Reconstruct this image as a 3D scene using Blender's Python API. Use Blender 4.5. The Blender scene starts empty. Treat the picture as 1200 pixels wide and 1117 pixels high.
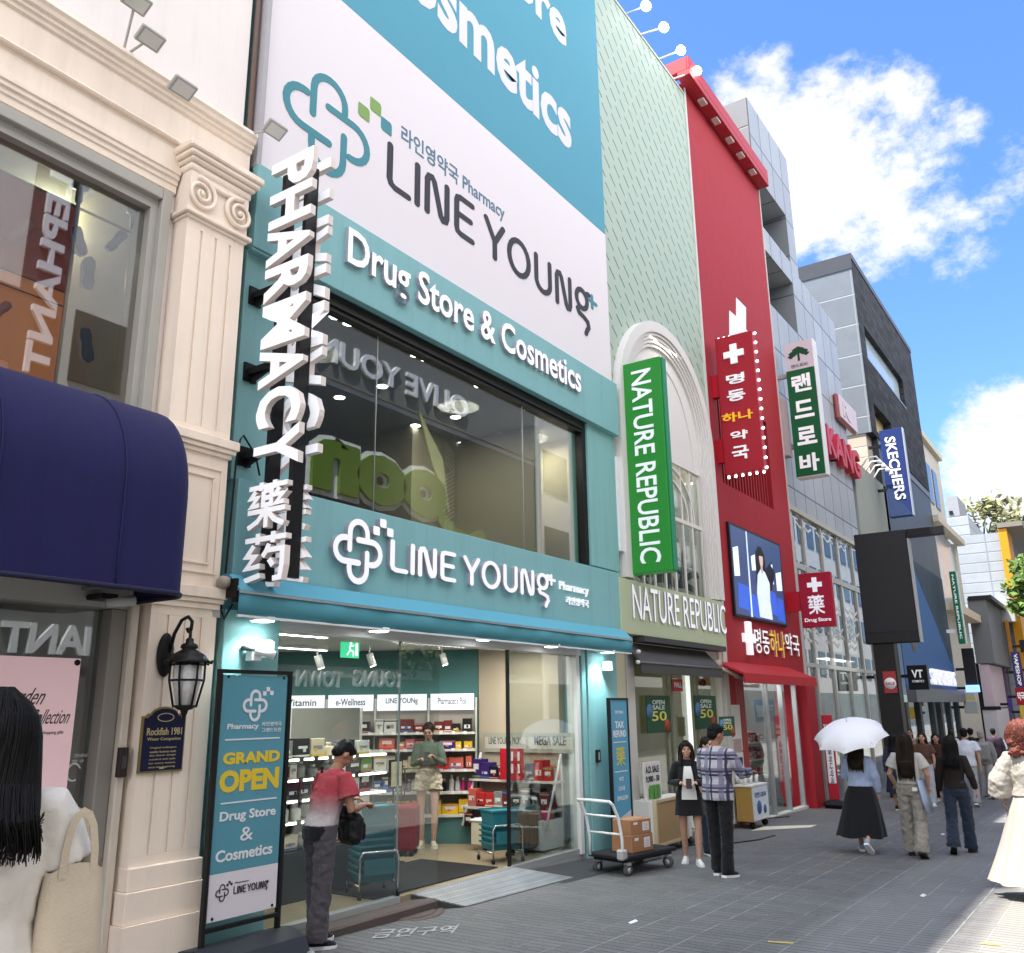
import bpy, bmesh, math, random
from mathutils import Vector, Matrix, noise
random.seed(7)
SC = bpy.context.scene
COL = SC.collection

# ------------------------------------------------------------------ camera
# world axes: X along the street, Y towards the shop fronts, Z up; the photographer stands at the origin holding the phone high
EYE = 1.95
FPX = 1030.204                     # focal length for a 1200 px wide frame
_S = Vector((725.0, 264.5, FPX)).normalized()          # street direction in camera axes (x right, y down, z forward)
_U = Vector((-50.0, -3875.5, FPX)).normalized()        # up
_U = (_U - _S * _U.dot(_S)).normalized()
_P = _S.cross(_U)
if _P.z < 0: _P = -_P
def ray(px, py):
    c = Vector((px - 600.0, py - 558.5, FPX))
    return Vector((_S.dot(c), _P.dot(c), _U.dot(c)))
def fX(px, py, Y=6.35): d = ray(px, py); return d.x * Y / d.y
def fZ(px, py, Y=6.35): d = ray(px, py); return EYE + d.z * Y / d.y
def gz(X):                         # the street falls gently away from the camera
    return -0.02 * (max(5.5, min(X, 40.0)) - 8.0) + 0.05 * max(0.0, 5.5 - max(X, 0.5))
def G(px, py, dz=0.0):             # a point on the ground
    d = ray(px, py); Z = 0.0
    for _ in range(8):
        t = (Z + dz - EYE) / d.z; Z = gz(d.x * t)
    return Vector((d.x * t, d.y * t, Z + dz))
cam = bpy.data.cameras.new('street_camera')
cam.sensor_fit = 'HORIZONTAL'; cam.sensor_width = 36.0
cam.lens = 36.0 * FPX / 1200.0
cam.clip_start = 0.05; cam.clip_end = 2000.0
camo = bpy.data.objects.new('street_camera', cam); COL.objects.link(camo)
_right = Vector((_S.x, _P.x, _U.x)); _down = Vector((_S.y, _P.y, _U.y)); _fwd = Vector((_S.z, _P.z, _U.z))
_m = Matrix.Identity(4)
for i in range(3):
    _m[i][0] = _right[i]; _m[i][1] = -_down[i]; _m[i][2] = -_fwd[i]
_m[2][3] = EYE
camo.matrix_world = _m
SC.camera = camo

# ------------------------------------------------------------------ light and exposure
SUN_DIR = Vector((-0.84 * 0.407, 0.54 * 0.407, 0.914)).normalized()      # towards the sun
sun = bpy.data.lights.new('sun', 'SUN'); sun.energy = 4.6; sun.angle = math.radians(0.5); sun.color = (1.0, 0.955, 0.88)
suno = bpy.data.objects.new('sun', sun); COL.objects.link(suno)
suno.rotation_euler = SUN_DIR.to_track_quat('Z', 'Y').to_euler(); suno.location = SUN_DIR * 60
SC.view_settings.view_transform = 'Standard'; SC.view_settings.look = 'None'
SC.view_settings.exposure = 1.42; SC.view_settings.gamma = 1.0
SC.cycles.max_bounces = 8; SC.cycles.diffuse_bounces = 3; SC.cycles.glossy_bounces = 3
SC.cycles.transparent_max_bounces = 12; SC.cycles.transmission_bounces = 4
SC.cycles.use_denoising = True
SC.cycles.sample_clamp_indirect = 6.0
SC.cycles.caustics_reflective = False; SC.cycles.caustics_refractive = False

world = bpy.data.worlds.new('World'); SC.world = world; world.use_nodes = True
wn = world.node_tree; wl = wn.links.new
bg = wn.nodes['Background']; bg.inputs[1].default_value = 0.15
sky = wn.nodes.new('ShaderNodeTexSky'); sky.sky_type = 'NISHITA'; sky.sun_disc = False
sky.sun_elevation = math.asin(SUN_DIR.z); sky.sun_rotation = math.atan2(SUN_DIR.x, SUN_DIR.y)
sky.air_density = 1.3; sky.dust_density = 0.6; sky.ozone_density = 2.2
tc = wn.nodes.new('ShaderNodeTexCoord')
def wmath(op, a, b=None, c=None, clamp=False):
    n = wn.nodes.new('ShaderNodeMath'); n.operation = op; n.use_clamp = clamp
    for i, v in enumerate((a, b, c)):
        if v is None: continue
        if isinstance(v, (int, float)): n.inputs[i].default_value = v
        else: wl(v, n.inputs[i])
    return n.outputs[0]
def wdot(vec):
    n = wn.nodes.new('ShaderNodeVectorMath'); n.operation = 'DOT_PRODUCT'; wl(tc.outputs['Generated'], n.inputs[0]); n.inputs[1].default_value = vec
    return n.outputs['Value']
def wrange(v, a, b):
    n = wn.nodes.new('ShaderNodeMapRange'); n.interpolation_type = 'SMOOTHSTEP'; wl(v, n.inputs[0]); n.inputs[1].default_value = a; n.inputs[2].default_value = b
    return n.outputs[0]
def wnoise(scale, detail, rough, off=(0, 0, 0)):
    mp = wn.nodes.new('ShaderNodeMapping'); mp.inputs['Location'].default_value = off; mp.inputs['Scale'].default_value = (1, 1, 1.5)
    wl(tc.outputs['Generated'], mp.inputs[0])
    n = wn.nodes.new('ShaderNodeTexNoise'); n.inputs['Scale'].default_value = scale; n.inputs['Detail'].default_value = detail; n.inputs['Roughness'].default_value = rough
    wl(mp.outputs[0], n.inputs['Vector']); return n.outputs[0]
# cumulus: big ones stand over the roofs down the street, each with its own direction and size in the sky
CLOUDS = [((1000, 165), 5.0, 1.0), ((935, 205), 5.2, 1.0), ((1070, 190), 3.9, 0.9), ((1020, 250), 4.4, .95), ((1035, 90), 2.0, .6), ((880, 120), 3.2, .75), ((1125, 225), 2.8, .6),
          ((1165, 560), 3.9, 1.0), ((1200, 520), 3.9, .95), ((1130, 610), 3.0, .9), ((1110, 290), 2.4, .42), ((1195, 190), 2.2, .55), ((1195, 640), 5, .8)]
FILL_CLOUDS = [((-.35, -.75, .55), 30, 1.0), ((.45, -.85, .45), 26, 1.0), ((-.9, -.2, .45), 26, 1.0), ((-.1, -.35, 1.0), 24, .9), ((.8, -.7, .45), 16, .9), ((.15, -.6, .8), 22, 1.0)]  # unseen clouds out of view, added as bright fill for the shaded fronts
mask = None; near_mask = None
for (p, rad, w) in [(ray(*q), r, w) for q, r, w in CLOUDS] + [(Vector(q), r, w) for q, r, w in FILL_CLOUDS]:
    m_ = wmath('MULTIPLY', wrange(wdot(p.normalized()), math.cos(math.radians(rad * 1.35)), math.cos(math.radians(rad * .25))), w)
    mask = m_ if mask is None else wmath('MAXIMUM', mask, m_)
    if w and rad < 10: near_mask = mask                 # the clouds ahead, dimmed apart from the brighter fill clouds out of view
n1 = wnoise(6.0, 11, .66); n2 = wnoise(18, 6, .62, (3, 1, 2)); n3 = wnoise(5, 4, .5, (7, 2, 5))
dens = wmath('ADD', wmath('MULTIPLY', mask, .82), wmath('ADD', wmath('MULTIPLY', wmath('SUBTRACT', n1, .5), 2.9), wmath('MULTIPLY', wmath('SUBTRACT', n2, .5), 1.0)))
cov = wmath('MULTIPLY', wrange(dens, .16, .78), wrange(mask, .02, .35))
shade = wrange(dens, .5, 1.15)
cr = wn.nodes.new('ShaderNodeMix'); cr.data_type = 'RGBA'; wl(wmath('MULTIPLY', shade, wrange(n3, .35, .62)), cr.inputs[0])
cr.inputs[6].default_value = (10.0, 9.9, 9.8, 1); cr.inputs[7].default_value = (7.4, 7.6, 8.0, 1)
sat = wn.nodes.new('ShaderNodeMix'); sat.data_type = 'RGBA'; sat.blend_type = 'MULTIPLY'; sat.inputs[0].default_value = 1.0; wl(sky.outputs[0], sat.inputs[6]); sat.inputs[7].default_value = (.37, .52, .79, 1)
dim = wn.nodes.new('ShaderNodeMix'); dim.data_type = 'RGBA'; dim.blend_type = 'MULTIPLY'; wl(wrange(near_mask, .0, .04), dim.inputs[0]); wl(cr.outputs[2], dim.inputs[6]); dim.inputs[7].default_value = (.30, .30, .303, 1)
cm = wn.nodes.new('ShaderNodeMix'); cm.data_type = 'RGBA'; wl(cov, cm.inputs[0]); wl(sat.outputs[2], cm.inputs[6]); wl(dim.outputs[2], cm.inputs[7])
wl(cm.outputs[2], bg.inputs[0])

# ------------------------------------------------------------------ materials
MATS = {}
def srgb(r, g, b):
    f = lambda c: (c / 255 / 12.92) if c <= 10 else ((c / 255 + .055) / 1.055) ** 2.4
    return (f(r), f(g), f(b))
def _new(name):
    m = bpy.data.materials.new(name); m.use_nodes = True; MATS[name] = m
    return m, m.node_tree.nodes, m.node_tree.links.new, m.node_tree.nodes['Principled BSDF']
def M(name, col, rough=.6, metal=0.0, var=.12, vscale=3.0, bump=0.0, bscale=40.0, emit=0.0, ecol=None, spec=.22, sheen=0.0, streak=0.0):
    """a procedural surface: base colour broken up by two noises, roughness variation, optional fine bump"""
    if name in MATS: return MATS[name]
    m, nd, ln, bs = _new(name)
    bs.inputs['Metallic'].default_value = metal; bs.inputs['Specular IOR Level'].default_value = spec
    if sheen: bs.inputs['Sheen Weight'].default_value = sheen
    tcn = nd.new('ShaderNodeTexCoord')
    n = nd.new('ShaderNodeTexNoise'); n.inputs['Scale'].default_value = vscale; n.inputs['Detail'].default_value = 6; n.inputs['Roughness'].default_value = .65
    ln(tcn.outputs['Object'], n.inputs['Vector'])
    mx = nd.new('ShaderNodeMix'); mx.data_type = 'RGBA'; ln(n.outputs[0], mx.inputs[0])
    mx.inputs[6].default_value = tuple(c * (1 - var) for c in col) + (1,); mx.inputs[7].default_value = tuple(min(1, c * (1 + var)) for c in col) + (1,)
    co = mx.outputs[2]
    if streak:                                        # rain streaks and grime running down the face
        mp = nd.new('ShaderNodeMapping'); mp.inputs['Scale'].default_value = (7, 7, .45); ln(tcn.outputs['Object'], mp.inputs[0])
        sn = nd.new('ShaderNodeTexNoise'); sn.inputs['Scale'].default_value = 1; sn.inputs['Detail'].default_value = 7; sn.inputs['Roughness'].default_value = .7; ln(mp.outputs[0], sn.inputs['Vector'])
        sr = nd.new('ShaderNodeMapRange'); ln(sn.outputs[0], sr.inputs[0]); sr.inputs[1].default_value = .5; sr.inputs[2].default_value = .78; sr.inputs[4].default_value = streak
        m3 = nd.new('ShaderNodeMix'); m3.data_type = 'RGBA'; ln(sr.outputs[0], m3.inputs[0]); ln(co, m3.inputs[6]); m3.inputs[7].default_value = tuple(c * .45 for c in col) + (1,); co = m3.outputs[2]
    ln(co, bs.inputs['Base Color'])
    rr = nd.new('ShaderNodeMapRange'); ln(n.outputs[0], rr.inputs[0]); rr.inputs[3].default_value = max(.03, rough - .1); rr.inputs[4].default_value = min(1, rough + .1)
    ln(rr.outputs[0], bs.inputs['Roughness'])
    if bump:
        b = nd.new('ShaderNodeTexNoise'); b.inputs['Scale'].default_value = bscale; b.inputs['Detail'].default_value = 5; ln(tcn.outputs['Object'], b.inputs['Vector'])
        bp = nd.new('ShaderNodeBump'); bp.inputs['Strength'].default_value = bump; bp.inputs['Distance'].default_value = .02; ln(b.outputs[0], bp.inputs['Height']); ln(bp.outputs[0], bs.inputs['Normal'])
    if emit:
        bs.inputs['Emission Color'].default_value = tuple(ecol or col) + (1,); bs.inputs['Emission Strength'].default_value = emit
    return m
def glass(name, tint=(.93, .96, .95), refl=.06, rough=.0, edge=.55):
    """a thin pane: mostly clear, mirror-like more and more towards grazing angles"""
    if name in MATS: return MATS[name]
    m, nd, ln, bs = _new(name); nd.remove(bs)
    out = nd['Material Output']
    tr = nd.new('ShaderNodeBsdfTransparent'); tr.inputs[0].default_value = tint + (1,)
    gl = nd.new('ShaderNodeBsdfGlossy'); gl.inputs['Roughness'].default_value = rough; gl.inputs[0].default_value = (.97, .98, .98, 1)
    lw = nd.new('ShaderNodeLayerWeight'); lw.inputs[0].default_value = .5
    pw = nd.new('ShaderNodeMath'); pw.operation = 'POWER'; ln(lw.outputs['Facing'], pw.inputs[0]); pw.inputs[1].default_value = 3.2
    ml = nd.new('ShaderNodeMath'); ml.operation = 'MULTIPLY_ADD'; ln(pw.outputs[0], ml.inputs[0]); ml.inputs[1].default_value = edge; ml.inputs[2].default_value = refl
    mx = nd.new('ShaderNodeMixShader'); ln(ml.outputs[0], mx.inputs[0]); ln(tr.outputs[0], mx.inputs[1]); ln(gl.outputs[0], mx.inputs[2]); ln(mx.outputs[0], out.inputs[0])
    return m

# ------------------------------------------------------------------ mesh builder and object bookkeeping
OFF = {}
def off(o): return OFF.get(o.name, Vector((0, 0, 0))) if o is not None else Vector((0, 0, 0))
class MB:
    def __init__(s): s.v = []; s.f = []; s.mi = []; s.sm = []; s.mats = []; s.cur = 0; s.smooth = False
    def mat(s, m):
        if m not in s.mats: s.mats.append(m)
        s.cur = s.mats.index(m); return s
    def add(s, vs, fs, smooth=None):
        k = len(s.v); s.v.extend([tuple(v) for v in vs])
        for f in fs: s.f.append([i + k for i in f]); s.mi.append(s.cur); s.sm.append(s.smooth if smooth is None else smooth)
        return s
    def box(s, x0, x1, y0, y1, z0, z1, b=0.0):
        x0, x1 = sorted((x0, x1)); y0, y1 = sorted((y0, y1)); z0, z1 = sorted((z0, z1))
        b = min(b, (x1 - x0) * .45, (y1 - y0) * .45, (z1 - z0) * .45)
        if b <= 0:
            vs = [(x, y, z) for z in (z0, z1) for y in (y0, y1) for x in (x0, x1)]
            return s.add(vs, [(0, 2, 3, 1), (4, 5, 7, 6), (0, 1, 5, 4), (2, 6, 7, 3), (0, 4, 6, 2), (1, 3, 7, 5)])
        X = (x0, x1); Y = (y0, y1); Z = (z0, z1); vs = []; idx = {}
        for i in range(2):
            for j in range(2):
                for k in range(2):
                    cx, cy, cz = X[i], Y[j], Z[k]; sx, sy, sz = (1 - 2 * i) * b, (1 - 2 * j) * b, (1 - 2 * k) * b
                    idx[i, j, k, 0] = len(vs); vs.append((cx, cy + sy, cz + sz))
                    idx[i, j, k, 1] = len(vs); vs.append((cx + sx, cy, cz + sz))
                    idx[i, j, k, 2] = len(vs); vs.append((cx + sx, cy + sy, cz))
        fs = []
        for i in range(2): fs.append([idx[i, a, c, 0] for a, c in ((0, 0), (1, 0), (1, 1), (0, 1))])
        for j in range(2): fs.append([idx[a, j, c, 1] for a, c in ((0, 0), (1, 0), (1, 1), (0, 1))])
        for k in range(2): fs.append([idx[a, c, k, 2] for a, c in ((0, 0), (1, 0), (1, 1), (0, 1))])
        for a in range(2):
            for c in range(2):
                fs.append([idx[a, c, 0, 0], idx[a, c, 1, 0], idx[a, c, 1, 1], idx[a, c, 0, 1]])
                fs.append([idx[a, 0, c, 0], idx[a, 1, c, 0], idx[a, 1, c, 2], idx[a, 0, c, 2]])
                fs.append([idx[0, a, c, 1], idx[1, a, c, 1], idx[1, a, c, 2], idx[0, a, c, 2]])
                for k in range(2): fs.append([idx[a, c, k, 0], idx[a, c, k, 1], idx[a, c, k, 2]])
        return s.add(vs, fs)
    def quad(s, *p): return s.add(p, [tuple(range(len(p)))])
    def prism(s, pts, n):
        """closed outline pts (3-D, planar) pushed along n"""
        n = Vector(n); k = len(pts); a = [Vector(p) for p in pts]; b = [p + n for p in a]
        return s.add(a + b, [tuple(range(k - 1, -1, -1)), tuple(range(k, 2 * k))] + [(i, (i + 1) % k, k + (i + 1) % k, k + i) for i in range(k)])
    def profx(s, prof, x0, x1, cap=True):
        """profile of (y, z) points swept along X"""
        k = len(prof); vs = [(x0, y, z) for y, z in prof] + [(x1, y, z) for y, z in prof]
        fs = [(i, (i + 1) % k, k + (i + 1) % k, k + i) for i in range(k)]
        if cap: fs += [tuple(range(k - 1, -1, -1)), tuple(range(k, 2 * k))]
        return s.add(vs, fs)
    def loft(s, rings, closed=True, cap=True, smooth=True):
        k = len(rings[0]); vs = [p for r in rings for p in r]; fs = []
        for a in range(len(rings) - 1):
            for i in range(k if closed else k - 1):
                j = (i + 1) % k; fs.append((a * k + i, a * k + j, (a + 1) * k + j, (a + 1) * k + i))
        if cap and closed: fs += [tuple(range(k - 1, -1, -1)), tuple(range((len(rings) - 1) * k, len(rings) * k))]
        return s.add(vs, fs, smooth)
    def tube(s, pts, r, n=8, cap=True):
        pts = [Vector(p) for p in pts]; rs = r if isinstance(r, (list, tuple)) else [r] * len(pts); rings = []
        t = (pts[1] - pts[0]).normalized(); u = t.orthogonal().normalized()
        for i, p in enumerate(pts):
            tt = ((pts[min(i + 1, len(pts) - 1)] - pts[max(i - 1, 0)])).normalized()
            u = (u - tt * u.dot(tt)).normalized(); w = tt.cross(u)
            rings.append([p + (u * math.cos(2 * math.pi * k / n) + w * math.sin(2 * math.pi * k / n)) * rs[i] for k in range(n)])
        return s.loft(rings, True, cap)
    def lathe(s, c, prof, n=20, axis='Z', cap=True):
        c = Vector(c); rings = []
        for r, h in prof:
            ring = []
            for k in range(n):
                a = 2 * math.pi * k / n; x, y = r * math.cos(a), r * math.sin(a)
                ring.append(c + Vector({'Z': (x, y, h), 'X': (h, x, y), 'Y': (x, h, y)}[axis]))
            rings.append(ring)
        return s.loft(rings, True, cap)
    def ell(s, c, rx, ry, rz, n=16, m=10, rot=None):
        c = Vector(c); rings = []
        for i in range(m + 1):
            th = math.pi * (.02 + .96 * i / m); ring = []
            for k in range(n):
                a = 2 * math.pi * k / n; p = Vector((rx * math.sin(th) * math.cos(a), ry * math.sin(th) * math.sin(a), -rz * math.cos(th)))
                if rot is not None: p = rot @ p
                ring.append(c + p)
            rings.append(ring)
        return s.loft(rings)
    def stroke(s, pts, w, O, ux, uy, n, depth, closed=False, rnd=True):
        """a flat ribbon letter stroke of width w along 2-D pts in the frame O, ux, uy; stands `depth` along n"""
        O, ux, uy, n = Vector(O), Vector(ux), Vector(uy), Vector(n); P2 = [Vector((p[0], p[1])) for p in pts]; N = len(P2); L = []; R = []
        for i in range(N):
            a = P2[(i - 1) % N] if closed or i > 0 else None; b = P2[(i + 1) % N] if closed or i < N - 1 else None
            d1 = (P2[i] - a).normalized() if a is not None else None; d2 = (b - P2[i]).normalized() if b is not None else None
            d1 = d1 or d2; d2 = d2 or d1; t = (d1 + d2); t = t.normalized() if t.length > 1e-6 else d2
            nn = Vector((-t.y, t.x)); k = max(.5, nn.dot(Vector((-d2.y, d2.x))))
            L.append(P2[i] + nn * (w / 2 / k)); R.append(P2[i] - nn * (w / 2 / k))
        to = lambda p, h: O + ux * p.x + uy * p.y + n * h
        if closed:
            rings = [[to(L[i], 0), to(L[i], depth), to(R[i], depth), to(R[i], 0)] for i in range(N)]; rings.append(rings[0])
            return s.loft(rings, True, False, False)
        if rnd:
            out = list(L)
            d = (P2[-1] - P2[-2]).normalized(); a0 = math.atan2(d.y, d.x)
            out += [P2[-1] + Vector((math.cos(a0 + math.pi / 2 - math.pi * j / 6), math.sin(a0 + math.pi / 2 - math.pi * j / 6))) * w / 2 for j in range(1, 6)]
            out += R[::-1]
            d = (P2[0] - P2[1]).normalized(); a0 = math.atan2(d.y, d.x)
            out += [P2[0] + Vector((math.cos(a0 + math.pi / 2 - math.pi * j / 6), math.sin(a0 + math.pi / 2 - math.pi * j / 6))) * w / 2 for j in range(1, 6)]
            return s.prism([to(p, 0) for p in out], n * depth)
        return s.loft([[to(L[i], 0), to(L[i], depth), to(R[i], depth), to(R[i], 0)] for i in range(N)], True, True, False)
    def text(s, body, O, ux, uy, depth=.02, bold=0.0, res=3, n=None):
        """letters fitted to the rectangle O, ux, uy; their back lies on it"""
        vs, fs = glyphs(body, bold, res); O, ux, uy = Vector(O), Vector(ux), Vector(uy)
        n = ux.cross(uy).normalized() if n is None else Vector(n)
        return s.add([O + ux * x + uy * y + n * (z * depth) for x, y, z in vs], fs, False)
    def build(s, name, m=None, parent=None, loc=None, local=False):
        if m is not None and not s.mats: s.mats = [m]
        me = bpy.data.meshes.new(name); o = bpy.data.objects.new(name, me); COL.objects.link(o)
        po = off(parent); base = Vector((0, 0, 0)) if loc is None else Vector(loc)
        OFF[o.name] = (po if parent is not None else Vector((0, 0, 0))) + base
        d = Vector((0, 0, 0)) if local else (po + base if parent is not None else base)
        me.from_pydata([(v[0] - d.x, v[1] - d.y, v[2] - d.z) for v in s.v], [], s.f)
        for mm in s.mats: me.materials.append(mm)
        if me.polygons:
            me.polygons.foreach_set('material_index', s.mi); me.polygons.foreach_set('use_smooth', s.sm)
        bm = bmesh.new(); bm.from_mesh(me); bmesh.ops.recalc_face_normals(bm, faces=bm.faces); bm.to_mesh(me); bm.free()
        me.update()
        if parent is not None: o.parent = parent
        o.location = base
        return o
_GL = {}
def glyphs(body, bold, res):
    k = (body, bold, res)
    if k in _GL: return _GL[k]
    cu = bpy.data.curves.new('glyphs', 'FONT'); cu.body = body; cu.offset = bold; cu.extrude = .5; cu.resolution_u = res; cu.align_x = 'CENTER'
    o = bpy.data.objects.new('glyphs', cu); COL.objects.link(o)
    dg = bpy.context.evaluated_depsgraph_get(); me = bpy.data.meshes.new_from_object(o.evaluated_get(dg))
    vs = [v.co.copy() for v in me.vertices]; fs = [tuple(p.vertices) for p in me.polygons]
    bpy.data.objects.remove(o); bpy.data.curves.remove(cu); bpy.data.meshes.remove(me)
    x0 = min(v.x for v in vs); x1 = max(v.x for v in vs); y0 = min(v.y for v in vs); y1 = max(v.y for v in vs)
    vs = [((v.x - x0) / (x1 - x0), (v.y - y0) / (y1 - y0), v.z + .5) for v in vs]
    _GL[k] = (vs, fs); return _GL[k]
def tag(o, label, cat, group=None, kind=None):
    o['label'] = label; o['category'] = cat
    if group: o['group'] = group
    if kind: o['kind'] = kind
    return o
def thing(name, label, cat, loc=(0, 0, 0), group=None, rz=0.0):
    o = bpy.data.objects.new(name, None); COL.objects.link(o); o.location = loc; o.rotation_euler = (0, 0, rz); o.empty_display_size = .2
    OFF[o.name] = Vector(loc); return tag(o, label, cat, group)
def struct(o, label=None, cat=None):
    o['kind'] = 'structure'
    if label: o['label'] = label; o['category'] = cat
    return o
def copy_tree(o, parent=None):
    c = o.copy(); COL.objects.link(c); c.parent = parent; OFF[c.name] = OFF.get(o.name, Vector((0, 0, 0)))
    for ch in list(o.children): copy_tree(ch, c)
    return c
X1, Y1, Z1 = Vector((1, 0, 0)), Vector((0, 1, 0)), Vector((0, 0, 1))
YF = 6.35

# ------------------------------------------------------------------ palette
teal = M('teal_board', (.235, .47, .49), .5, var=.06, bump=.04, streak=.22)
teal_dk = M('teal_panel', (.215, .43, .45), .5, var=.08, bump=.05, streak=.3)
cream = M('cream_paint', (.93, .79, .66), .65, streak=.22, var=.06, bump=.06, bscale=25)
cream_up = M('pale_render', (.86, .79, .76), .7, streak=.15, var=.04, bump=.08, bscale=60)
black = M('black_metal', (.012, .012, .013), .4, var=.25)
dkgrey = M('dark_grey', (.06, .06, .065), .5)
midgrey = M('mid_grey', (.25, .25, .25), .5)
alu = M('aluminium', (.55, .56, .57), .35, metal=.6, var=.06)
white = M('white_paint', (.80, .80, .80), .45, var=.04)
offwhite = M('off_white', (.72, .70, .67), .55, var=.05)
letterw = M('letter_white', (.84, .83, .86), .35, var=.02, emit=.14, ecol=(.95, .95, 1))
pane = glass('window_glass')
pane_dim = glass('shop_glass', (.86, .90, .89), .10)
pane_up = glass('upper_glass', (.80, .83, .82), .16)
pane_bright = glass('mirror_glass', (.70, .74, .74), .30)
red = M('red_cladding', (.37, .02, .03), .65, var=.08, bump=.05, streak=.3)
red2 = M('red_sign', (.46, .012, .025), .45, var=.08)
wood = M('light_wood', (.50, .33, .15), .5, var=.2, vscale=6)
lampglow = M('lamp_glow', (.9, .9, .9), .4, emit=9.0, ecol=(1, .97, .9))
warmglow = M('warm_glow', (.9, .9, .85), .4, emit=6.0, ecol=(1, .9, .7))

# ------------------------------------------------------------------ street paving
def paving_material():
    m, nd, ln, bs = _new('street_pavers')
    t = nd.new('ShaderNodeTexCoord'); sp = nd.new('ShaderNodeSeparateXYZ'); ln(t.outputs['Object'], sp.inputs[0])
    def mt(op, a, b=0.0, c=0.0, cl=False):
        n = nd.new('ShaderNodeMath'); n.operation = op; n.use_clamp = cl
        for i, v in enumerate((a, b, c)):
            if isinstance(v, (int, float)): n.inputs[i].default_value = v
            else: ln(v, n.inputs[i])
        return n.outputs[0]
    def ns(scale, det=5, r=.6, sx=1, sy=1):
        mp = nd.new('ShaderNodeMapping'); mp.inputs['Scale'].default_value = (sx, sy, 1); ln(t.outputs['Object'], mp.inputs[0])
        n = nd.new('ShaderNodeTexNoise'); n.inputs['Scale'].default_value = scale; n.inputs['Detail'].default_value = det; n.inputs['Roughness'].default_value = r; ln(mp.outputs[0], n.inputs['Vector']); return n.outputs[0]
    def rg(v, a, b, c=0., d=1.):
        n = nd.new('ShaderNodeMapRange'); n.interpolation_type = 'SMOOTHSTEP'; ln(v, n.inputs[0]); n.inputs[1].default_value = a; n.inputs[2].default_value = b; n.inputs[3].default_value = c; n.inputs[4].default_value = d; return n.outputs[0]
    def mix(f, a, b, bt='MIX'):
        n = nd.new('ShaderNodeMix'); n.data_type = 'RGBA'; n.blend_type = bt
        if isinstance(f, (int, float)): n.inputs[0].default_value = f
        else: ln(f, n.inputs[0])
        for i, v in ((6, a), (7, b)):
            if isinstance(v, tuple): n.inputs[i].default_value = v + (1,)
            else: ln(v, n.inputs[i])
        return n.outputs[2]
    X, Y = sp.outputs[0], sp.outputs[1]
    # setts 0.1 x 0.31 m, long joints along the street
    PY, PX = .27, .105
    fy = mt('FRACT', mt('DIVIDE', Y, PY)); fx = mt('FRACT', mt('DIVIDE', X, PX))
    dy = mt('MULTIPLY', mt('ABSOLUTE', mt('SUBTRACT', fy, .5)), PY); dx = mt('MULTIPLY', mt('ABSOLUTE', mt('SUBTRACT', fx, .5)), PX)
    wob = ns(3.0, 4); lineY = rg(dy, PY / 2 - .010, PY / 2 - .002); lineX = rg(dx, PX / 2 - .012, PX / 2 - .003)
    lw = nd.new('ShaderNodeTexWhiteNoise'); lw.noise_dimensions = '1D'; ln(mt('FLOOR', mt('ADD', mt('DIVIDE', Y, PY), .5)), lw.inputs['W'])
    cell = nd.new('ShaderNodeTexWhiteNoise'); cell.noise_dimensions = '2D'
    cx = nd.new('ShaderNodeCombineXYZ'); ln(mt('FLOOR', mt('DIVIDE', X, PX)), cx.inputs[0]); ln(mt('FLOOR', mt('DIVIDE', Y, PY)), cx.inputs[1]); ln(cx.outputs[0], cell.inputs['Vector'])
    big = ns(.7, 6, .65); fine = ns(60, 3, .7); streak = ns(1.2, 6, .7, .35, 2.0); patch = ns(.28, 3, .5)
    base = mix(cell.outputs[0], (.051, .0495, .0485), (.112, .107, .103))
    base = mix(rg(fine, .3, .7), base, mix(.8, base, (.19, .187, .187)))
    # the band of paler setts down the middle of the street
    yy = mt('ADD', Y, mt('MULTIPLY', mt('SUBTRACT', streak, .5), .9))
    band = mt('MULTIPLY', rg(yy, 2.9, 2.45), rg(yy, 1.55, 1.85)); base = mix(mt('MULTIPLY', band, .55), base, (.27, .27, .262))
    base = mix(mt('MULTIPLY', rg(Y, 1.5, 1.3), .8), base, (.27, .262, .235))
    base = mix(rg(big, .35, .75, 0, .35), base, (.19, .19, .19)); base = mix(rg(patch, .5, .72, 0, .3), base, (.06, .06, .064))
    lv = mt('MULTIPLY', lineY, mt('MULTIPLY', rg(lw.outputs[0], .1, .8, .25, .9), mt('MULTIPLY', rg(yy, 5.1, 3.9), rg(wob, .35, .62, .05, 1.0))))
    base = mix(mt('MULTIPLY', lineX, rg(wob, .3, .7, .9, .5)), base, (.03, .03, .032)); base = mix(lv, base, (.33, .33, .32))
    # faint stains and trodden gum
    vo = nd.new('ShaderNodeTexVoronoi'); vo.inputs['Scale'].default_value = 2.3; ln(t.outputs['Object'], vo.inputs['Vector']); gum = mt('MULTIPLY', rg(vo.outputs['Distance'], .075, .055), rg(ns(1.1, 2), .45, .6)); base = mix(mt('MULTIPLY', gum, .7), base, (.045, .044, .045))
    st = ns(5, 4, .7); base = mix(rg(st, .64, .8, 0, .5), base, (.045, .045, .047))
    ln(base, bs.inputs['Base Color']); ln(rg(big, .3, .8, .72, .9), bs.inputs['Roughness'])
    h = mt('SUBTRACT', mt('MULTIPLY', fine, .35), mt('MULTIPLY', mt('MAXIMUM', lineX, lineY), .6))
    bp = nd.new('ShaderNodeBump'); bp.inputs['Strength'].default_value = .55; bp.inputs['Distance'].default_value = .01; ln(h, bp.inputs['Height']); ln(bp.outputs[0], bs.inputs['Normal'])
    return m
mb = MB(); xs = [-60, .5, 5.5, 8, 12, 16, 20, 25, 30, 40, 400]
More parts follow.
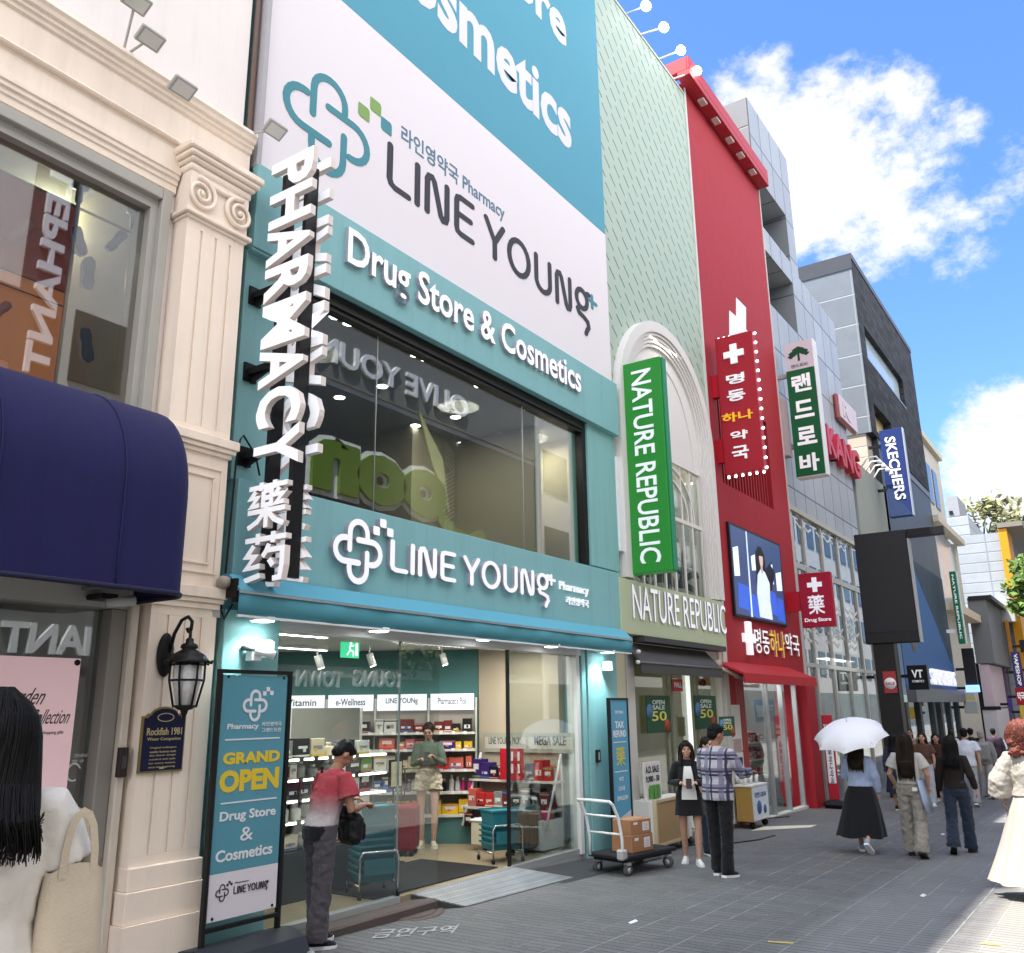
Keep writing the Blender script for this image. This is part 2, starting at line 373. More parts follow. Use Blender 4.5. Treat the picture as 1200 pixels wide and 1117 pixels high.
for i in range(len(xs) - 1):
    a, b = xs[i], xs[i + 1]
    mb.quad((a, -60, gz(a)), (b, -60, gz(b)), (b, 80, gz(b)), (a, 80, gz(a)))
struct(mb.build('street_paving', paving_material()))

# ------------------------------------------------------------------ the cream shop building on the left
CX1 = 4.70
b_cr = thing('cream_shop_building', 'cream classical shop building with fluted pilaster, navy awning below its large upper window', 'building', (1, 6.35, 0))
mb = MB()
mb.box(-8, 4.74, 6.36, 12, 7.40, 19.6)                 # upper wall
mb.box(-8, 4.08, 6.36, 6.8, 6.42, 7.40); mb.box(4.0, 4.74, 6.36, 9.5, .05, 7.40)
mb.box(-8, -5, 6.36, 9.5, .05, 6.42); mb.box(-8, 4.0, 6.62, 9.5, 2.95, 3.9)
mb.box(-8, 4.0, 9.4, 9.5, 0.05, 7.4); mb.box(-5, 4.0, 6.66, 9.4, 6.9, 7.2)
mb.build('wall', cream_up, b_cr)
def sweepx(prof, x0, x1, m, nm, par):
    k = MB(); k.profx(prof, x0, x1); return k.build(nm, m, par)
yb = 6.355
sweepx([(yb, 7.40), (6.17, 7.40), (6.16, 7.36), (6.18, 7.335), (6.19, 7.30), (6.215, 7.29), (6.215, 7.255), (6.235, 7.245), (6.24, 7.21), (6.262, 7.20), (6.262, 6.92), (6.25, 6.90), (6.26, 6.885), (yb, 6.885)], -8, 4.775, cream, 'cornice', b_cr)
sweepx([(yb, 6.884), (6.30, 6.884), (6.30, 6.64), (6.27, 6.63), (6.27, 6.595), (6.285, 6.585), (6.285, 6.55), (6.305, 6.54), (6.305, 6.50), (6.32, 6.49), (6.32, 6.43), (6.35, 6.41), (yb, 6.41)], -8, 4.06, cream, 'architrave', b_cr)
# pilaster: base steps, lower shaft, panelled block, upper shaft, scrolled capital
pil = MB()
def fluted(x0, x1, z0, z1, yf, yb, nfl, m=pil):
    """a shaft whose face is cut by narrow grooves"""
    w = (x1 - x0) / (nfl + 1); e = .012; g0, g1 = z0 + .07, z1 - .07
    m.box(x0, x1, yf + .014, yb, z0, z1)
    for k in range(nfl + 1):
        a = x0 if k == 0 else x0 + k * w + e; b = x1 if k == nfl else x0 + (k + 1) * w - e
        m.box(a, b, yf, yf + .0135, g0, g1)
    m.box(x0, x1, yf, yf + .0135, z0, g0 - .001); m.box(x0, x1, yf, yf + .0135, g1 + .001, z1)
px0, px1 = 4.09, 4.70
pil.box(px0 - .04, px1 + .05, 6.10, 6.355, 0, .50); pil.box(px0 - .02, px1 + .035, 6.12, 6.355, .501, .72, .006); pil.box(px0 - .005, px1 + .02, 6.135, 6.355, .721, .88, .006)
fluted(px0, px1, .881, 2.78, 6.16, 6.355, 3)
for z0, z1, e in ((2.781, 2.83, .015), (2.831, 2.87, .035), (2.871, 2.96, .055)): pil.box(px0 - e, px1 + e, 6.155 - e, 6.355, z0, z1, .006)
pil.box(px0, px1, 6.16, 6.355, 2.961, 4.08)
for q in range(2):                                    # two stepped rectangular mouldings on the block
    i = .05 + q * .075; t = .022
    for bx in ((px0 + i, px1 - i, 3.02 + i, 3.02 + i + t), (px0 + i, px1 - i, 4.03 - i - t, 4.03 - i)): pil.box(bx[0], bx[1], 6.145, 6.1599, bx[2], bx[3], .004)
    for bx in ((px0 + i, px0 + i + t), (px1 - i - t, px1 - i)): pil.box(bx[0], bx[1], 6.145, 6.1599, 3.02 + i + t + .001, 4.03 - i - t - .001, .004)
for z0, z1, e in ((4.081, 4.12, .02), (4.121, 4.16, .045), (4.161, 4.24, .065)): pil.box(px0 - e, px1 + e, 6.155 - e, 6.355, z0, z1, .006)
fluted(px0, px1, 4.241, 6.16, 6.16, 6.355, 3)
for z0, z1, e in ((6.161, 6.19, .02), (6.191, 6.235, .05)): pil.box(px0 - e, px1 + e, 6.155 - e, 6.355, z0, z1, .008)
pil.box(px0 - .01, px1 + .01, 6.145, 6.355, 6.236, 6.62)
for z0, z1, e in ((6.70, 6.74, .045), (6.741, 6.79, .075), (6.791, 6.86, .10)): pil.box(px0 - e, px1 + e, 6.14 - e, 6.355, z0, z1, .012)
pil.build('pilaster', cream, b_cr)
vol = MB(); vol.smooth = True                        # the capital's two scrolls joined by a sagging band
for cx, sg in ((px0 + .10, 1), (px1 - .10, -1)):
    pts = []; rs = []
    for k in range(46):
        a = k / 45 * 2 * math.pi * 2.1; r = .145 * (1 - k / 45) ** .9 + .012
        pts.append((cx - sg * r * math.cos(a + math.pi / 2) * 1, 6.128 - .012 * k / 45, 6.42 + r * math.sin(a + math.pi / 2))); rs.append(.022 - .010 * k / 45)
    vol.tube(pts, rs, 8); vol.ell((cx, 6.118, 6.42), .026, .02, .026, 10, 6)
vol.tube([(px0 + .06 + (px1 - px0 - .12) * k / 12, 6.13, 6.58 - .035 * math.sin(math.pi * k / 12)) for k in range(13)], .024, 8)
vol.box(px0 - .03, px1 + .03, 6.125, 6.354, 6.621, 6.699, .02)
vol.build('capital', cream, b_cr)
# upper shop window
win = MB()
for a in ((3.93, 4.02, 6.30, 6.66, 3.95, 6.41), (-5, 3.93, 6.30, 6.66, 6.30, 6.405), (-5, 3.93, 6.33, 6.66, 3.95, 4.03)): win.box(*a, .008)
win.box(3.86, 3.929, 6.36, 6.5, 4.031, 6.299); win.box(-5, 3.86, 6.36, 6.5, 6.21, 6.299)
w_o = win.build('window_frame', M('sash_grey', (.42, .40, .36), .45), b_cr)
k = MB(); k.box(-5, 3.859, 6.44, 6.45, 4.031, 6.21); k.build('pane', pane_up, w_o)
room = MB(); room.box(-5, 3.93, 6.66, 9.39, 3.91, 3.99); room.build('upper_floor', M('room_floor', (.30, .24, .17), .5), b_cr)
k = MB(); k.box(-5, 3.98, 9.30, 9.39, 4.0, 6.88); k.box(3.96, 3.99, 6.67, 9.29, 4.0, 6.88); k.build('room_wall', M('olive_wall', (.40, .37, .20), .7), b_cr)
k = MB(); k.box(-5, 3.95, 6.67, 9.29, 6.80, 6.88); k.build('room_ceiling', M('ceiling_olive', (.30, .31, .25), .7), b_cr)
OX = fX(84, 300, 6.98)
bl = thing('orange_display_panel', 'orange and coral backdrop panel with stitched seams inside the upper shop window', 'panel', (2.0, 7.0, 4.0))
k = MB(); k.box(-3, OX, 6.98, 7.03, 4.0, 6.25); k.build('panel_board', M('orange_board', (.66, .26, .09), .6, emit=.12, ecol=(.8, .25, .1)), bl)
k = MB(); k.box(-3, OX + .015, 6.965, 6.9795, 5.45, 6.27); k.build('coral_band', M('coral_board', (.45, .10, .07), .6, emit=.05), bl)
k = MB()
for z in (4.6, 5.3, 5.43): k.box(-3, OX, 6.96, 6.9645, z, z + .012)
k.build('seam', M('seam_brown', (.16, .06, .03), .7), bl)
# hanging soles and shoes behind the glass, on the brass rails
brass = M('brass', (.42, .26, .08), .35, metal=.7, var=.1)
rl = thing('brass_display_rail', 'tall brass display rail frame hanging from the ceiling behind the upper glass', 'rail', (3.2, 6.85, 4.0))
for (xa, za) in ((98, 190), (160, 228)):
    x = fX(xa, za, 6.8); k = MB(); k.smooth = True; k.tube([(x, 6.8, 4.0), (x, 6.8, 6.36)], .016, 8); k.build('post', brass, rl)
    k = MB(); k.smooth = True; k.lathe((x, 6.8, 6.36), [(.02, -.16), (.03, -.14), (.03, -.03), (.07, -.01), (.07, .0), (.02, .44)], 14); k.build('ceiling_mount', M('bronze', (.12, .10, .06), .4, metal=.6), rl)
k = MB(); k.tube([(fX(98, 190, 6.8), 6.8, 6.16), (fX(160, 228, 6.8), 6.8, 6.16)], .012, 8); k.tube([(1.2, 6.8, 6.18), (fX(98, 190, 6.8), 6.8, 6.16)], .012, 8); k.build('cross_bar', brass, rl)
solem = M('shoe_dark', (.025, .022, .022), .6); solew = M('shoe_pale', (.42, .36, .33), .6); solep = M('shoe_coral', (.45, .14, .12), .5)
def hang_shoe(px, py, ang, L, col, label):
    Y = 6.72; c = Vector((fX(px, py, Y), Y, fZ(px, py, Y))); t = thing('hanging_shoe', label, 'shoe', c, 'shoes hung in the upper shop window')
    d = Vector((math.cos(ang), 0, math.sin(ang))); w = Vector((-d.z, 0, d.x)); pr = [(-.5, .0), (-.47, .12), (-.3, .155), (-.05, .12), (.2, .165), (.4, .15), (.5, .0), (.4, -.14), (.2, -.15), (-.05, -.11), (-.3, -.15), (-.47, -.11)]
    k = MB(); k.smooth = True; rings = []
    for s_, y in ((.9, -.03), (1, -.02), (1, .0), (.94, .012)): rings.append([c + d * (a * L * s_) + w * (b * L * s_) + Y1 * y for a, b in pr])
    k.loft(rings); k.build('sole', col, t)
    k = MB(); k.smooth = True; rings = []
    for s_, y in ((.94, .012), (.95, .04), (.75, .075), (.4, .085)): rings.append([c + d * (a * L * s_ + .0) + w * (b * L * s_) + Y1 * y for a, b in pr])
    k.loft(rings); k.build('upper', solew if col is solem else col, t)
for a in ((25, 272, 1.0, .30, solep, 'coral red shoe tilted up against the orange panel'), (93, 283, -1.2, .26, solem, 'dark sole with pale upper hanging highest beside the brass post'), (137, 282, 1.05, .27, solem, 'dark shoe sole tilted to the right between the two brass posts'),
          (104, 320, 1.62, .30, solem, 'black shoe sole hanging upright in the middle of the upper window'), (101, 405, -1.35, .30, solem, 'lowest dark hanging sole, just above the navy awning'), (0, 365, 1.0, .22, solep, 'small red shoe at the left border against the orange panel')): hang_shoe(*a)
for i, (px, py) in enumerate(((58, 232), (176, 287))):
    Y = 7.9 if i == 0 else 7.6; c = Vector((fX(px, py, Y), Y, 6.80)); t = thing('ceiling_spot', ['bright ceiling spot above the orange panel in the upper shop room', 'bright ceiling spot in the corner of the upper shop room'][i], 'ceiling lamp', c)
    k = MB(); k.smooth = True; k.lathe(c, [(.055, -.05), (.06, -.045), (.06, -.001)], 14); k.build('housing', white, t)
    k = MB(); k.lathe(c, [(.045, -.062), (.05, -.052)], 14); k.build('lamp', lampglow, t)
    l = bpy.data.lights.new('ceiling_spot_light', 'POINT'); l.energy = 9; l.color = (1, .9, .75); l.shadow_soft_size = .1; lo = bpy.data.objects.new('ceiling_spot_light', l); COL.objects.link(lo); lo.parent = t; lo.location = (0, 0, -.25)
# dark stock shelving at the back of that room
k = MB(); k.box(2.9, 3.9, 8.6, 9.2, 4.0, 4.5); k.box(2.9, 3.9, 8.6, 9.2, 4.95, 5.45); shelf = k.build('stock_shelf', M('stock_dark', (.035, .028, .028), .7))
tag(shelf, 'dark shelving with folded brown stock at the back of the upper shop room', 'shelf')
k = MB(); k.box(2.9, 3.9, 8.62, 9.2, 4.51, 4.9); tag(k.build('folded_stock', M('stock_brown', (.17, .06, .04), .8, var=.5, vscale=9)), 'folded reddish brown clothes on the dark shelf in the upper room', 'clothes')

# navy barrel awning
aw = thing('navy_awning', 'deep navy barrel shaped canvas awning with rounded corner over the cream shop window', 'awning', (2.5, 5.9, 2.8))
navy = M('navy_canvas', (.013, .012, .072), .8, var=.18, vscale=5, bump=.12, bscale=120, sheen=.05, streak=.3)
def plan(s, zf):                                      # s: how far the hood has leaned back to the wall, 0 front .. 1 wall
    yfr = 5.56 + (6.30 - 5.56) * s; xe = 4.02; r = max(.02, .20 * (1 - s * .8)); pts = [(-4.5, yfr)]
    pts += [(-4.5 + (xe - r + 4.5) * i / 8, yfr) for i in range(1, 8)]
    ry = min(6.30 - yfr, r * 1.25)
    for i in range(9):
        a = math.pi / 2 * i / 8; pts.append((xe - r + r * math.sin(a), yfr + ry - ry * math.cos(a)))
    pts.append((xe, 6.302)); return pts
prof = [(0, 2.80), (0, 3.05), (0, 3.35), (.0, 3.52)] + [((1 - math.cos(a)), 3.52 + .80 * math.sin(a)) for a in [math.pi / 2 * i / 10 for i in range(1, 11)]]
k = MB(); k.smooth = True; rings = [[(x, y, z) for x, y in plan(min(s, .999), z)] for s, z in prof]
k.loft(rings, False, False); k.build('canvas', navy, aw)
k = MB(); k.smooth = True; k.tube([(x, y, 2.795) for x, y in plan(0, 0)], .02, 6); k.build('lower_rail', M('navy_hem', (.02, .02, .05), .6), aw)
k = MB()
for x in (3.4, 2.55): k = MB(); k.tube([(x, 5.552 + (.74) * s, z) for s, z in prof], .005, 5); k.build('seam', M('navy_seam', (.02, .02, .085), .7), aw)
k = MB()
for x in (2.6, 3.6): k = MB(); k.tube([(x, 5.58, 2.85), (x, 6.3, 2.86)], .012, 6); k.build('support_arm', midgrey, aw)

# ground floor shopfront under the awning
fr = MB(); wfm = M('jamb_cream', (.62, .55, .46), .5); dkfr = M('taupe_frame', (.26, .24, .215), .45)
fr.box(-5, 3.99, 6.30, 6.62, 2.74, 2.94); fr.build('lintel', M('lintel_grey', (.42, .41, .39), .5), b_cr)
fr = MB(); fr.box(3.985, 4.05, 6.24, 6.62, .05, 2.78, .01); fr.box(4.05, 4.085, 6.30, 6.35, .05, 2.78); fr.box(-5, 3.86, 6.33, 6.5, .05, .18); s_o = fr.build('shopfront_frame', wfm, b_cr)
fr = MB(); fr.box(3.86, 3.984, 6.30, 6.5, .05, 2.739, .01); fr.build('jamb', dkfr, s_o)
k = MB(); k.box(-5, 3.859, 6.43, 6.44, .181, 2.739); k.build('shop_window_pane', pane_dim, b_cr)
k = MB(); k.box(-5, 3.98, 8.3, 8.39, .05, 2.94); k.box(-5, 3.98, 6.62, 8.3, .02, .1); k.build('display_backdrop', M('dark_brown', (.035, .024, .02), .6), b_cr)
# pink poster behind the glass
po = thing('pink_poster', 'pale pink poster with thin dark script lettering behind the ground floor glass', 'poster', (3.2, 6.5, 1.8))
YP = 6.415; pa = Vector((fX(95, 772, YP), YP, fZ(95, 772, YP))); pb = Vector((fX(77, 930, YP), YP, fZ(77, 930, YP)))
k = MB(); k.box(pa.x - 1.4, pa.x, YP, YP + .012, .9, pa.z); k.build('poster_sheet', M('poster_pink', (.80, .55, .57), .6, var=.05, emit=.10), po)  # faint glow of the sheet stands in for interior light on it
k = MB(); dk = M('script_dark', (.06, .045, .05), .6)
def ptext(mb_, body, a, b, Y, depth=.003, bold=0., slant=0.0):
    """text on a facade-parallel sheet; a = pixel of its lower left corner, b = pixel of its upper right corner"""
    A = Vector((fX(*a, Y), Y, fZ(*a, Y))); B = Vector((fX(*b, Y), Y, fZ(*b, Y))); h = B.z - A.z
    mb_.text(body, A, Vector((B.x - A.x, 0, 0)), Vector((slant * h, 0, h)), depth, bold)
ptext(k, 'Garden', (-2, 826), (50, 806), YP, slant=.45); ptext(k, 'Collection', (32, 849), (80, 831), YP, slant=.35); ptext(k, 'our shopping gifts', (40, 862), (74, 856), YP, slant=.2)
k.stroke([(0, 0), (.05, .10), (.10, .06), (.13, .16), (.18, .12)], .008, (pa.x - .62, YP, 1.86), X1, Z1, -Y1, .003)
k.build('script', dk, po)
k = MB(); k.smooth = True; k.lathe((pa.x - .03, YP - .005, pa.z - .03), [(.022, -.008), (.022, .0)], 10, 'Y'); k.build('pin', black, po)
de = thing('window_decal', 'small white round arrow decal with fine print on the dark ground floor glass', 'decal', (3.6, 6.425, 1.55))
k = MB(); cx, cz = fX(86, 905, 6.425), fZ(86, 905, 6.425)
k.stroke([(.05 * math.cos(a), .06 * math.sin(a)) for a in [.5 + i * .42 for i in range(12)]], .012, (cx, 6.425, cz), X1, Z1, -Y1, .003)
ptext(k, 'OPEN HOURS', (86, 888), (103, 883), 6.425); ptext(k, 'mon - sun', (84, 894), (98, 890), 6.425); k.build('print', M('decal_white', (.6, .6, .6), .5), de)
cc = thing('security_camera', 'small grey security camera under the lintel beside the navy awning', 'security camera', (3.86, 6.2, 2.72))
k = MB(); c = Vector((fX(141, 708, 6.1), 6.1, fZ(141, 708, 6.1))); k.smooth = True; k.tube([c + Vector((-.10, .02, .0)), c + Vector((.09, -.04, .03))], [.034, .04], 12); k.build('camera_body', M('cam_grey', (.5, .5, .5), .4), cc)
k = MB(); k.box(c.x - .16, c.x - .02, 6.09, 6.3, c.z + .03, c.z + .07, .01); k.build('bracket', black, cc)

# wall lantern, plaque, intercom on the pilaster
YL = 6.14; iron = M('cast_iron', (.012, .012, .012), .45, var=.3, bump=.15, bscale=50)
la = thing('wall_lantern', 'black wrought iron wall lantern with scroll top and frosted panes on the cream pilaster', 'lantern', (4.5, 5.9, 2.2))
LC = Vector((4.42, 5.88, 2.30)); LC.x = fX(219, 795, 5.88)
k = MB(); k.smooth = True; k.ell((LC.x - .02, 6.145, 2.40), .075, .03, .17, 16, 10); k.tube([(LC.x - .02, 6.14, 2.34), (LC.x - .01, 6.05, 2.36)], .02, 8); k.build('back_plate', iron, la)
k = MB(); k.smooth = True; k.tube([(LC.x, 6.12, 2.42), (LC.x, 6.08, 2.56), (LC.x, 6.0, 2.66), (LC.x, 5.92, 2.68), (LC.x, 5.87, 2.64), (LC.x, 5.875, 2.58), (LC.x, 5.905, 2.565), (LC.x, 5.925, 2.59)], .014, 8)
k.tube([(LC.x, 5.88, 2.46), (LC.x, 5.88, 2.60)], .012, 8); k.build('scroll_arm', iron, la)
k = MB(); k.smooth = True; k.lathe((LC.x, 5.88, 0), [(.012, 2.52), (.03, 2.505), (.03, 2.48), (.06, 2.465), (.065, 2.44), (.05, 2.43), (.12, 2.39), (.155, 2.345), (.16, 2.325), (.13, 2.33)], 12)
for q in range(6): a = q * math.pi / 3; k.tube([(LC.x + .155 * math.cos(a), 5.88 + .155 * math.sin(a), 2.335), (LC.x + .185 * math.cos(a), 5.88 + .185 * math.sin(a), 2.325), (LC.x + .19 * math.cos(a), 5.88 + .19 * math.sin(a), 2.345)], .012, 6)
k.build('lantern_roof', iron, la)
k = MB()
for q in range(6):
    a = q * math.pi / 3 + .5; f = lambda r, z: (LC.x + r * math.cos(a), 5.88 + r * math.sin(a), z); k.tube([f(.125, 2.33), f(.125, 2.2), f(.08, 2.0)], .009, 6)
for z, r in ((2.20, .125), (2.01, .083), (2.315, .12)): k.tube([(LC.x + r * math.cos(t * math.pi / 3 + .5), 5.88 + r * math.sin(t * math.pi / 3 + .5), z) for t in range(7)], .008, 6)
k.smooth = True; k.lathe((LC.x, 5.88, 0), [(.08, 2.005), (.05, 1.985), (.03, 1.98), (.022, 1.955), (.008, 1.92)], 12); k.build('lantern_cage', iron, la)
k = MB(); k.lathe((LC.x, 5.88, 0), [(.072, 2.01), (.112, 2.2), (.112, 2.31)], 6); k.build('frosted_pane', M('frosted', (.62, .62, .6), .3, var=.25, vscale=20, bump=.3), la)
pl = thing('navy_plaque', 'navy and gold memorial style plaque with arched top fixed to the cream pilaster', 'plaque', (4.4, 6.15, 1.5))
x0, x1, z0, z1 = fX(162, 900, YL), fX(216, 868, YL), 1.53, 2.0
def plq(g):
    a, b, c, d = x0 + g, x1 - g, z0 + g, z1 - g; m_ = (a + b) / 2
    return [(a, c), (b, c), (b, d - .06), (b - .03, d - .06), (b - .05, d - .04)] + [(m_ + .115 * math.cos(t), d - .05 + .06 * math.sin(t)) for t in [math.pi * i / 8 for i in range(9)]] + [(a + .05, d - .04), (a + .03, d - .06), (a, d - .06)]
k = MB(); k.prism([(x, 6.159, z) for x, z in plq(0)], (0, -.02, 0)); k.build('rim', M('gold_rim', (.30, .24, .10), .4, metal=.5), pl)
k = MB(); k.prism([(x, 6.138, z) for x, z in plq(.014)], (0, -.008, 0)); k.build('plate', M('plaque_navy', (.008, .010, .045), .35), pl)
k = MB(); gold = M('gold_letter', (.55, .45, .22), .4)
w = x1 - x0; yy = 6.1295
k.text('Rockfish 1981', (x0 + .1 * w, yy, 1.80), (w * .8, 0, 0), (0, 0, .055), .003, .01); k.text('Water Companion', (x0 + .12 * w, yy, 1.755), (w * .76, 0, 0), (0, 0, .03), .003)
for i, tx in enumerate(('Original wellington', 'weather footwear made', 'the classic design', 'comfort and style', 'for every season', 'since the beginning')): k.text(tx, (x0 + .2 * w, yy, 1.70 - i * .028), (w * .6, 0, 0), (0, 0, .017), .002)
k.stroke([(math.cos(t) * .07, math.sin(t) * .03) for t in [i * math.pi / 8 for i in range(16)]], .006, ((x0 + x1) / 2, yy, 1.93), X1, Z1, -Y1, .003, closed=True); k.box((x0 + x1) / 2 - .02, (x0 + x1) / 2 + .02, yy - .002, yy, 1.555, 1.567)
k.build('gold_lettering', gold, pl)
ic = thing('intercom_box', 'small dark intercom box on the cream jamb left of the plaque', 'intercom', (4.05, 6.2, 1.6))
ix = fX(141, 890, 6.24); k = MB(); k.box(ix - .035, ix + .035, 6.19, 6.239, 1.51, 1.72, .006); k.build('casing', M('intercom_brown', (.03, .022, .02), .4), ic); k = MB(); k.box(ix - .018, ix + .018, 6.186, 6.1895, 1.57, 1.66); k.build('speaker_grille', dkgrey, ic)
# floodlights on brackets above the cornice
for i, (hp, bp_, lab) in enumerate((((160, 2), (178, 22), 'outermost floodlight above the cornice, cut by the top of the picture'), ((176, 45), (143, 64), 'floodlight on a long thin arm above the middle of the cornice'), ((214, 103), (228, 118), 'floodlight close to the wall above the cornice, second from the pharmacy'), ((322, 152), (292, 160), 'floodlight pointing at the white billboard from the corner of the cornice'))):
    fl = thing('floodlight', lab, 'floodlight', (0, 0, 0), 'floodlights on the cream cornice'); Yh = 5.95
    h = Vector((fX(*hp, Yh), Yh, fZ(*hp, Yh))); b = Vector((min(4.72, fX(*bp_, 6.3)), 6.22, 7.40))
    if i in (0, 2): b = Vector((h.x + .10, 6.25, 7.405))
    k = MB(); k.tube([b, h + Vector((0, .02, .0))], .012, 6); k.build('arm', M('lamp_arm', (.5, .48, .45), .4), fl)
    R_ = Matrix.Rotation(-.55, 3, 'X'); k = MB(); k.box(-.11, .11, -.075, .075, -.02, .02, .008); k.v = [tuple(R_ @ Vector(v) + h) for v in k.v]; k.build('lamp_head', M('lamp_shell', (.45, .43, .40), .5), fl)
    k = MB(); k.box(-.085, .085, -.055, .055, -.026, -.0205); k.v = [tuple(R_ @ Vector(v) + h) for v in k.v]; k.build('lens', M('lamp_lens', (.75, .74, .7), .2), fl)
# drainpipe and loose cable in the gap between the two buildings
k = MB(); k.smooth = True; k.tube([(4.80, 6.34, .1), (4.80, 6.34, 19)], .03, 8); tag(k.build('drain_pipe', M('pipe_brown', (.16, .11, .09), .6)), 'thin brown drainpipe in the gap between the cream shop and the teal pharmacy', 'pipe')
k = MB(); k.smooth = True; k.tube([(4.86, 6.17, 2.85), (4.79, 6.18, 2.72), (4.75, 6.18, 2.8), (4.77, 6.18, 3.0), (4.80, 6.18, 4.1), (4.82, 6.17, 4.3), (4.85, 6.17, 4.35), (5.0, 6.17, 4.2), (5.0, 6.1, 4.0)], .009, 6)
tag(k.build('loose_cable', black), 'loose black cable drooping beside the teal wall above the awning', 'cable')

# ------------------------------------------------------------------ sign-writing helpers
def vYZ(px, py, X): d = ray(px, py); t = X / d.x; return d.y * t, EYE + d.z * t
def loop_logo(mb, O, ux, uy, n, depth, w=.17, squares=None):
    """interlaced four-lobed loop; ux, uy are the vectors of half its size"""
    s = Vector(ux).length; ux_, uy_ = Vector(ux), Vector(uy); r = .38
    arc = lambda cx, cy, a0, a1, m=10: [(cx + r * math.cos(a0 + (a1 - a0) * i / m), cy + r * math.sin(a0 + (a1 - a0) * i / m)) for i in range(m + 1)]
    arch = [(-r, .02), (-r, .3)] + arc(0, .6, math.pi, 0) + [(r, .48)]
    right = [(-.02, r)] + arc(.6, 0, math.pi / 2, -math.pi / 2) + [(.53, -r)]
    for i, p in enumerate((arch, right, [(-a, -b) for a, b in arch], [(-a, -b) for a, b in right])):
        mb.stroke(p, w, Vector(O) + Vector(n) * (.0006 * i), ux_, uy_, n, depth)
    for cx, cy in squares or ((.78, .82), (1.08, 1.12), (1.42, .86)):
        q = .15; pts = []
        for a0, (dx, dy) in zip((0, 90, 180, 270), ((1, 1), (-1, 1), (-1, -1), (1, -1))):
            rr = .07 if a0 in (0, 180) else .02
            for j in range(4):
                a = math.radians(a0 + 30 * j); pts.append(Vector(O) + ux_ * (cx + dx * (q - rr) + rr * math.cos(a)) + uy_ * (cy + dy * (q - rr) + rr * math.sin(a)))
        mb.prism(pts, Vector(n) * depth)
_el = lambda cx, cy, rx, ry, m=20: [(cx + rx * math.cos(2 * math.pi * i / m), cy + ry * math.sin(2 * math.pi * i / m)) for i in range(m)]
_ub = [(.28 + .28 * math.cos(math.pi + math.pi * i / 10), .3 + .3 * math.sin(math.pi + math.pi * i / 10)) for i in range(11)]
WORD = [(0, [[(0, 1), (0, .16), (.04, .05), (.14, 0), (.5, 0)]]), (.74, [[(0, 0), (0, 1)]]), (1.02, [[(0, 0), (0, .84), (.05, .96), (.14, .98), (.2, .9), (.4, .1), (.46, .02), (.54, .04), (.58, .16), (.58, 1)]]),
        (1.9, [[(.5, 1), (.12, 1), (.03, .96), (0, .86), (0, .14), (.03, .04), (.12, 0), (.5, 0)], [(.05, .52), (.44, .52)]]), (2.86, [[(0, 1), (.3, .46), (.3, 0)], [(.6, 1), (.33, .5)]]),
        (3.68, [_el(.37, .5, .37, .5)]), (4.72, [[(0, 1)] + _ub + [(.56, 1)]]), (5.58, [[(0, 0), (0, .84), (.05, .96), (.14, .98), (.2, .9), (.4, .1), (.46, .02), (.54, .04), (.58, .16), (.58, 1)]]),
        (6.44, [_el(.27, .66, .25, .30), [(.44, .90), (.56, .96), (.62, .96)], [(.16, .36), (.06, .26), (.12, .15), (.34, .10), (.52, .02), (.56, -.14), (.46, -.30), (.42, -.40)]])]
def wordmark(mb, O, ux, uy, n, depth, w=.17, plus=None):
    """LINE YOUNg in rounded strokes; ux, uy are one cap height wide and high"""
    k = 0
    for x, ps in WORD:
        for p in ps:
            mb.stroke([(a + x, b) for a, b in p], w, Vector(O) + Vector(n) * (.0005 * k), ux, uy, n, depth, closed=len(p) == 20); k += 1
    if plus is not None:
        m = plus
        m.stroke([(7.22, .62), (7.22, 1.02)], w * .8, O, ux, uy, n, depth); m.stroke([(7.02, .82), (7.42, .82)], w * .8, Vector(O) + Vector(n) * .0007, ux, uy, n, depth)
NF = Vector((0, -1, 0)); NX = Vector((-1, 0, 0))

# ------------------------------------------------------------------ pharmacy building
PA, PB = 4.84, 12.32
b_ph = thing('pharmacy_building', 'teal fronted pharmacy building with wide upper window, white billboard and open glass shopfront', 'building', (8.5, 6.35, 0))
zD0, zD1 = fZ(690, 492.5, 6.2), fZ(580, 361.8, 6.2); zL0, zL1 = fZ(500, 708.3, 6.2), fZ(500, 614.9, 6.2)
wx0, wx1 = fX(352, 450, 6.3), fX(691, 662, 6.3); wz0, wz1 = zL1 - .02, zD0 + .02
k = MB()
k.box(PA, PB, 6.36, 12.6, zD1, 20.5); k.box(PA, PB, 6.36, 6.6, zD0, zD1); k.box(PA, wx0, 6.36, 6.6, wz0 + .02, zD0); k.box(wx1, PB, 6.36, 6.6, wz0 + .02, zD0)
k.box(PA, PB, 6.36, 6.6, 2.84, wz0 + .02); k.box(PA, 5.46, 6.36, 6.6, 0, 2.84); k.box(10.98, PB, 6.36, 6.6, 0, 2.84)
k.build('wall', teal_dk, b_ph)
k = MB(); k.box(PA, 5.0, 6.6, 12.6, 0, 7); k.box(12.2, PB, 6.6, 12.6, 0, 7); k.box(5, 12.2, 12.4, 12.6, 0, 7); k.build('party_wall', M('plain_wall', (.5, .47, .42), .7), b_ph)
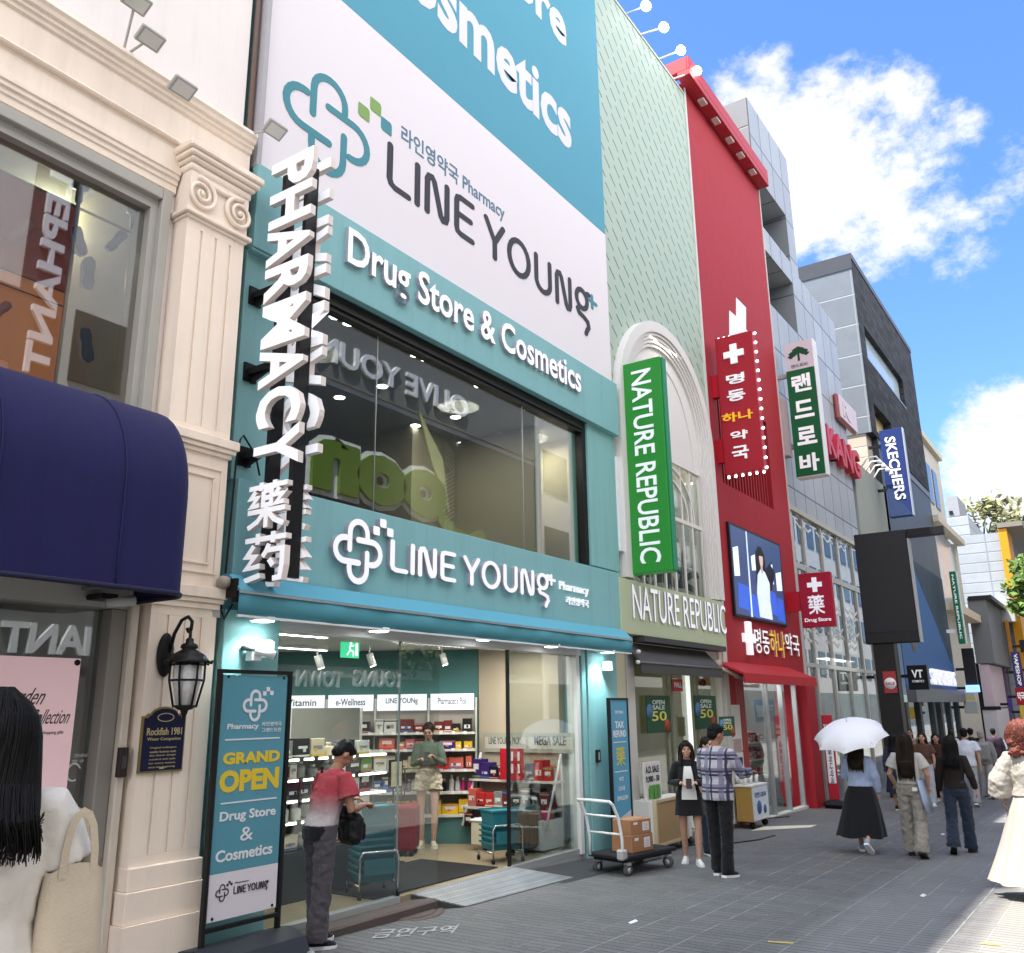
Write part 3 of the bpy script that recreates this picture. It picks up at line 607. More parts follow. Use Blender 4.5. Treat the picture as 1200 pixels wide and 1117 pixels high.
# cladding: pilaster strips beside the window and the shopfront
for a in ((PA, wx0 - .06, 6.29, 6.359, zL1, zD0), (wx1 + .05, PB - .05, 6.29, 6.359, zL1 + .05, zD0), (PA + .02, 5.47, 6.26, 6.359, .05, 2.82), (11.12, 12.0, 6.28, 6.359, 0, 2.82), (10.985, 11.11, 6.30, 6.359, .0, 2.82)): k = MB(); k.box(*a, .004); k.build('teal_cladding', M('teal_wall', (.24, .47, .48), .5, var=.05, bump=.05, streak=.3), b_ph)
k = MB(); k.box(12.005, PB, 6.30, 6.359, 0, 3.0); k.build('beige_strip', M('beige_strip', (.55, .50, .36), .6), b_ph)
# big billboard
bb = thing('pharmacy_billboard', 'huge printed billboard, white below and teal above, with dark LINE YOUNg wordmark', 'billboard', (8.5, 6.3, 7.1)); YB = 6.30
zt = (fZ(480, 71, YB) + fZ(705, 272, YB)) / 2
k = MB(); k.box(PA + .06, PB - .02, YB, 6.359, zD1 - .05, zt); k.build('white_sheet', M('billboard_white', (.80, .735, .765), .5, var=.015, bump=.03, bscale=3), bb)
k = MB(); k.box(PA + .06, PB - .02, YB, 6.359, zt + .0005, 16.2); k.build('teal_sheet', M('billboard_teal', (.075, .31, .42), .5, var=.02, bump=.03, bscale=3), bb)
k = MB(); k.box(PA, PA + .055, 6.24, 6.359, zD1, 20); k.build('side_trim', M('trim_grey', (.42, .40, .42), .5), bb)
tealp = M('print_teal', (.06, .25, .30), .5, var=.03); darkp = M('print_dark', (.035, .033, .042), .5, var=.05); greenp = M('print_green', (.22, .37, .10), .5, var=.03)
lc = Vector((fX(385, 147, YB), YB, fZ(385, 147, YB))); hx = (fX(437, 170, YB) - fX(335, 120, YB)) / 2; hz = (fZ(378, 84, YB) - fZ(392, 211, YB)) / 2
k = MB(); loop_logo(k, lc, X1 * (hx * .95), Z1 * hz * .95, NF, .006, .15, squares=[(1.48, .93)]); k.build('loop_logo', tealp, bb)
k = MB(); sq = MB(); loop_logo(sq, lc, X1 * (hx * .95), Z1 * hz * .95, NF, .006, .15, squares=[(.86, .86), (1.17, 1.19)]); nlo = len(MB().v)
g2_ = MB()                                            # the two green leaves only
cnt = 12
g2_.v = sq.v[-2 * 24:]; base_ = len(sq.v) - 48; g2_.f = [[i - base_ for i in f] for f in sq.f if min(f) >= base_]; g2_.mi = [0] * len(g2_.f); g2_.sm = [False] * len(g2_.f); g2_.build('green_leaf_print', greenp, bb)
ch = fZ(456, 177, YB) - fZ(453, 222, YB); O = Vector((fX(456, 222, YB), YB, fZ(453, 222, YB))); xe = fX(698, 348, YB); un = (xe - O.x) / 7.42
zr = fZ(668, 358, YB)
pl_ = MB(); k = MB(); wordmark(k, (O.x, YB, (O.z + zr) / 2), X1 * un, Z1 * ch, NF, .006, .15, plus=pl_); k.build('wordmark', darkp, bb); pl_.build('plus_sign', tealp, bb)
k = MB(); k.text('라인영약국 Pharmacy', (fX(470, 166, YB), YB, fZ(470, 170, YB)), X1 * (fX(591, 240, YB) - fX(470, 166, YB)), Z1 * (fZ(474, 147, YB) - fZ(474, 172, YB)), .005, .012); k.build('korean_print', M('print_slate', (.10, .20, .29), .5), bb)
lav = M('print_lavender', (.72, .70, .80), .5, var=.02)
k = MB(); zb_ = fZ(655, 163, YB); xr = fX(669, 150, YB); hgt = fZ(612, 77, YB) - fZ(612, 127, YB)
hgt = 1.02; k.text('Cosmetics', (xr - 5.05, YB, zb_ - .02), X1 * 5.05, Z1 * (hgt * 1.0), .005, .03); k.build('lavender_print', lav, bb); k = MB(); k.text('Drug Store', (xr - 5.4, YB, zb_ + 1.72), X1 * 5.35, Z1 * 1.15, .005, .03); k.build('lavender_print', lav, bb)
# Drug Store board
ds = thing('drug_store_board', 'projecting teal fascia board with raised white Drug Store & Cosmetics lettering', 'sign', (8.5, 6.2, zD0)); YD = 6.20
k = MB(); k.box(PA, PB - .03, YD, 6.2985, zD0, zD1, .006); k.build('board', teal, ds)
retl = M('return_lavender', (.40, .39, .45), .5, var=.05)
def edged(o, m2, n=NF):
    o.data.materials.append(m2)
    for p in o.data.polygons:
        if abs(p.normal.dot(n)) < .5: p.material_index = 1
def raised(par, name, body, pa, pb, Y, depth, bold, m=letterw, hpx=None):
    """raised letters: pa = pixel of lower left, pb = pixel of upper right of the line of text"""
    z0, z1 = fZ(*pa, Y), fZ(*pb, Y); x0, x1 = fX(*pa, Y), fX(*pb, Y)
    q = MB(); q.text(body, (x0, Y + .0005, z0), X1 * (x1 - x0), Z1 * (z1 - z0), depth, bold); q = q.build(name, m, par); edged(q, retl); return q
o1 = raised(ds, 'lettering', 'Drug Store & Cosmetics', (403, 321), (677, 431), YD, .05, .018)
# LINE YOUNG board
ly = thing('line_young_board', 'projecting teal fascia board with glowing white loop logo and LINE YOUNg lettering', 'sign', (8.5, 6.2, zL0)); YL_ = 6.20
k = MB(); k.box(PA + .02, fX(728.3, 735, YL_), YL_, 6.3585, zL0, zL1, .006); k.build('board', teal, ly)
lc = Vector((fX(415, 647, YL_), YL_, fZ(415, 647, YL_))); hx = (fX(443, 650, YL_) - fX(386, 645, YL_)) / 2; hz = (fZ(415, 609, YL_) - fZ(415, 684, YL_)) / 2
k = MB(); loop_logo(k, lc, X1 * hx * .95, Z1 * hz * .95, NF, .06, .2); edged(k.build('loop_logo', letterw, ly), retl)
O = Vector((fX(455, 669, YL_), YL_, fZ(456, 670, YL_))); ch = fZ(455, 637, YL_) - O.z; un = (fX(646, 678, YL_) - O.x) / 7.42
zr = fZ(610, 694, YL_); O.z = (O.z + zr) / 2
k = MB(); wordmark(k, O, X1 * un, Z1 * ch, NF, .055, .165, plus=k); edged(k.build('wordmark', letterw, ly), retl)
k = MB(); k.text('Pharmacy', (fX(655, 695, YL_), YL_, fZ(652, 693, YL_)), X1 * (fX(689, 690, YL_) - fX(655, 690, YL_)), Z1 * .15, .02, .01); k.text('라인영약국', (fX(663, 704, YL_), YL_, fZ(663, 708, YL_)), X1 * (fX(689, 705, YL_) - fX(663, 704, YL_)), Z1 * .11, .02, .005); k.build('small_lettering', letterw, ly)
# upper window with its room
k = MB(); fy0, fy1 = 6.325, 6.45
k.box(wx0 - .055, wx0, fy0, fy1, wz0 + .02, zD0 - .003); k.box(wx1 - .06, wx1 + .045, fy0, fy1, wz0 + .0205, zD0 - .003); k.box(wx0, wx1 - .06, fy0 - .02, fy1, wz1 - .15, zD0 - .003)
k.box(wx0, wx1 - .06, 6.33, 6.45, wz1 - .20, wz1 - .151)
wf = k.build('window_frame', M('frame_black', (.013, .012, .011), .35, var=.3), b_ph)
k = MB()
for a, b in ((.0, .32), (.36, .50), (.52, .80)): k.box(wx0 + a * 3, wx0 + b * 3, 6.28, 6.3285, wz0 + .005, wz0 + .03)
k.build('sill_tape', M('tape_pale', (.6, .62, .6), .5), wf)
k = MB(); k.box(wx0, wx1 - .06, 6.40, 6.41, wz0, wz1 - .2); k.build('pane', pane_up, wf)
for q in (440, 612): k = MB(); k.tube([(fX(q, 500, 6.398), 6.398, wz0 + .02), (fX(q, 500, 6.398), 6.398, wz1 - .2)], .006, 4); k.build('pane_joint', M('silicone', (.4, .4, .38), .5), wf)
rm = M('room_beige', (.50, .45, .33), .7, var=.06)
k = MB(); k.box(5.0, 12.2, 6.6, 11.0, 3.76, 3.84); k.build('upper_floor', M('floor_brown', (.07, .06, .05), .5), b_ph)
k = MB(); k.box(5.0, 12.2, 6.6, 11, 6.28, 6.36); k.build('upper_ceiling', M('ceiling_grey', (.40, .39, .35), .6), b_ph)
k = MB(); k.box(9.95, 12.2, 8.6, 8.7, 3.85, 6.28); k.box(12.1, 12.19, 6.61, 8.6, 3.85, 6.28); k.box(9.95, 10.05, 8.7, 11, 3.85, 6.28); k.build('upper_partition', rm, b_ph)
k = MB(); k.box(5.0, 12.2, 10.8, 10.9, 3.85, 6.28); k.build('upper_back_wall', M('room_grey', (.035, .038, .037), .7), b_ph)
k = MB(); k.box(11.1, 11.3, 7.1, 8.6, 3.86, 6.27); k.build('upper_column', rm, b_ph)
def hatch(k_, x0, z0, w, h, dirn, n):
    for i in range(n):
        a = i / n
        if dirn == 0: k_.box(x0, x0 + w, 8.58, 8.599, z0 + a * h, z0 + a * h + h / n * .55)
        elif dirn == 1: k_.box(x0 + a * w, x0 + a * w + w / n * .55, 8.58, 8.599, z0, z0 + h)
        else:
            s = 1 if dirn == 2 else -1; cx = x0 + w / 2; cz = z0 + a * h
            k_.add([(cx - w / 2, 8.585, cz - s * w * .3), (cx + w / 2, 8.585, cz + s * w * .3), (cx + w / 2, 8.585, cz + s * w * .3 + h / n * .5), (cx - w / 2, 8.585, cz - s * w * .3 + h / n * .5)], [(0, 1, 2, 3)])
hp = thing('hatch_reflection_panel', 'pale woven hatch stripes imitating a reflection at the right of the upper pharmacy window', 'wall panel', (11.6, 8.58, 4.3))  # stripes stand in for a pattern mirrored from across the street
k = MB()
for j, dn in enumerate((1, 2, 3, 2, 1)): hatch(k, 11.35, 4.3 + j * .36, .62, .34, dn, 6)
for j, dn in enumerate((1, 2, 2, 3)): hatch(k, 10.75, 4.5 + j * .42, .25, .40, dn, 6)
k.build('hatch_stripes', M('hatch_pale', (.68, .64, .52), .6), hp)
dl0 = None
for i, (px, py) in enumerate(((394, 370), (410, 378), (362, 417), (448, 452), (488, 415), (500, 420), (398, 465), (487, 498), (534, 488), (541, 519), (562, 451), (573, 455), (587, 509), (619, 478), (628, 482))):
    d = ray(px, py); t = (6.279 - EYE) / d.z; c = Vector((d.x * t, d.y * t, 6.279)); c.y = min(c.y, 10.6)
    if dl0 is None:
        dl0 = t_ = thing('ceiling_downlight', 'round recessed downlight glowing in the upper pharmacy room ceiling', 'ceiling lamp', c, 'downlights in the upper pharmacy room')
        k = MB(); k.smooth = True; k.lathe(c, [(.075, -.012), (.095, -.012), (.095, 0)], 18); k.build('trim_ring', white, t_); k = MB(); k.lathe(c, [(.001, -.0165), (.074, -.0165), (.074, -.013)], 16); k.build('lamp', M('down_glow', (.9, .9, .9), .4, emit=9, ecol=(1, .97, .9)), t_)
    else: t_ = copy_tree(dl0); t_.location = c
for x, y in ((7.0, 7.6), (9.6, 7.4), (11.5, 7.4)):
    l = bpy.data.lights.new('room_light', 'AREA'); l.shape = 'DISK'; l.size = .6; l.energy = 4 if x < 9 else 13; l.color = (1, .93, .78); lo = bpy.data.objects.new('room_light', l); COL.objects.link(lo); lo.location = (x, y, 6.22)

# ------------------------------------------------------------------ vertical letter sign PHARMACY
vs_ = thing('vertical_pharmacy_sign', 'projecting vertical sign of thick white letters PHARMACY with two characters below, on black arms', 'sign', (4.9, 5.8, 3.0))
XS = 4.86; yL, yR = 6.03, 5.46
ztop = vYZ(340, 184, XS)[1]; zbot = vYZ(318, 548, XS)[1]
adv = [.64, .74, .74, .70, .86, .74, .72, .72]; gap = .045; tot = sum(adv) + gap * 7; sc = (ztop - zbot) / tot; z = ztop
side = M('letter_return_bounce', (.80, .71, .67), .45, var=.03)  # pinkish tint paints in warm light bounced onto the letter sides
def tall_letters(mb_, body, O, ux, uy, depth, bold, n):
    mb_.text(body, O, ux, uy, depth, bold, n=n)
def two_tone(o, n):
    """the faces that look along n keep the lit face material, the returns take the second one"""
    o.data.materials.append(side)
    for p in o.data.polygons:
        if abs(p.normal.dot(n)) < .5: p.material_index = 1
for chx, a in zip('PHARMACY', adv):
    k = MB(); k.text(chx, (XS + .06, yL, z), -Z1 * (a * sc), -Y1 * (yL - yR), .06, .032, n=NX); two_tone(k.build('letter', letterw, vs_), NX)
    k = MB(); k.text(chx, (XS + .22, yR, z), -Z1 * (a * sc), Y1 * (yL - yR), .06, .032, n=X1); two_tone(k.build('rear_letter', letterw, vs_), NX)
    z -= (a + gap) * sc
# the two Chinese characters built from straight strokes
YAO1 = [[(.02, .88), (.98, .88)], [(.33, .98), (.33, .8)], [(.67, .98), (.67, .8)],
        [(.40, .78), (.60, .78), (.60, .48), (.40, .48), (.40, .78)], [(.40, .63), (.60, .63)], [(.5, .86), (.47, .78)],
        [(.20, .80), (.08, .66), (.26, .66), (.10, .48), (.30, .50)], [(.80, .80), (.70, .66), (.90, .66), (.72, .48), (.92, .50)],
        [(.03, .36), (.97, .36)], [(.5, .47), (.5, .0)], [(.47, .34), (.28, .14), (.05, .03)], [(.53, .34), (.72, .14), (.95, .03)]]
YAO2 = [[(.02, .86), (.98, .86)], [(.32, .98), (.32, .76)], [(.68, .98), (.68, .76)], [(.24, .74), (.08, .54), (.28, .52), (.08, .30), (.40, .33)], [(.05, .06), (.42, .14)],
        [(.60, .74), (.54, .60), (.46, .50)], [(.56, .62), (.92, .62), (.92, .30), (.88, .06), (.72, .05)], [(.62, .44), (.72, .30)]]
for ch_, ya, yb_, z0, z1 in ((YAO1, 6.06, 5.56, vYZ(318, 617, XS)[1], vYZ(318, 562, XS)[1]), (YAO2, 6.07, 5.54, vYZ(310, 682, XS)[1], vYZ(316, 622, XS)[1])):
    k = MB()
    for i, p in enumerate(ch_): k.stroke(p, .105, (XS + .06 - .0007 * i, ya, z0), Y1 * (yb_ - ya), Z1 * (z1 - z0), NX, .06, rnd=False)
    two_tone(k.build('letter', letterw, vs_), NX)
    k = MB()
    for i, p in enumerate(ch_): k.stroke([(1 - a, b) for a, b in p], .105, (XS + .22 + .0007 * i, ya, z0), Y1 * (yb_ - ya), Z1 * (z1 - z0), X1, .06, rnd=False)
    two_tone(k.build('rear_letter', letterw, vs_), NX)
k = MB()
for y in (5.93, 5.62): k.box(XS + .075, XS + .205, y - .025, y + .025, zbot - .95, ztop - .1)
k.build('black_frame', black, vs_)
for py in (345, 437, 537):
    zz = fZ(290, py, 6.29); k = MB(); k.box(XS + .06, XS + .14, 5.9, 6.28, zz - .03, zz + .03); k.box(XS + .03, XS + .17, 6.265, 6.289, zz - .09, zz + .09); k.prism([(XS + .095, 6.26, zz - .03), (XS + .095, 6.0, zz - .03), (XS + .095, 6.26, zz - .11)], (.02, 0, 0)); k.build('support_arm', black, vs_)
k = MB(); k.box(PA, 5.2, 6.215, 6.2985, fZ(288, 287, 6.2), zD0 - .001, .005); k.build('board_return', teal, ds)

# ------------------------------------------------------------------ retracted awning with lamps
aw2 = thing('teal_awning', 'rolled up teal canvas awning with white hem and aluminium end caps over the open shopfront', 'awning', (8.5, 5.95, 2.75))
ax0, ax1 = fX(279, 720, 5.95), fX(741, 750, 5.95); zh = fZ(500, 742.6, 5.95); zm = fZ(500, 719, 5.95)
tl = M('awning_teal', (.085, .30, .37), .6, var=.06, vscale=5, bump=.08, bscale=90)
k = MB(); k.smooth = False; k.profx([(6.199, zm + .16), (6.10, zm + .15), (5.95, zm + .01), (5.945, zm), (6.199, zm + .0)], ax0, ax1); k.build('canvas_slope', M('awning_blue', (.12, .40, .52), .5, var=.05, bump=.05, bscale=90), aw2)
k = MB(); nseg = 60; rings = []
for i in range(nseg + 1):
    x = ax0 + .01 + (ax1 - ax0 - .02) * i / nseg; w_ = .012 * math.sin(x * 5.1) + .008 * math.sin(x * 13.7); rings.append([(x, 5.955, zm - .004), (x, 5.962 + w_, (zm + zh) / 2), (x, 5.968 + w_ * .6, zh + .012), (x, 5.975 + w_ * .6, zh + .012), (x, 5.975, zm - .004)])
k.loft(rings, True, True, True); k.build('valance', tl, aw2)
k = MB(); k.box(ax0, ax1, 5.945, 5.955, zm - .022, zm - .002); k.build('front_bar', alu, aw2)
k = MB(); k.box(ax0 + .01, ax1 - .01, 5.962, 5.984, zh - .006, zh + .0115); k.build('white_hem', white, aw2)
k = MB(); k.smooth = True; k.lathe((ax0 - .07, 6.1, zm + .07), [(.02, -.03), (.045, -.02), (.055, .0), (.055, .05)], 14, 'X'); k.build('end_cap', M('end_cap', (.42, .36, .30), .5), aw2)
k = MB(); k.box(ax0 - .02, ax0 + .01, 5.98, 6.2, zm - .06, zm + .1); k.box(ax0 + .0, ax0 + .03, 5.99, 6.05, zm - .1, zm - .0); k.build('end_bracket', black, aw2)
k = MB(); k.prism([(ax0 - .04, 6.2, zh + .14), (ax0 - .16, 6.22, zh + .0), (ax0 - .02, 6.2, zh - .01)], (0, -.05, 0)); k.build('torn_flap', M('flap', (.45, .44, .42), .6), aw2)
lamp0 = None
for i, (px, py) in enumerate(((308, 728), (444, 740), (568, 750), (647, 758), (712, 765))):
    Y = 6.08; c = Vector((fX(px, py, Y), Y, fZ(px, py, Y)))
    if lamp0 is None:
        lamp0 = t_ = thing('under_awning_lamp', '', 'lamp', c, 'lamps under the teal awning')
        k = MB(); k.smooth = True; k.lathe(c, [(.10, 0), (.115, .01), (.115, .03), (.03, .045), (.02, .07)], 18); k.build('shade', white, t_); k = MB(); k.lathe(c, [(.001, -.012), (.08, -.006), (.098, -.001)], 16); k.build('lens', M('led_lens', (.9, .9, .9), .4, emit=7, ecol=(.95, 1, 1)), t_)
    else: t_ = copy_tree(lamp0); t_.location = c
    t_['label'] = ['round lamp under the teal awning nearest the PHARMACY letters', 'round awning lamp above the fixed left glass pane', 'round awning lamp over the right part of the open doorway', 'round awning lamp above the right sliding glass', 'round awning lamp above the TAX REFUND sign'][i]
    l = bpy.data.lights.new('awning_light', 'SPOT'); l.energy = 17 if i in (0, 4) else 6; l.spot_size = 2.4; l.spot_blend = .6; l.shadow_soft_size = .06; l.color = (.80, 1, 1); lo = bpy.data.objects.new('awning_light', l); COL.objects.link(lo); lo.parent = t_; lo.location = (0, 0, -.02)
# sconces and cctv on the teal wall
for (px, py, lab) in ((309, 762, 'white box sconce washing the teal wall above the GRAND OPEN board'), (711, 781, 'small white box sconce on the teal strip above the TAX REFUND sign')):
    Y = 6.2; c = Vector((fX(px, py, Y), Y, fZ(px, py, Y))); t_ = thing('wall_sconce', lab, 'wall lamp', c); s_ = 1.25 if px < 400 else 1
    k = MB(); k.box(c.x - .05 * s_, c.x + .05 * s_, 6.13, 6.245, c.z - .06, c.z + .06 * s_, .006); k.build('housing', M('sconce_white', (.8, .82, .82), .4, emit=.25), t_)
    if px < 400: k = MB(); k.box(c.x - .16, c.x - .055, 6.15, 6.245, c.z - .10, c.z - .0, .006); k.build('junction_box', white, t_)
    k = MB(); k.box(c.x - .035, c.x + .035, 6.14, 6.235, c.z + .062 * s_, c.z + .066 * s_); k.build('lamp', M('cool_glow', (.9, .9, .9), .4, emit=5, ecol=(.8, 1, 1)), t_)
cc = thing('bullet_camera', 'white bullet security camera on the teal wall under the awning end', 'security camera', (5.1, 6.2, 2.4)); c = Vector((fX(313, 766, 6.1), 6.1, fZ(313, 766, 6.1)))
k = MB(); k.smooth = True; k.tube([c + Vector((-.09, .05, .03)), c + Vector((.06, -.03, -.015))], [.034, .036], 12); k.build('camera_body', white, cc)
k = MB(); k.smooth = True; k.tube([c + Vector((.061, -.031, -.0155)), c + Vector((.068, -.035, -.018))], .03, 12); k.build('lens', black, cc); k = MB(); k.tube([c + Vector((-.09, .05, .03)), c + Vector((-.15, .15, .05))], .022, 8); k.build('bracket', M('cam_dark', (.08, .08, .08), .5), cc)
ib = thing('access_reader', 'small black access reader on the teal strip beside the sliding glass', 'reader', (11.5, 6.25, 1.4)); c = Vector((fX(700, 886, 6.27), 6.27, fZ(700, 886, 6.27)))
k = MB(); k.box(c.x - .045, c.x + .045, 6.235, 6.279, c.z - .085, c.z + .085, .008); k.build('casing', black, ib); k = MB(); k.box(c.x - .03, c.x + .0, 6.229, 6.234, c.z - .05, c.z + .05); k.build('face', M('reader_grey', (.35, .36, .36), .3), ib)

# ------------------------------------------------------------------ shopfront glazing
GX0, GX1, GX2, GX3 = 5.50, fX(466, 1047, 6.35), fX(597, 1013, 6.35), fX(677, 992, 6.35); ZS, ZT = .17, 2.68
k = MB(); k.box(5.46, 10.98, 6.30, 6.5, ZT, 2.839); k.box(5.46, 5.5, 6.31, 6.45, .1, ZT); k.box(GX3, GX3 + .085, 6.29, 6.45, .1, ZT)
sf = k.build('shopfront_frame', M('frame_white', (.66, .655, .64), .45), b_ph)
for a, b in ((5.46, GX1), (GX2 - .03, GX3)): k = MB(); k.box(a, b, 6.315, 6.42, .10, ZS); k.build('bottom_rail', alu, sf)
k = MB(); k.box(GX0, GX1, 6.36, 6.372, ZS, ZT); k.build('fixed_pane', pane, b_ph)
k = MB(); k.box(GX1 - .03, fX(512, 1000, 6.40), 6.385, 6.395, ZS, ZT); k.build('sliding_pane', pane, b_ph)
k = MB(); k.box(GX2, GX3, 6.345, 6.357, ZS, ZT); pr_ = k.build('sliding_pane', pane_dim, b_ph)
k = MB(); k.box(GX2 - .022, GX2 + .012, 6.335, 6.365, ZS, ZT); k.box(GX2 + .05, GX2 + .06, 6.36, 6.37, ZS, ZT); k.build('edge_seal', black, pr_)
k = MB(); k.box(fX(470, 760, 6.37) - .012, fX(470, 760, 6.37) + .012, 6.374, 6.384, ZS, ZT); k.build('pane_joint', M('joint_grey', (.25, .27, .26), .5), b_ph)
# step, kerb and floor
k = MB(); k.box(5.2, 11.0, 6.33, 12.4, .05, .165); k.build('shop_floor', M('shop_floor', (.30, .24, .155), .35, var=.12, vscale=2), b_ph)
kb = M('kerb_stone', (.11, .085, .075), .7, var=.3, bump=.3); k = MB(); k.box(4.75, GX1 + .35, 6.10, 6.33, -.02, .115, .02); tag(k.build('kerb_stone', kb), 'reddish dark stone kerb in front of the fixed glass by the GRAND OPEN board', 'kerb')
k = MB(); k.box(4.72, 12.3, 6.315, 6.358, -.1, .098); k.build('plinth', M('plinth_grey', (.30, .30, .29), .6), b_ph)
k = MB(); c = Vector((fX(600, 1000), 6.0, 0)); k.add([(GX2 - .3, 6.312, .11), (12.2, 6.312, -.02), (12.2, 5.75, -.065), (GX2 + .4, 5.85, -.03), (GX2 + .4, 6.0, -.03)], [(0, 1, 2, 3, 4)]); k.add([(GX2 - .3, 6.312, .11), (GX2 + .4, 6.0, -.03), (GX2 + .4, 6.0, -.2), (GX2 - .3, 6.312, -.2)], [(0, 1, 2, 3)]); struct(k.build('asphalt_apron', M('asphalt_dark', (.055, .055, .058), .85, var=.25, vscale=8, bump=.4, bscale=120)))
mh = thing('manhole_cover', 'round brown manhole cover set in the ground beside the metal ramp', 'manhole cover', G(462, 1069)); c = G(462, 1069)
k = MB(); k.lathe(c, [(.42, -.02), (.42, .012), (.39, .02), (.001, .022)], 28); k.build('lid', M('rust_iron', (.10, .075, .065), .7, var=.3, bump=.3, bscale=30), mh); k = MB(); k.lathe(c, [(.5, -.03), (.5, .004), (.43, .006)], 28); k.build('rim', kb, mh)
rp = thing('metal_ramp', 'grey checker plate metal ramp sloping from the open pharmacy doorway to the pavers', 'ramp', (8.6, 6.1, 0))
def plate_mat():
    m, nd, ln, bs = _new('checker_plate'); t = nd.new('ShaderNodeTexCoord'); mp = nd.new('ShaderNodeMapping'); mp.inputs['Rotation'].default_value = (0, 0, .785); mp.inputs['Scale'].default_value = (1, 1, 1); ln(t.outputs['Object'], mp.inputs[0])
    ck = nd.new('ShaderNodeTexChecker'); ck.inputs['Scale'].default_value = 30; ln(mp.outputs[0], ck.inputs[0])
    n = nd.new('ShaderNodeTexNoise'); n.inputs['Scale'].default_value = 4; n.inputs['Detail'].default_value = 6; ln(t.outputs['Object'], n.inputs['Vector'])
    mx = nd.new('ShaderNodeMix'); mx.data_type = 'RGBA'; ln(ck.outputs['Fac'], mx.inputs[0]); mx.inputs[6].default_value = (.24, .24, .245, 1); mx.inputs[7].default_value = (.36, .36, .365, 1)
    m2 = nd.new('ShaderNodeMix'); m2.data_type = 'RGBA'; m2.blend_type = 'MULTIPLY'; m2.inputs[0].default_value = .5; ln(mx.outputs[2], m2.inputs[6]); ln(n.outputs[0], m2.inputs[7]); ln(m2.outputs[2], bs.inputs['Base Color'])
    bs.inputs['Metallic'].default_value = .25; bs.inputs['Roughness'].default_value = .5
    bp = nd.new('ShaderNodeBump'); bp.inputs['Strength'].default_value = .5; bp.inputs['Distance'].default_value = .006; ln(ck.outputs['Fac'], bp.inputs['Height']); ln(bp.outputs[0], bs.inputs['Normal']); return m
bl_, br_ = Vector((fX(482, 1049, 6.31), 6.31, .172)), Vector((fX(600, 1012, 6.31), 6.31, .172)); fl_, frr = G(546, 1062, .012), G(672, 1028, .012)
k = MB(); k.add([bl_, br_, frr, fl_] + [p - Z1 * .012 for p in (bl_, br_, frr, fl_)], [(0, 1, 2, 3), (7, 6, 5, 4), (0, 3, 7, 4), (3, 2, 6, 7), (2, 1, 5, 6), (1, 0, 4, 5)]); k.build('plate', plate_mat(), rp)
k = MB(); k.add([bl_ - Z1 * .014, fl_ - Z1 * .013, Vector((bl_.x, 6.30, -.02))], [(0, 1, 2)]); k.prism([bl_ - Z1 * .015, fl_ - Z1 * .014, Vector((bl_.x + .0, 6.30, -.05))], (.02, 0, 0)); k.build('side_skirt', M('skirt_dark', (.05, .05, .05), .6), rp)
# faded ground stencil
k = MB(); A = G(432, 1101); B = G(530, 1095); Ct = G(445, 1090)
k.text('금연구역', A + Z1 * .004, B - A, Ct - A, .003, .01, n=Z1); st_ = k.build('faded_stencil', M('stencil', (.34, .34, .34), .8, var=.5, vscale=20)); tag(st_, 'worn pale lettering stencilled on the pavers in front of the man in red', 'ground marking')

# ------------------------------------------------------------------ inside the pharmacy
FZ = .165                                             # floor level of the shop
DO = Vector((10.85, 8.0, 0)); DU = Vector((-.56, .8285, 0)).normalized(); DN = Vector((-DU.y, DU.x, 0))   # the slanting rear wall
if DN.y > 0 or DN.x > 0: DN = Vector((-abs(DU.y), -abs(DU.x), 0))
DN = Vector((-.8285, -.56, 0)).normalized()
def dW(px, py, out=0.0):
    d = ray(px, py); P0 = DO + DN * out; t = (DN.dot(P0) - 0) / (DN.x * d.x + DN.y * d.y); p = Vector((d.x * t, d.y * t, EYE + d.z * t)); return (p - P0).dot(DU), p.z
def dP(u, z, out=0.0): return DO + DU * u + DN * out + Z1 * z
def dbox(mb_, u0, u1, z0, z1, o0, o1, b=0.0):
    """a box standing on the slanting wall: u along the wall, o out from it"""
    q = MB(); q.box(u0, u1, o0, o1, z0, z1, b); mb_.add([dP(u, z, o) for u, o, z in q.v], q.f, False)
teal_in = M('interior_teal', (.055, .16, .155), .5, var=.05)
k = MB(); k.box(10.86, 12.19, 6.61, 8.0, FZ, 2.84)
struct_side = k.build('side_wall', M('beige_inside', (.52, .45, .34), .7, var=.05), b_ph)
k = MB(); dbox(k, 0, 6.5, FZ, 2.84, -.1, 0); k.build('rear_wall', teal_in, b_ph)
k = MB(); k.box(5.38, 5.46, 6.6, 12.4, FZ, 2.84); k.box(5.46, 7.5, 11.6, 11.7, FZ, 2.84); k.build('left_wall', teal_in, b_ph)
k = MB(); k.box(5.2, 12.2, 6.6, 12.4, 2.842, 2.9); k.build('shop_ceiling', M('shop_ceiling', (.62, .62, .60), .6), b_ph)
for (x, y, w, h) in ((6.6, 7.6, 1.5, .3), (9.0, 7.4, 1.5, .3), (8.0, 9.2, 1.8, .3), (10.0, 7.0, .9, .3)):
    t_ = thing('ceiling_strip_lamp', 'white strip lamp on the pharmacy ceiling', 'ceiling lamp', (x, y, 2.8), 'strip lamps on the pharmacy ceiling')
    k = MB(); k.box(x - w / 2, x + w / 2, y - .03, y + .03, 2.79, 2.84); k.build('casing', white, t_); k = MB(); k.box(x - w / 2 + .01, x + w / 2 - .01, y - .02, y + .02, 2.783, 2.7895); k.build('tube', M('strip_glow', (.9, .9, .9), .4, emit=9, ecol=(1, .99, .95)), t_)
    l = bpy.data.lights.new('strip_light', 'AREA'); l.shape = 'RECTANGLE'; l.size = w; l.size_y = .3; l.energy = 9.5; l.color = (1, .95, .86); lo = bpy.data.objects.new('strip_light', l); COL.objects.link(lo); lo.parent = t_; lo.location = (0, 0, -.03)
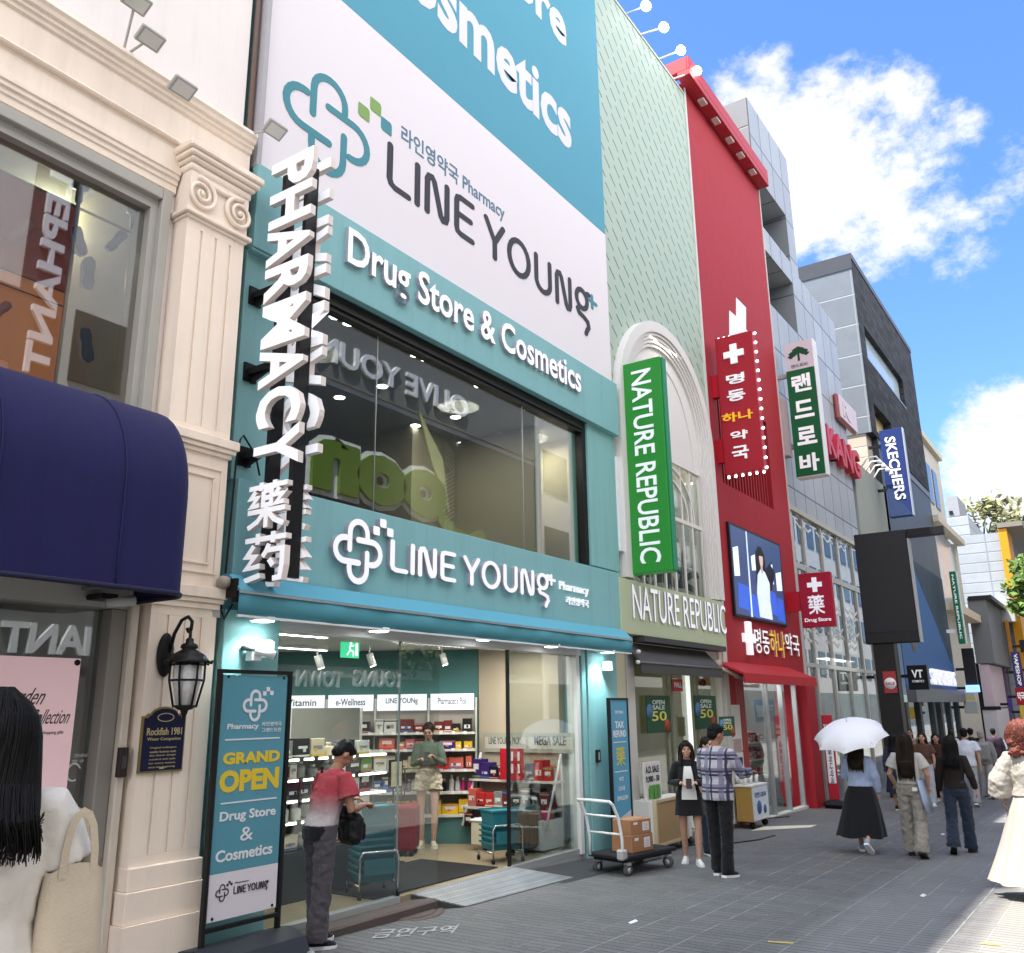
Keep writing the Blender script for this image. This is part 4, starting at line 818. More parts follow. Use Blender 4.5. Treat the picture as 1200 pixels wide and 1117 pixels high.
# shelving on the slanting wall, with its lit headers
shw = M('shelf_white', (.66, .64, .60), .5, var=.04)
U0 = dW(560, 840)[0]; U1 = dW(503, 830)[0]; U2 = dW(441, 830)[0]; U3 = dW(384, 830)[0]; us = [max(U0, .03), U1, U2, U3, U3 + (U3 - U2)]
DEP = .38
levels = [dW(530, y, DEP)[1] for y in (858, 878, 902, 928, 955)]
sh = thing('rear_wall_shelving', 'white rear wall shelving with lit header signs and teal counter base inside the pharmacy', 'shelving', DO + Z1 * FZ)
k = MB()
for z in levels: dbox(k, us[0], us[-1], z - .03, z, 0, DEP)
for u in us: dbox(k, u - .012, u + .012, levels[-1] + .001, 2.14, 0.001, .12)
k.build('shelf_boards', shw, sh)
k = MB(); dbox(k, us[0], us[-1], FZ, levels[-1] - .031, .001, DEP - .04); k.build('teal_base', M('counter_teal', (.075, .17, .165), .5), sh)
k = MB(); dbox(k, us[0], us[-1], levels[-1], 2.0, .0005, .03); k.build('back_panel', M('shelf_back', (.36, .33, .28), .6), sh)
zt0, zt1 = dW(530, 832, .1)[1], dW(530, 813, .1)[1]
hdr = M('lit_header', (.7, .7, .72), .4, emit=.36, ecol=(.86, .88, 1))
tags_ = ["Pharmacist's Pick", 'LINE YOUNg', 'e-Wellness', 'Vitamin']
for i in range(4):
    k = MB(); dbox(k, us[i] + .03, us[i + 1] - .03, zt0, zt1, .08, .13); h_ = k.build('header_sign', hdr, sh)
    w_ = us[i + 1] - us[i]; k = MB(); k.text(tags_[i], dP(us[i + 1] - w_ * .2, zt0 + .08, .131), -DU * (w_ * .6), Z1 * .10, .004, .012, n=DN); k.build('lettering', darkp, h_)
k = MB()
for z in levels[:4]:
    for q in range(16): u = us[0] + .12 + q * (us[-1] - us[0] - .2) / 16; dbox(k, u, u + .05, z - .03, z + .012, DEP, DEP + .004)
k.build('price_tags', M('price_tag', (.8, .8, .78), .5), sh)
PAL = {'dark navy': (.015, .017, .04), 'black': (.012, .012, .013), 'maroon': (.14, .02, .02), 'white': (.62, .61, .58), 'pink': (.60, .17, .17), 'coral': (.62, .13, .09), 'red': (.50, .03, .03), 'yellow': (.72, .45, .02), 'purple': (.05, .02, .16),
       'brown': (.17, .05, .03), 'green': (.20, .34, .10), 'cream': (.62, .52, .36), 'grey': (.22, .22, .22), 'magenta': (.50, .02, .16), 'orange': (.60, .14, .02), 'blue': (.05, .13, .34)}
def pmat(c): return M('pack_' + c.replace(' ', '_'), PAL[c], .38, var=.12, vscale=14)
labelm = M('pack_label', (.66, .65, .62), .5, var=.25, vscale=30)
def pack(place, w, d, h, c, where, kind=0, grp='products on the pharmacy shelves'):
    """one pack: box with a printed label, or a bottle with a cap"""
    q = MB(); q.mat(pmat(c))
    if kind == 0:
        q.box(-w / 2, w / 2, -d / 2, d / 2, 0, h, .003); q.mat(labelm if c not in ('white', 'cream') else pmat('grey')); z0 = random.uniform(.25, .5); q.box(-w * .32, w * .32, -d / 2 - .002, -d / 2 - .0002, h * z0, h * (z0 + random.uniform(.12, .3)))
    else:
        q.smooth = True; r = min(w, d) / 2; q.lathe((0, 0, 0), [(r * .95, 0), (r, .01), (r, h * .62), (r * .85, h * .7), (r * .42, h * .76), (r * .42, h * .8)], 12); q.mat(labelm); q.lathe((0, 0, 0), [(r * .5, h * .8), (r * .5, h)], 10)
    if kind == 0 and h > .1: q.mat(pmat(random.choice(('white', 'black', 'cream', 'blue', 'green', 'red', 'yellow', 'pink', 'grey')))); z1 = random.choice((.06, .84)); q.box(-w / 2 - .001, w / 2 + .001, -d / 2 - .0012, d / 2 + .001, h * z1, h * (z1 + .1)); a_ = random.uniform(-.3, .1); q.box(w * a_, w * (a_ + .2), -d / 2 - .003, -d / 2 - .0022, h * .3, h * .5)
    p, rz = place; o = q.build('product_bottle' if kind else 'product_box', None, None, p, local=True); o.rotation_euler = (0, 0, rz)
    names = ('bottle', 'bottles') if kind else ('pack', 'packs')
    tag(o, f'{c} product {names[0]} {where}', 'product', grp); return o
RZ = math.atan2(-DU.y, -DU.x)                         # local x runs along the wall, local -y looks out into the shop
rowcols = [[['black', 'maroon', 'brown', 'black'], ['maroon', 'white', 'black'], ['dark navy', 'dark navy', 'black'], ['grey', 'maroon']],
           [['yellow', 'purple', 'yellow', 'brown', 'yellow'], ['pink', 'coral', 'pink', 'maroon'], ['cream', 'white', 'cream', 'brown'], ['white', 'grey']],
           [['coral', 'red', 'black', 'cream', 'green'], ['cream', 'white', 'yellow'], ['white', 'grey'], ['white', 'cream']],
           [['magenta', 'white', 'black', 'white', 'pink'], ['white', 'grey', 'blue'], ['grey', 'white'], ['white']],
           [['yellow', 'yellow', 'black', 'brown'], ['yellow', 'red', 'yellow'], ['maroon', 'grey'], ['cream']]]
rown = ['on the top shelf of the rear wall', 'on the second shelf of the rear wall', 'on the third shelf of the rear wall', 'on the fourth shelf of the rear wall', 'on the counter of the rear wall']
tops = [zt0 - .04] + levels[:-1]
for r in range(5):
    for b in range(4):
        u = us[b] + .05; cs = rowcols[r][b]; i = 0; room_h = tops[r] - levels[r] - .06
        while True:
            w = random.choice((.09, .12, .14, .18, .22)) * (1.35 if r == 4 else 1); c = cs[(i // 2) % len(cs)]
            if u + w > us[b + 1] - .03: break
            h = room_h * random.uniform(.55, .92); kd = 1 if (r == 3 and random.random() < .6) else 0
            if kd: w = random.uniform(.06, .085)
            pack((dP(u + w / 2, levels[r], DEP - .13 - random.uniform(0, .05)), RZ), w - .006, .16, h, c, rown[r], kd); u += w + random.choice((0, .004, .03)); i += 1
# green exit lamp and YOUNG style track lights
ex = thing('exit_sign', 'green lit emergency exit sign on the pharmacy ceiling', 'exit sign', (7, 8.6, 2.6)); Ye = 8.4
c = Vector((fX(411, 761, Ye), Ye, fZ(411, 761, Ye))); k = MB(); k.box(c.x - .16, c.x + .16, Ye, Ye + .03, c.z - .11, c.z + .11); k.build('panel', M('exit_green', (.02, .30, .12), .4, emit=.5, ecol=(.05, .6, .3)), ex)
k = MB(); k.stroke([(-.06, -.07), (-.01, -.01), (-.02, .04), (.05, .05)], .02, (c.x, Ye - .001, c.z), X1, Z1, NF, .002); k.stroke([(-.01, -.01), (.05, -.03), (.05, -.08)], .02, (c.x, Ye - .002, c.z), X1, Z1, NF, .002); k.smooth = True; k.ell((c.x, Ye - .003, c.z + .075), .02, .003, .02, 10, 6); k.box(c.x + .09, c.x + .13, Ye - .003, Ye - .0005, c.z - .08, c.z + .08); k.build('running_figure', M('exit_white', (.8, .9, .8), .4, emit=.8), ex)
tk0 = None
for i, (px, py) in enumerate(((372, 768), (433, 766), (518, 764))):
    Y = 8.0; c = Vector((fX(px, py, Y), Y, min(2.74, fZ(px, py, Y))))
    if tk0 is None:
        tk0 = t_ = thing('track_spotlight', 'white cylinder track spotlight hanging from the pharmacy ceiling', 'spotlight', c, 'track spotlights in the pharmacy')
        k = MB(); k.smooth = True; k.tube([c + Vector((0, 0, .0)), c + Vector((.05, -.02, -.15))], .045, 12); k.build('cylinder', white, t_); k = MB(); k.smooth = True; k.tube([c + Vector((0, 0, .0)), c + Vector((0, 0, .1))], .012, 6); k.build('stem', white, t_)
        k = MB(); k.tube([c + Vector((.0505, -.0202, -.151)), c + Vector((.052, -.021, -.156))], .038, 12); k.build('lamp', lampglow, t_)
    else: t_ = copy_tree(tk0); t_.location = c
# LED edged display facing the street behind the fixed glass
YQ = 7.05
ld = thing('led_display_unit', 'tall display unit with glowing shelf edges behind the fixed left glass pane', 'display unit', (6.4, 7.2, FZ))
lx0, lx1 = 5.6, fX(452, 905, YQ); lz = [fZ(440, y, YQ) for y in (883, 905, 927, 950)]
k = MB()
for z in lz: k.box(lx0, lx1, YQ + .005, YQ + .4, z - .025, z)
for x in (lx0, (lx0 + lx1) / 2, lx1 - .02): k.box(x, x + .02, YQ + .38, YQ + .405, FZ, 2.0)
k.build('shelves', shw, ld)
k = MB()
for z in lz: k.box(lx0, lx1, YQ - .006, YQ + .0045, z - .022, z - .006)
k.build('led_edge', M('led_edge', (.9, .9, .85), .4, emit=3.5, ecol=(1, .97, .88)), ld)
k = MB(); k.box(lx0, lx1, YQ - .02, YQ + .42, FZ, .62); k.build('base_cabinet', M('base_dark', (.035, .042, .042), .35), ld)
k = MB(); k.box(lx0, lx1, YQ + .41, YQ + .43, FZ, 2.0); k.build('back_board', M('display_back', (.26, .26, .23), .6), ld)
k = MB()
for z in lz: 
    for q in range(9): k.box(lx0 + .1 + q * .2, lx0 + .16 + q * .2, YQ - .011, YQ - .007, z - .03, z + .015)
k.build('price_tags', M('price_dark', (.05, .045, .04), .5), ld)
for r, z in enumerate(lz + [.63]):
    x = lx0 + .05
    while x < lx1 - .2:
        w = random.uniform(.08, .2); h = random.uniform(.12, .22); c = random.choice(['white', 'white', 'cream', 'grey', 'white', 'black', 'green'] if r != 2 else ['white', 'black', 'grey', 'dark navy'])
        pack((Vector((x + w / 2, YQ + .13, z)), 0), w, .12, h, c, ['on the highest glowing shelf behind the left pane', 'on the second glowing shelf behind the left pane', 'on the third glowing shelf behind the left pane', 'on the lowest glowing shelf behind the left pane', 'on the dark base cabinet behind the left pane'][r], random.random() < .25, 'products on the glowing display'); x += w + random.uniform(.005, .06)
l = bpy.data.lights.new('display_light', 'AREA'); l.shape = 'RECTANGLE'; l.size = 1.6; l.size_y = .2; l.energy = 6; l.color = (1, .96, .88); lo = bpy.data.objects.new('display_light', l); COL.objects.link(lo); lo.location = (6.4, 6.85, 2.5); lo.rotation_euler = (.25, 0, 0); lo.parent = ld; lo.location = (0, -.35, 2.35)
# ladder racks by the beige wall with MEGA SALE boards
XW = 10.845
for (pa, pb, tx, lab) in (((568, 881), (597, 861), 'LINE YOUNG PICK !', 'pale LINE YOUNG PICK board on the beige side wall'), ((623, 879), (671, 860), 'MEGA SALE', 'pale MEGA SALE board on the beige side wall')):
    pass
mg = thing('mega_sale_board', 'long pale header board reading LINE YOUNG PICK and MEGA SALE on the beige side wall', 'sign board', (XW, 7.2, 1.45))
y0, z0 = vYZ(568, 881, XW); y1, z1 = vYZ(674, 859, XW); k = MB(); k.box(XW - .03, XW + .01, y1, y0, z0, z1); k.build('board', M('sage_board', (.40, .40, .33), .5), mg)
k = MB(); ym = (y0 + y1) / 2
for a, b in ((y1 + .03, ym - .02), (ym + .02, y0 - .03)): k.box(XW - .034, XW - .0305, a, b, z0 + .05, z1 - .06)
k.build('inset', M('inset_pale', (.60, .58, .50), .5), mg)
k = MB(); k.text('LINE YOUNG PICK!', (XW - .0345, y0 - .1, z0 + .11), -Y1 * (y0 - ym - .2), Z1 * .1, .004, .012, n=NX); k.text('MEGA SALE', (XW - .0345, ym - .12, z0 + .10), -Y1 * (ym - y1 - .25), Z1 * .13, .004, .02, n=NX); k.build('lettering', M('slate_print', (.12, .14, .14), .5), mg)
rk = thing('ladder_rack', 'white slanted ladder rack of shelves under the MEGA SALE board', 'rack', (10.4, 7.2, FZ)); ry0, ry1 = 6.56, 7.92
for y in (ry0, (ry0 + ry1) / 2, ry1): k = MB(); k.tube([(10.80, y, 1.36), (10.36, y, FZ + .25)], .018, 6); k.tube([(10.80, y, 1.36), (10.82, y, FZ)], .014, 6); k.build('ladder_leg', white, rk)
rz_ = [1.02, .66]; k = MB()
for z in rz_: k.box(10.36 + (z - .4) * .30, 10.84, ry0 - .02, ry1 + .02, z - .03, z)
k.build('shelves', shw, rk); k = MB(); k.box(10.33, 10.84, ry0, ry0 + .02, FZ + .02, FZ + .38); k.box(10.31, 10.33, ry0, ry0 + .55, FZ + .02, FZ + .38); k.build('lower_bin', white, rk)
for z, cs, wh in ((1.02, ['red', 'red', 'grey', 'red', 'coral', 'maroon', 'dark navy', 'purple', 'purple'], 'on the upper ladder rack shelf'), (.66, ['maroon', 'black', 'grey', 'black', 'maroon', 'grey', 'red', 'red', 'coral'], 'on the lower ladder rack shelf'), (.40, ['magenta', 'purple', 'magenta', 'dark navy', 'black'], 'in the bin of the ladder rack')):
    y = ry0 + .08; i = 0
    while y < ry1 - .06:
        w = .14; h = random.uniform(.17, .27); 
        for off_ in (.0,): pack((Vector((10.36 + (z - .4) * .30 + .13, y, z)), -math.pi / 2), w, .2, h, cs[min(len(cs) - 1, int((y - ry0) / (ry1 - ry0) * len(cs)))], wh, 0, 'products on the ladder rack'); y += w + .01
# the 11:11 red display card
k = MB(); k.box(10.44, 10.46, 6.95, 7.33, 1.03, 1.44); cd = k.build('display_card', red2); tag(cd, 'red display card with white 11 numerals standing on the ladder rack', 'card'); k = MB(); k.text('11', (10.4395, 7.14, 1.28), -Y1 * .14, Z1 * .12, .004, .03, n=NX); k.text('11', (10.4395, 7.14, 1.12), -Y1 * .14, Z1 * .12, .004, .03, n=NX); k.build('numerals', white, cd)
# suitcases
def suitcase(name, label, x, y, w, d, h, m, rz, handle=True):
    t_ = thing(name, label, 'suitcase', (x, y, FZ), None, rz); q = MB(); q.box(-w / 2, w / 2, -d / 2, d / 2, .06, h, .04)
    q.build('shell', m, t_, local=True)
    q = MB()
    for i in range(5): q.box(-w / 2 + .05 + i * (w - .1) / 5, -w / 2 + .05 + i * (w - .1) / 5 + .03, -d / 2 - .006, -d / 2 - .0005, .12, h - .08, .004)
    q.build('rib', m, t_, local=True)
    for sx in (-1, 1):
        for sy in (-1, 1): q = MB(); q.smooth = True; q.lathe((sx * (w / 2 - .05), sy * (d / 2 - .05), .032), [(.032, -.012), (.032, .012)], 12, 'X'); q.build('wheel', black, t_, local=True)
    if handle: q = MB(); q.tube([(-.1, d / 2 - .04, h), (-.1, d / 2 - .04, h + .42), (.1, d / 2 - .04, h + .42), (.1, d / 2 - .04, h)], .01, 6); q.build('handle', M('case_handle', (.09, .085, .08), .4), t_, local=True)
c = Vector((fX(478, 1000, 8.0), 8.0, 0)); suitcase('red_suitcase', 'dark red suitcase with raised telescopic handle beside the woman inside the pharmacy', c.x, 8.0, .36, .24, .62, M('case_red', (.20, .012, .018), .4, var=.1), .5)
suitcase('green_suitcase', 'sage green suitcase behind the right sliding glass', fX(646, 995, 6.75), 6.8, .36, .24, .66, M('case_green', (.20, .32, .17), .45), .3, False)
suitcase('dark_teal_suitcase', 'dark teal hard case behind the right sliding glass beside the green suitcase', fX(616, 1000, 6.75), 6.75, .52, .28, .58, M('case_teal', (.03, .07, .075), .4), .2, False)
# shopping baskets on chrome trolleys
chrome = M('chrome', (.6, .6, .62), .2, metal=.9)
def trolley(x, y, label, n=9):
    t_ = thing('basket_trolley', label, 'basket trolley', (x, y, FZ), 'trolleys of stacked shopping baskets', -.5)
    q = MB(); q.smooth = True; q.tube([(-.2, -.24, .05), (-.2, -.24, .38), (-.17, -.24, .43), (.17, -.24, .43), (.2, -.24, .38), (.2, -.24, .05)], .012, 8); q.tube([(-.2, -.24, .12), (-.2, .18, .12)], .011, 6); q.tube([(.2, -.24, .12), (.2, .18, .12)], .011, 6); q.tube([(-.2, .18, .05), (-.2, .18, .12)], .011, 6); q.tube([(.2, .18, .05), (.2, .18, .12)], .011, 6); q.build('chrome_frame', chrome, t_, local=True)
    for a in (-.2, .2):
        for b in (-.24, .18): q = MB(); q.smooth = True; q.lathe((a, b, .03), [(.03, -.012), (.03, .012)], 10, 'X'); q.build('wheel', black, t_, local=True)
    bt = M('basket_teal', (.03, .20, .24), .45, var=.2, vscale=12)
    for i in range(n):
        q = MB(); z = .14 + i * .065; s_ = 1; r0 = [(-.19, -.2), (.19, -.2), (.19, .16), (-.19, .16)]; q.loft([[(a * .86, b * .86, z) for a, b in r0], [(a, b, z + .2 if i == n - 1 else z + .09) for a, b in r0], [(a * 1.06, b * 1.06, z + (.2 if i == n - 1 else .09)) for a, b in r0], [(a * 1.06, b * 1.06, z + (.18 if i == n - 1 else .07)) for a, b in r0]], True, True, False)
        q.build('basket', bt, t_, local=True)
    q = MB(); q.box(-.16, .16, -.252, -.242, .22, .36); q.text('LINE YOUNG', (-.11, -.2525, .27), X1 * .22, Z1 * .035, .002, n=NF); q.build('name_plate', M('plate_teal', (.035, .17, .20), .4), t_, local=True)
trolley(fX(438, 1050, 6.62), 6.66, 'tall stack of teal baskets on a chrome trolley right of the man in red', 9)
trolley(fX(583, 1010, 6.75), 6.72, 'lower stack of teal baskets on a chrome trolley beside the sliding door edge', 5)
st = thing('waste_cart', 'small cream white bin on castors in front of the ladder rack', 'bin', (fX(570, 990, 7.4), 7.4, FZ))
x = fX(568, 975, 7.4); k = MB(); k.box(x - .16, x + .16, 7.28, 7.52, FZ + .06, FZ + .36, .02); k.build('bin_body', M('bin_cream', (.60, .55, .42), .5), st); k = MB(); k.box(x - .17, x + .17, 7.27, 7.53, FZ + .361, FZ + .39, .01); k.build('lid', white, st)
for a in (-.13, .13): k = MB(); k.smooth = True; k.lathe((x + a, 7.3, FZ + .03), [(.03, -.012), (.03, .012)], 10, 'X'); k.build('castor', black, st)
ez = thing('notice_stand', 'black notice stand with framed cream sheet by the red suitcase', 'notice stand', (fX(463, 1000, 7.7), 7.7, FZ))
x = fX(463, 905, 7.7); zc = fZ(463, 907, 7.7); k = MB(); k.smooth = True; k.tube([(x, 7.72, FZ + .02), (x, 7.72, zc)], .014, 8); k.lathe((x, 7.72, FZ), [(.16, 0), (.16, .015), (.03, .025)], 18); k.build('post', black, ez)
k = MB(); k.box(x - .12, x + .12, 7.68, 7.705, zc - .17, zc + .17); k.build('frame', black, ez); k = MB(); k.box(x - .095, x + .095, 7.674, 7.6795, zc - .145, zc + .145); k.build('sheet', M('sheet_cream', (.55, .48, .33), .6, var=.2, vscale=15), ez)
k = MB(); m0, m1 = G(520, 1025), G(560, 990); k.box(7.0, 9.1, 6.43, 7.6, FZ + .001, FZ + .012); tag(k.build('entrance_mat', M('mat_dark', (.022, .021, .022), .9, var=.2, bump=.5, bscale=200)), 'dark entrance mat just inside the open pharmacy doorway', 'mat')

# ------------------------------------------------------------------ patterned facade materials
def nodeset(name):
    m, nd, ln, bs = _new(name); t = nd.new('ShaderNodeTexCoord'); sp = nd.new('ShaderNodeSeparateXYZ'); ln(t.outputs['Object'], sp.inputs[0])
    def mt(op, a, b=0.0, c=0.0):
        n = nd.new('ShaderNodeMath'); n.operation = op
        for i, v in enumerate((a, b, c)):
            if isinstance(v, (int, float)): n.inputs[i].default_value = v
            else: ln(v, n.inputs[i])
        return n.outputs[0]
    def rg(v, a, b, c=0., d=1.):
        n = nd.new('ShaderNodeMapRange'); n.interpolation_type = 'SMOOTHSTEP'; ln(v, n.inputs[0]); n.inputs[1].default_value = a; n.inputs[2].default_value = b; n.inputs[3].default_value = c; n.inputs[4].default_value = d; return n.outputs[0]
    def mix(f, a, b):
        n = nd.new('ShaderNodeMix'); n.data_type = 'RGBA'
        if isinstance(f, (int, float)): n.inputs[0].default_value = f
        else: ln(f, n.inputs[0])
        for i, v in ((6, a), (7, b)):
            if isinstance(v, tuple): n.inputs[i].default_value = v + (1,)
            else: ln(v, n.inputs[i])
        return n.outputs[2]
    def ns(scale, det=5, r=.6):
        n = nd.new('ShaderNodeTexNoise'); n.inputs['Scale'].default_value = scale; n.inputs['Detail'].default_value = det; n.inputs['Roughness'].default_value = r; ln(t.outputs['Object'], n.inputs['Vector']); return n.outputs[0]
    def bump(h, s, d):
        bp = nd.new('ShaderNodeBump'); bp.inputs['Strength'].default_value = s; bp.inputs['Distance'].default_value = d; ln(h, bp.inputs['Height']); ln(bp.outputs[0], bs.inputs['Normal'])
    return m, nd, ln, bs, sp, mt, rg, mix, ns, bump
def mint_tile():
    m, nd, ln, bs, sp, mt, rg, mix, ns, bump = nodeset('mint_tiles'); X, Z = sp.outputs[0], sp.outputs[2]
    W, H = .377, .279; row = mt('FLOOR', mt('DIVIDE', Z, H)); xo = mt('SUBTRACT', X, mt('MULTIPLY', row, -W / 2))
    u = mt('MULTIPLY', mt('FRACT', mt('DIVIDE', xo, W)), W); v = mt('MULTIPLY', mt('FRACT', mt('DIVIDE', Z, H)), H)
    L = math.hypot(.195, .156); cx, cz = .195 / L, -.156 / L; du = mt('SUBTRACT', u, W / 2); dv = mt('SUBTRACT', v, H / 2)
    al = mt('ABSOLUTE', mt('ADD', mt('MULTIPLY', du, cx), mt('MULTIPLY', dv, cz))); pe = mt('ABSOLUTE', mt('ADD', mt('MULTIPLY', du, -cz), mt('MULTIPLY', dv, cx)))
    dash = mt('MULTIPLY', rg(pe, .022, .012), rg(al, L / 2 + .01, L / 2 - .01))
    base = mix(ns(.7, 5, .6), (.37, .465, .375), (.41, .495, .415)); base = mix(rg(ns(2, 3, .5), .35, .7, 0, .35), base, (.35, .465, .405))
    ln(mix(mt('MULTIPLY', dash, rg(ns(3, 2), .3, .6, .6, 1)), base, (.13, .20, .14)), bs.inputs['Base Color']); bs.inputs['Roughness'].default_value = .55
    bump(mt('MULTIPLY', dash, -1.0), .8, .03); return m
def grid_mat(name, col, pw, ph, lw, line, ax='XZ', var=.06, rough=.4, metal=0.0, ox=0.0, oz=0.0, cellvar=.10):
    if name in MATS: return MATS[name]
    m, nd, ln, bs, sp, mt, rg, mix, ns, bump = nodeset(name); A, B = sp.outputs['XYZ'.index(ax[0])], sp.outputs['XYZ'.index(ax[1])]
    a = mt('DIVIDE', mt('ADD', A, ox + 500 * pw), pw); b = mt('DIVIDE', mt('ADD', B, oz + 500 * ph), ph)
    da = mt('MULTIPLY', mt('SUBTRACT', .5, mt('ABSOLUTE', mt('SUBTRACT', mt('FRACT', a), .5))), pw); db = mt('MULTIPLY', mt('SUBTRACT', .5, mt('ABSOLUTE', mt('SUBTRACT', mt('FRACT', b), .5))), ph)
    l = rg(mt('MINIMUM', da, db), lw, lw * .4); cx = nd.new('ShaderNodeCombineXYZ'); ln(mt('FLOOR', a), cx.inputs[0]); ln(mt('FLOOR', b), cx.inputs[1]); wn_ = nd.new('ShaderNodeTexWhiteNoise'); wn_.noise_dimensions = '2D'; ln(cx.outputs[0], wn_.inputs['Vector'])
    base = mix(wn_.outputs[0], tuple(c * (1 - cellvar) for c in col), tuple(c * (1 + cellvar) for c in col)); base = mix(rg(ns(1.3, 6, .65), .35, .7, 0, .5), base, tuple(c * (1 - var * 3) for c in col))
    ln(mix(l, base, line), bs.inputs['Base Color']); bs.inputs['Specular IOR Level'].default_value = .2; bs.inputs['Roughness'].default_value = rough; bs.inputs['Metallic'].default_value = metal; bump(mt('MULTIPLY', l, -1.0), .5, .02); return m
def vdash(name, col, line, p, lw, ax='X', rough=.5):
    return grid_mat(name, col, p, 900, lw, line, ax + 'Z', rough=rough)

# ------------------------------------------------------------------ mint building with the arched window
b_nr = thing('mint_tile_building', 'pale mint tiled building with large white arched window and NATURE REPUBLIC shopfront', 'building', (14.5, 6.35, 0))
NA, NB = 12.34, 16.70; AX, AZ, AR = 14.47, 6.90, 2.06
mint = mint_tile()
def arc_pts(r, m=28, a0=0, a1=math.pi): return [(AX + r * math.cos(a0 + (a1 - a0) * i / m), AZ + r * math.sin(a0 + (a1 - a0) * i / m)) for i in range(m + 1)]
k = MB(); ap = [(AX + AR - .02, 3.95)] + arc_pts(AR - .02) + [(AX - AR + .02, 3.95)]
for side_ in (0, 1):                                   # wall with an arched opening, made of strips
    pass
N_ = 28; pts = arc_pts(AR - .02, N_)
for i in range(N_):
    (xa, za), (xb, zb) = pts[i], pts[i + 1]; k.add([(xa, 6.36, za), (xb, 6.36, zb), (xb, 6.36, 9.2), (xa, 6.36, 9.2)], [(0, 1, 2, 3)])
k.add([(NB, 6.36, 3.95), (NB, 6.36, 9.2), (AX + AR - .02, 6.36, 9.2), (AX + AR - .02, 6.36, 3.95)], [(0, 1, 2, 3)]); k.add([(NA, 6.36, 3.95), (NA, 6.36, 9.2), (AX - AR + .02, 6.36, 9.2), (AX - AR + .02, 6.36, 3.95)], [(0, 1, 2, 3)])
k.box(NA, NB, 6.36, 12, 9.2, 15.63); k.build('wall', mint, b_nr)
k = MB(); k.box(NA, NB, 6.34, 6.39, 15.632, 15.68); k.box(NB - .05, NB, 6.325, 6.3595, 3.0, 15.63); k.build('roof_trim', M('trim_pale', (.62, .62, .58), .5), b_nr)
archm = M('arch_white', (.74, .70, .68), .5, var=.03)
for r0, r1, yf in ((2.06, 1.86, 6.22), (1.855, 1.80, 6.25), (1.795, 1.735, 6.275), (1.73, 1.67, 6.30), (1.665, 1.60, 6.325)):
    k = MB(); k.smooth = False; rings = []
    seq = [(AX + r0, AX + r1, 3.96)] 
    outl = [((AX + r0, 3.96), (AX + r1, 3.96))] + [((AX + r0 * math.cos(a), AZ + r0 * math.sin(a)), (AX + r1 * math.cos(a), AZ + r1 * math.sin(a))) for a in [math.pi * i / 36 for i in range(37)]] + [((AX - r0, 3.96), (AX - r1, 3.96))]
    rings = [[(o[0], 6.40, o[1]), (o[0], yf, o[1]), (n[0], yf, n[1]), (n[0], 6.40, n[1])] for o, n in outl]
    k.loft(rings, True, True, False); k.build('arch_moulding', archm, b_nr)
ZSP = 6.38; k = MB(); q = 1.60
pp = [(AX + q, 6.37, ZSP), (AX - q, 6.37, ZSP), (AX - q, 6.37, AZ)] + [(AX - q * math.cos(a), 6.37, AZ + q * math.sin(a)) for a in [math.pi * i / 30 for i in range(1, 30)]] + [(AX + q, 6.37, AZ)]
k.prism(pp, (0, .06, 0)); tymp = k.build('tympanum', M('tymp_white', (.76, .73, .71), .5, var=.03), b_nr)
k = MB(); k.loft([[(AX + 1.28 * math.cos(a), 6.369, ZSP + .1 + 1.75 * math.sin(a)), (AX + 1.28 * math.cos(a), 6.355, ZSP + .1 + 1.75 * math.sin(a)), (AX + 1.255 * math.cos(a), 6.355, ZSP + .1 + 1.72 * math.sin(a)), (AX + 1.255 * math.cos(a), 6.369, ZSP + .1 + 1.72 * math.sin(a))] for a in [math.pi * i / 30 for i in range(31)]], True, True, False); k.build('inner_moulding', archm, tymp)
k = MB(); k.stroke([(0, .55), (.12, .62), (.22, .5), (.14, .34), (.05, .24), (.18, .18), (.30, 0), (.36, -.06)], .10, (14.05, 6.36, 7.05), X1, Z1, NF, .05); tag(k.build('white_emblem', white), 'white curled emblem fixed to the arch tympanum behind the green sign', 'emblem')
gp = thing('arched_window_glazing', 'tall mullioned window of the mint building with palm leaves printed behind the glass', 'window', (14.47, 6.4, 4))
k = MB(); k.box(AX - 1.6, AX + 1.6, 6.43, 6.44, 3.9, ZSP); k.build('pane', pane_dim, gp)
k = MB()
for i in range(8): x = AX - 1.6 + .05 + i * 3.1 / 7; k.box(x - .028, x + .028, 6.395, 6.425, 3.9, ZSP)
k.box(AX - 1.6, AX + 1.6, 6.388, 6.42, 5.28, 5.35); k.build('mullion', archm, gp)
k = MB()
for rr in (.95, 1.25): k.loft([[(AX + rr * math.cos(a), 6.4275, 5.35 + rr * .80 * math.sin(a)), (AX + rr * math.cos(a), 6.39, 5.35 + rr * .8 * math.sin(a)), (AX + (rr - .045) * math.cos(a), 6.39, 5.35 + (rr - .045) * .8 * math.sin(a)), (AX + (rr - .045) * math.cos(a), 6.4275, 5.35 + (rr - .045) * .8 * math.sin(a))] for a in [math.pi * i / 24 for i in range(25)]], True, True, False)
k.build('fan_mullion', archm, gp)
k = MB(); k.box(NB - .08, NB - .02, 6.46, 7.6, 3.9, 9); k.box(NA + .02, NA + .08, 6.46, 7.6, 3.9, 9); k.build('inner_side', M('inner_pale', (.55, .55, .48), .7, var=.2), b_nr)
k = MB(); k.box(NA, NB, 7.6, 7.7, 3.9, 9); k.box(NA, NB, 6.7, 7.7, 3.82, 3.9); k.build('inner_wall', M('inner_sage', (.62, .62, .54), .7, var=.45, vscale=1.2), b_nr)
k = MB(); k.smooth = False
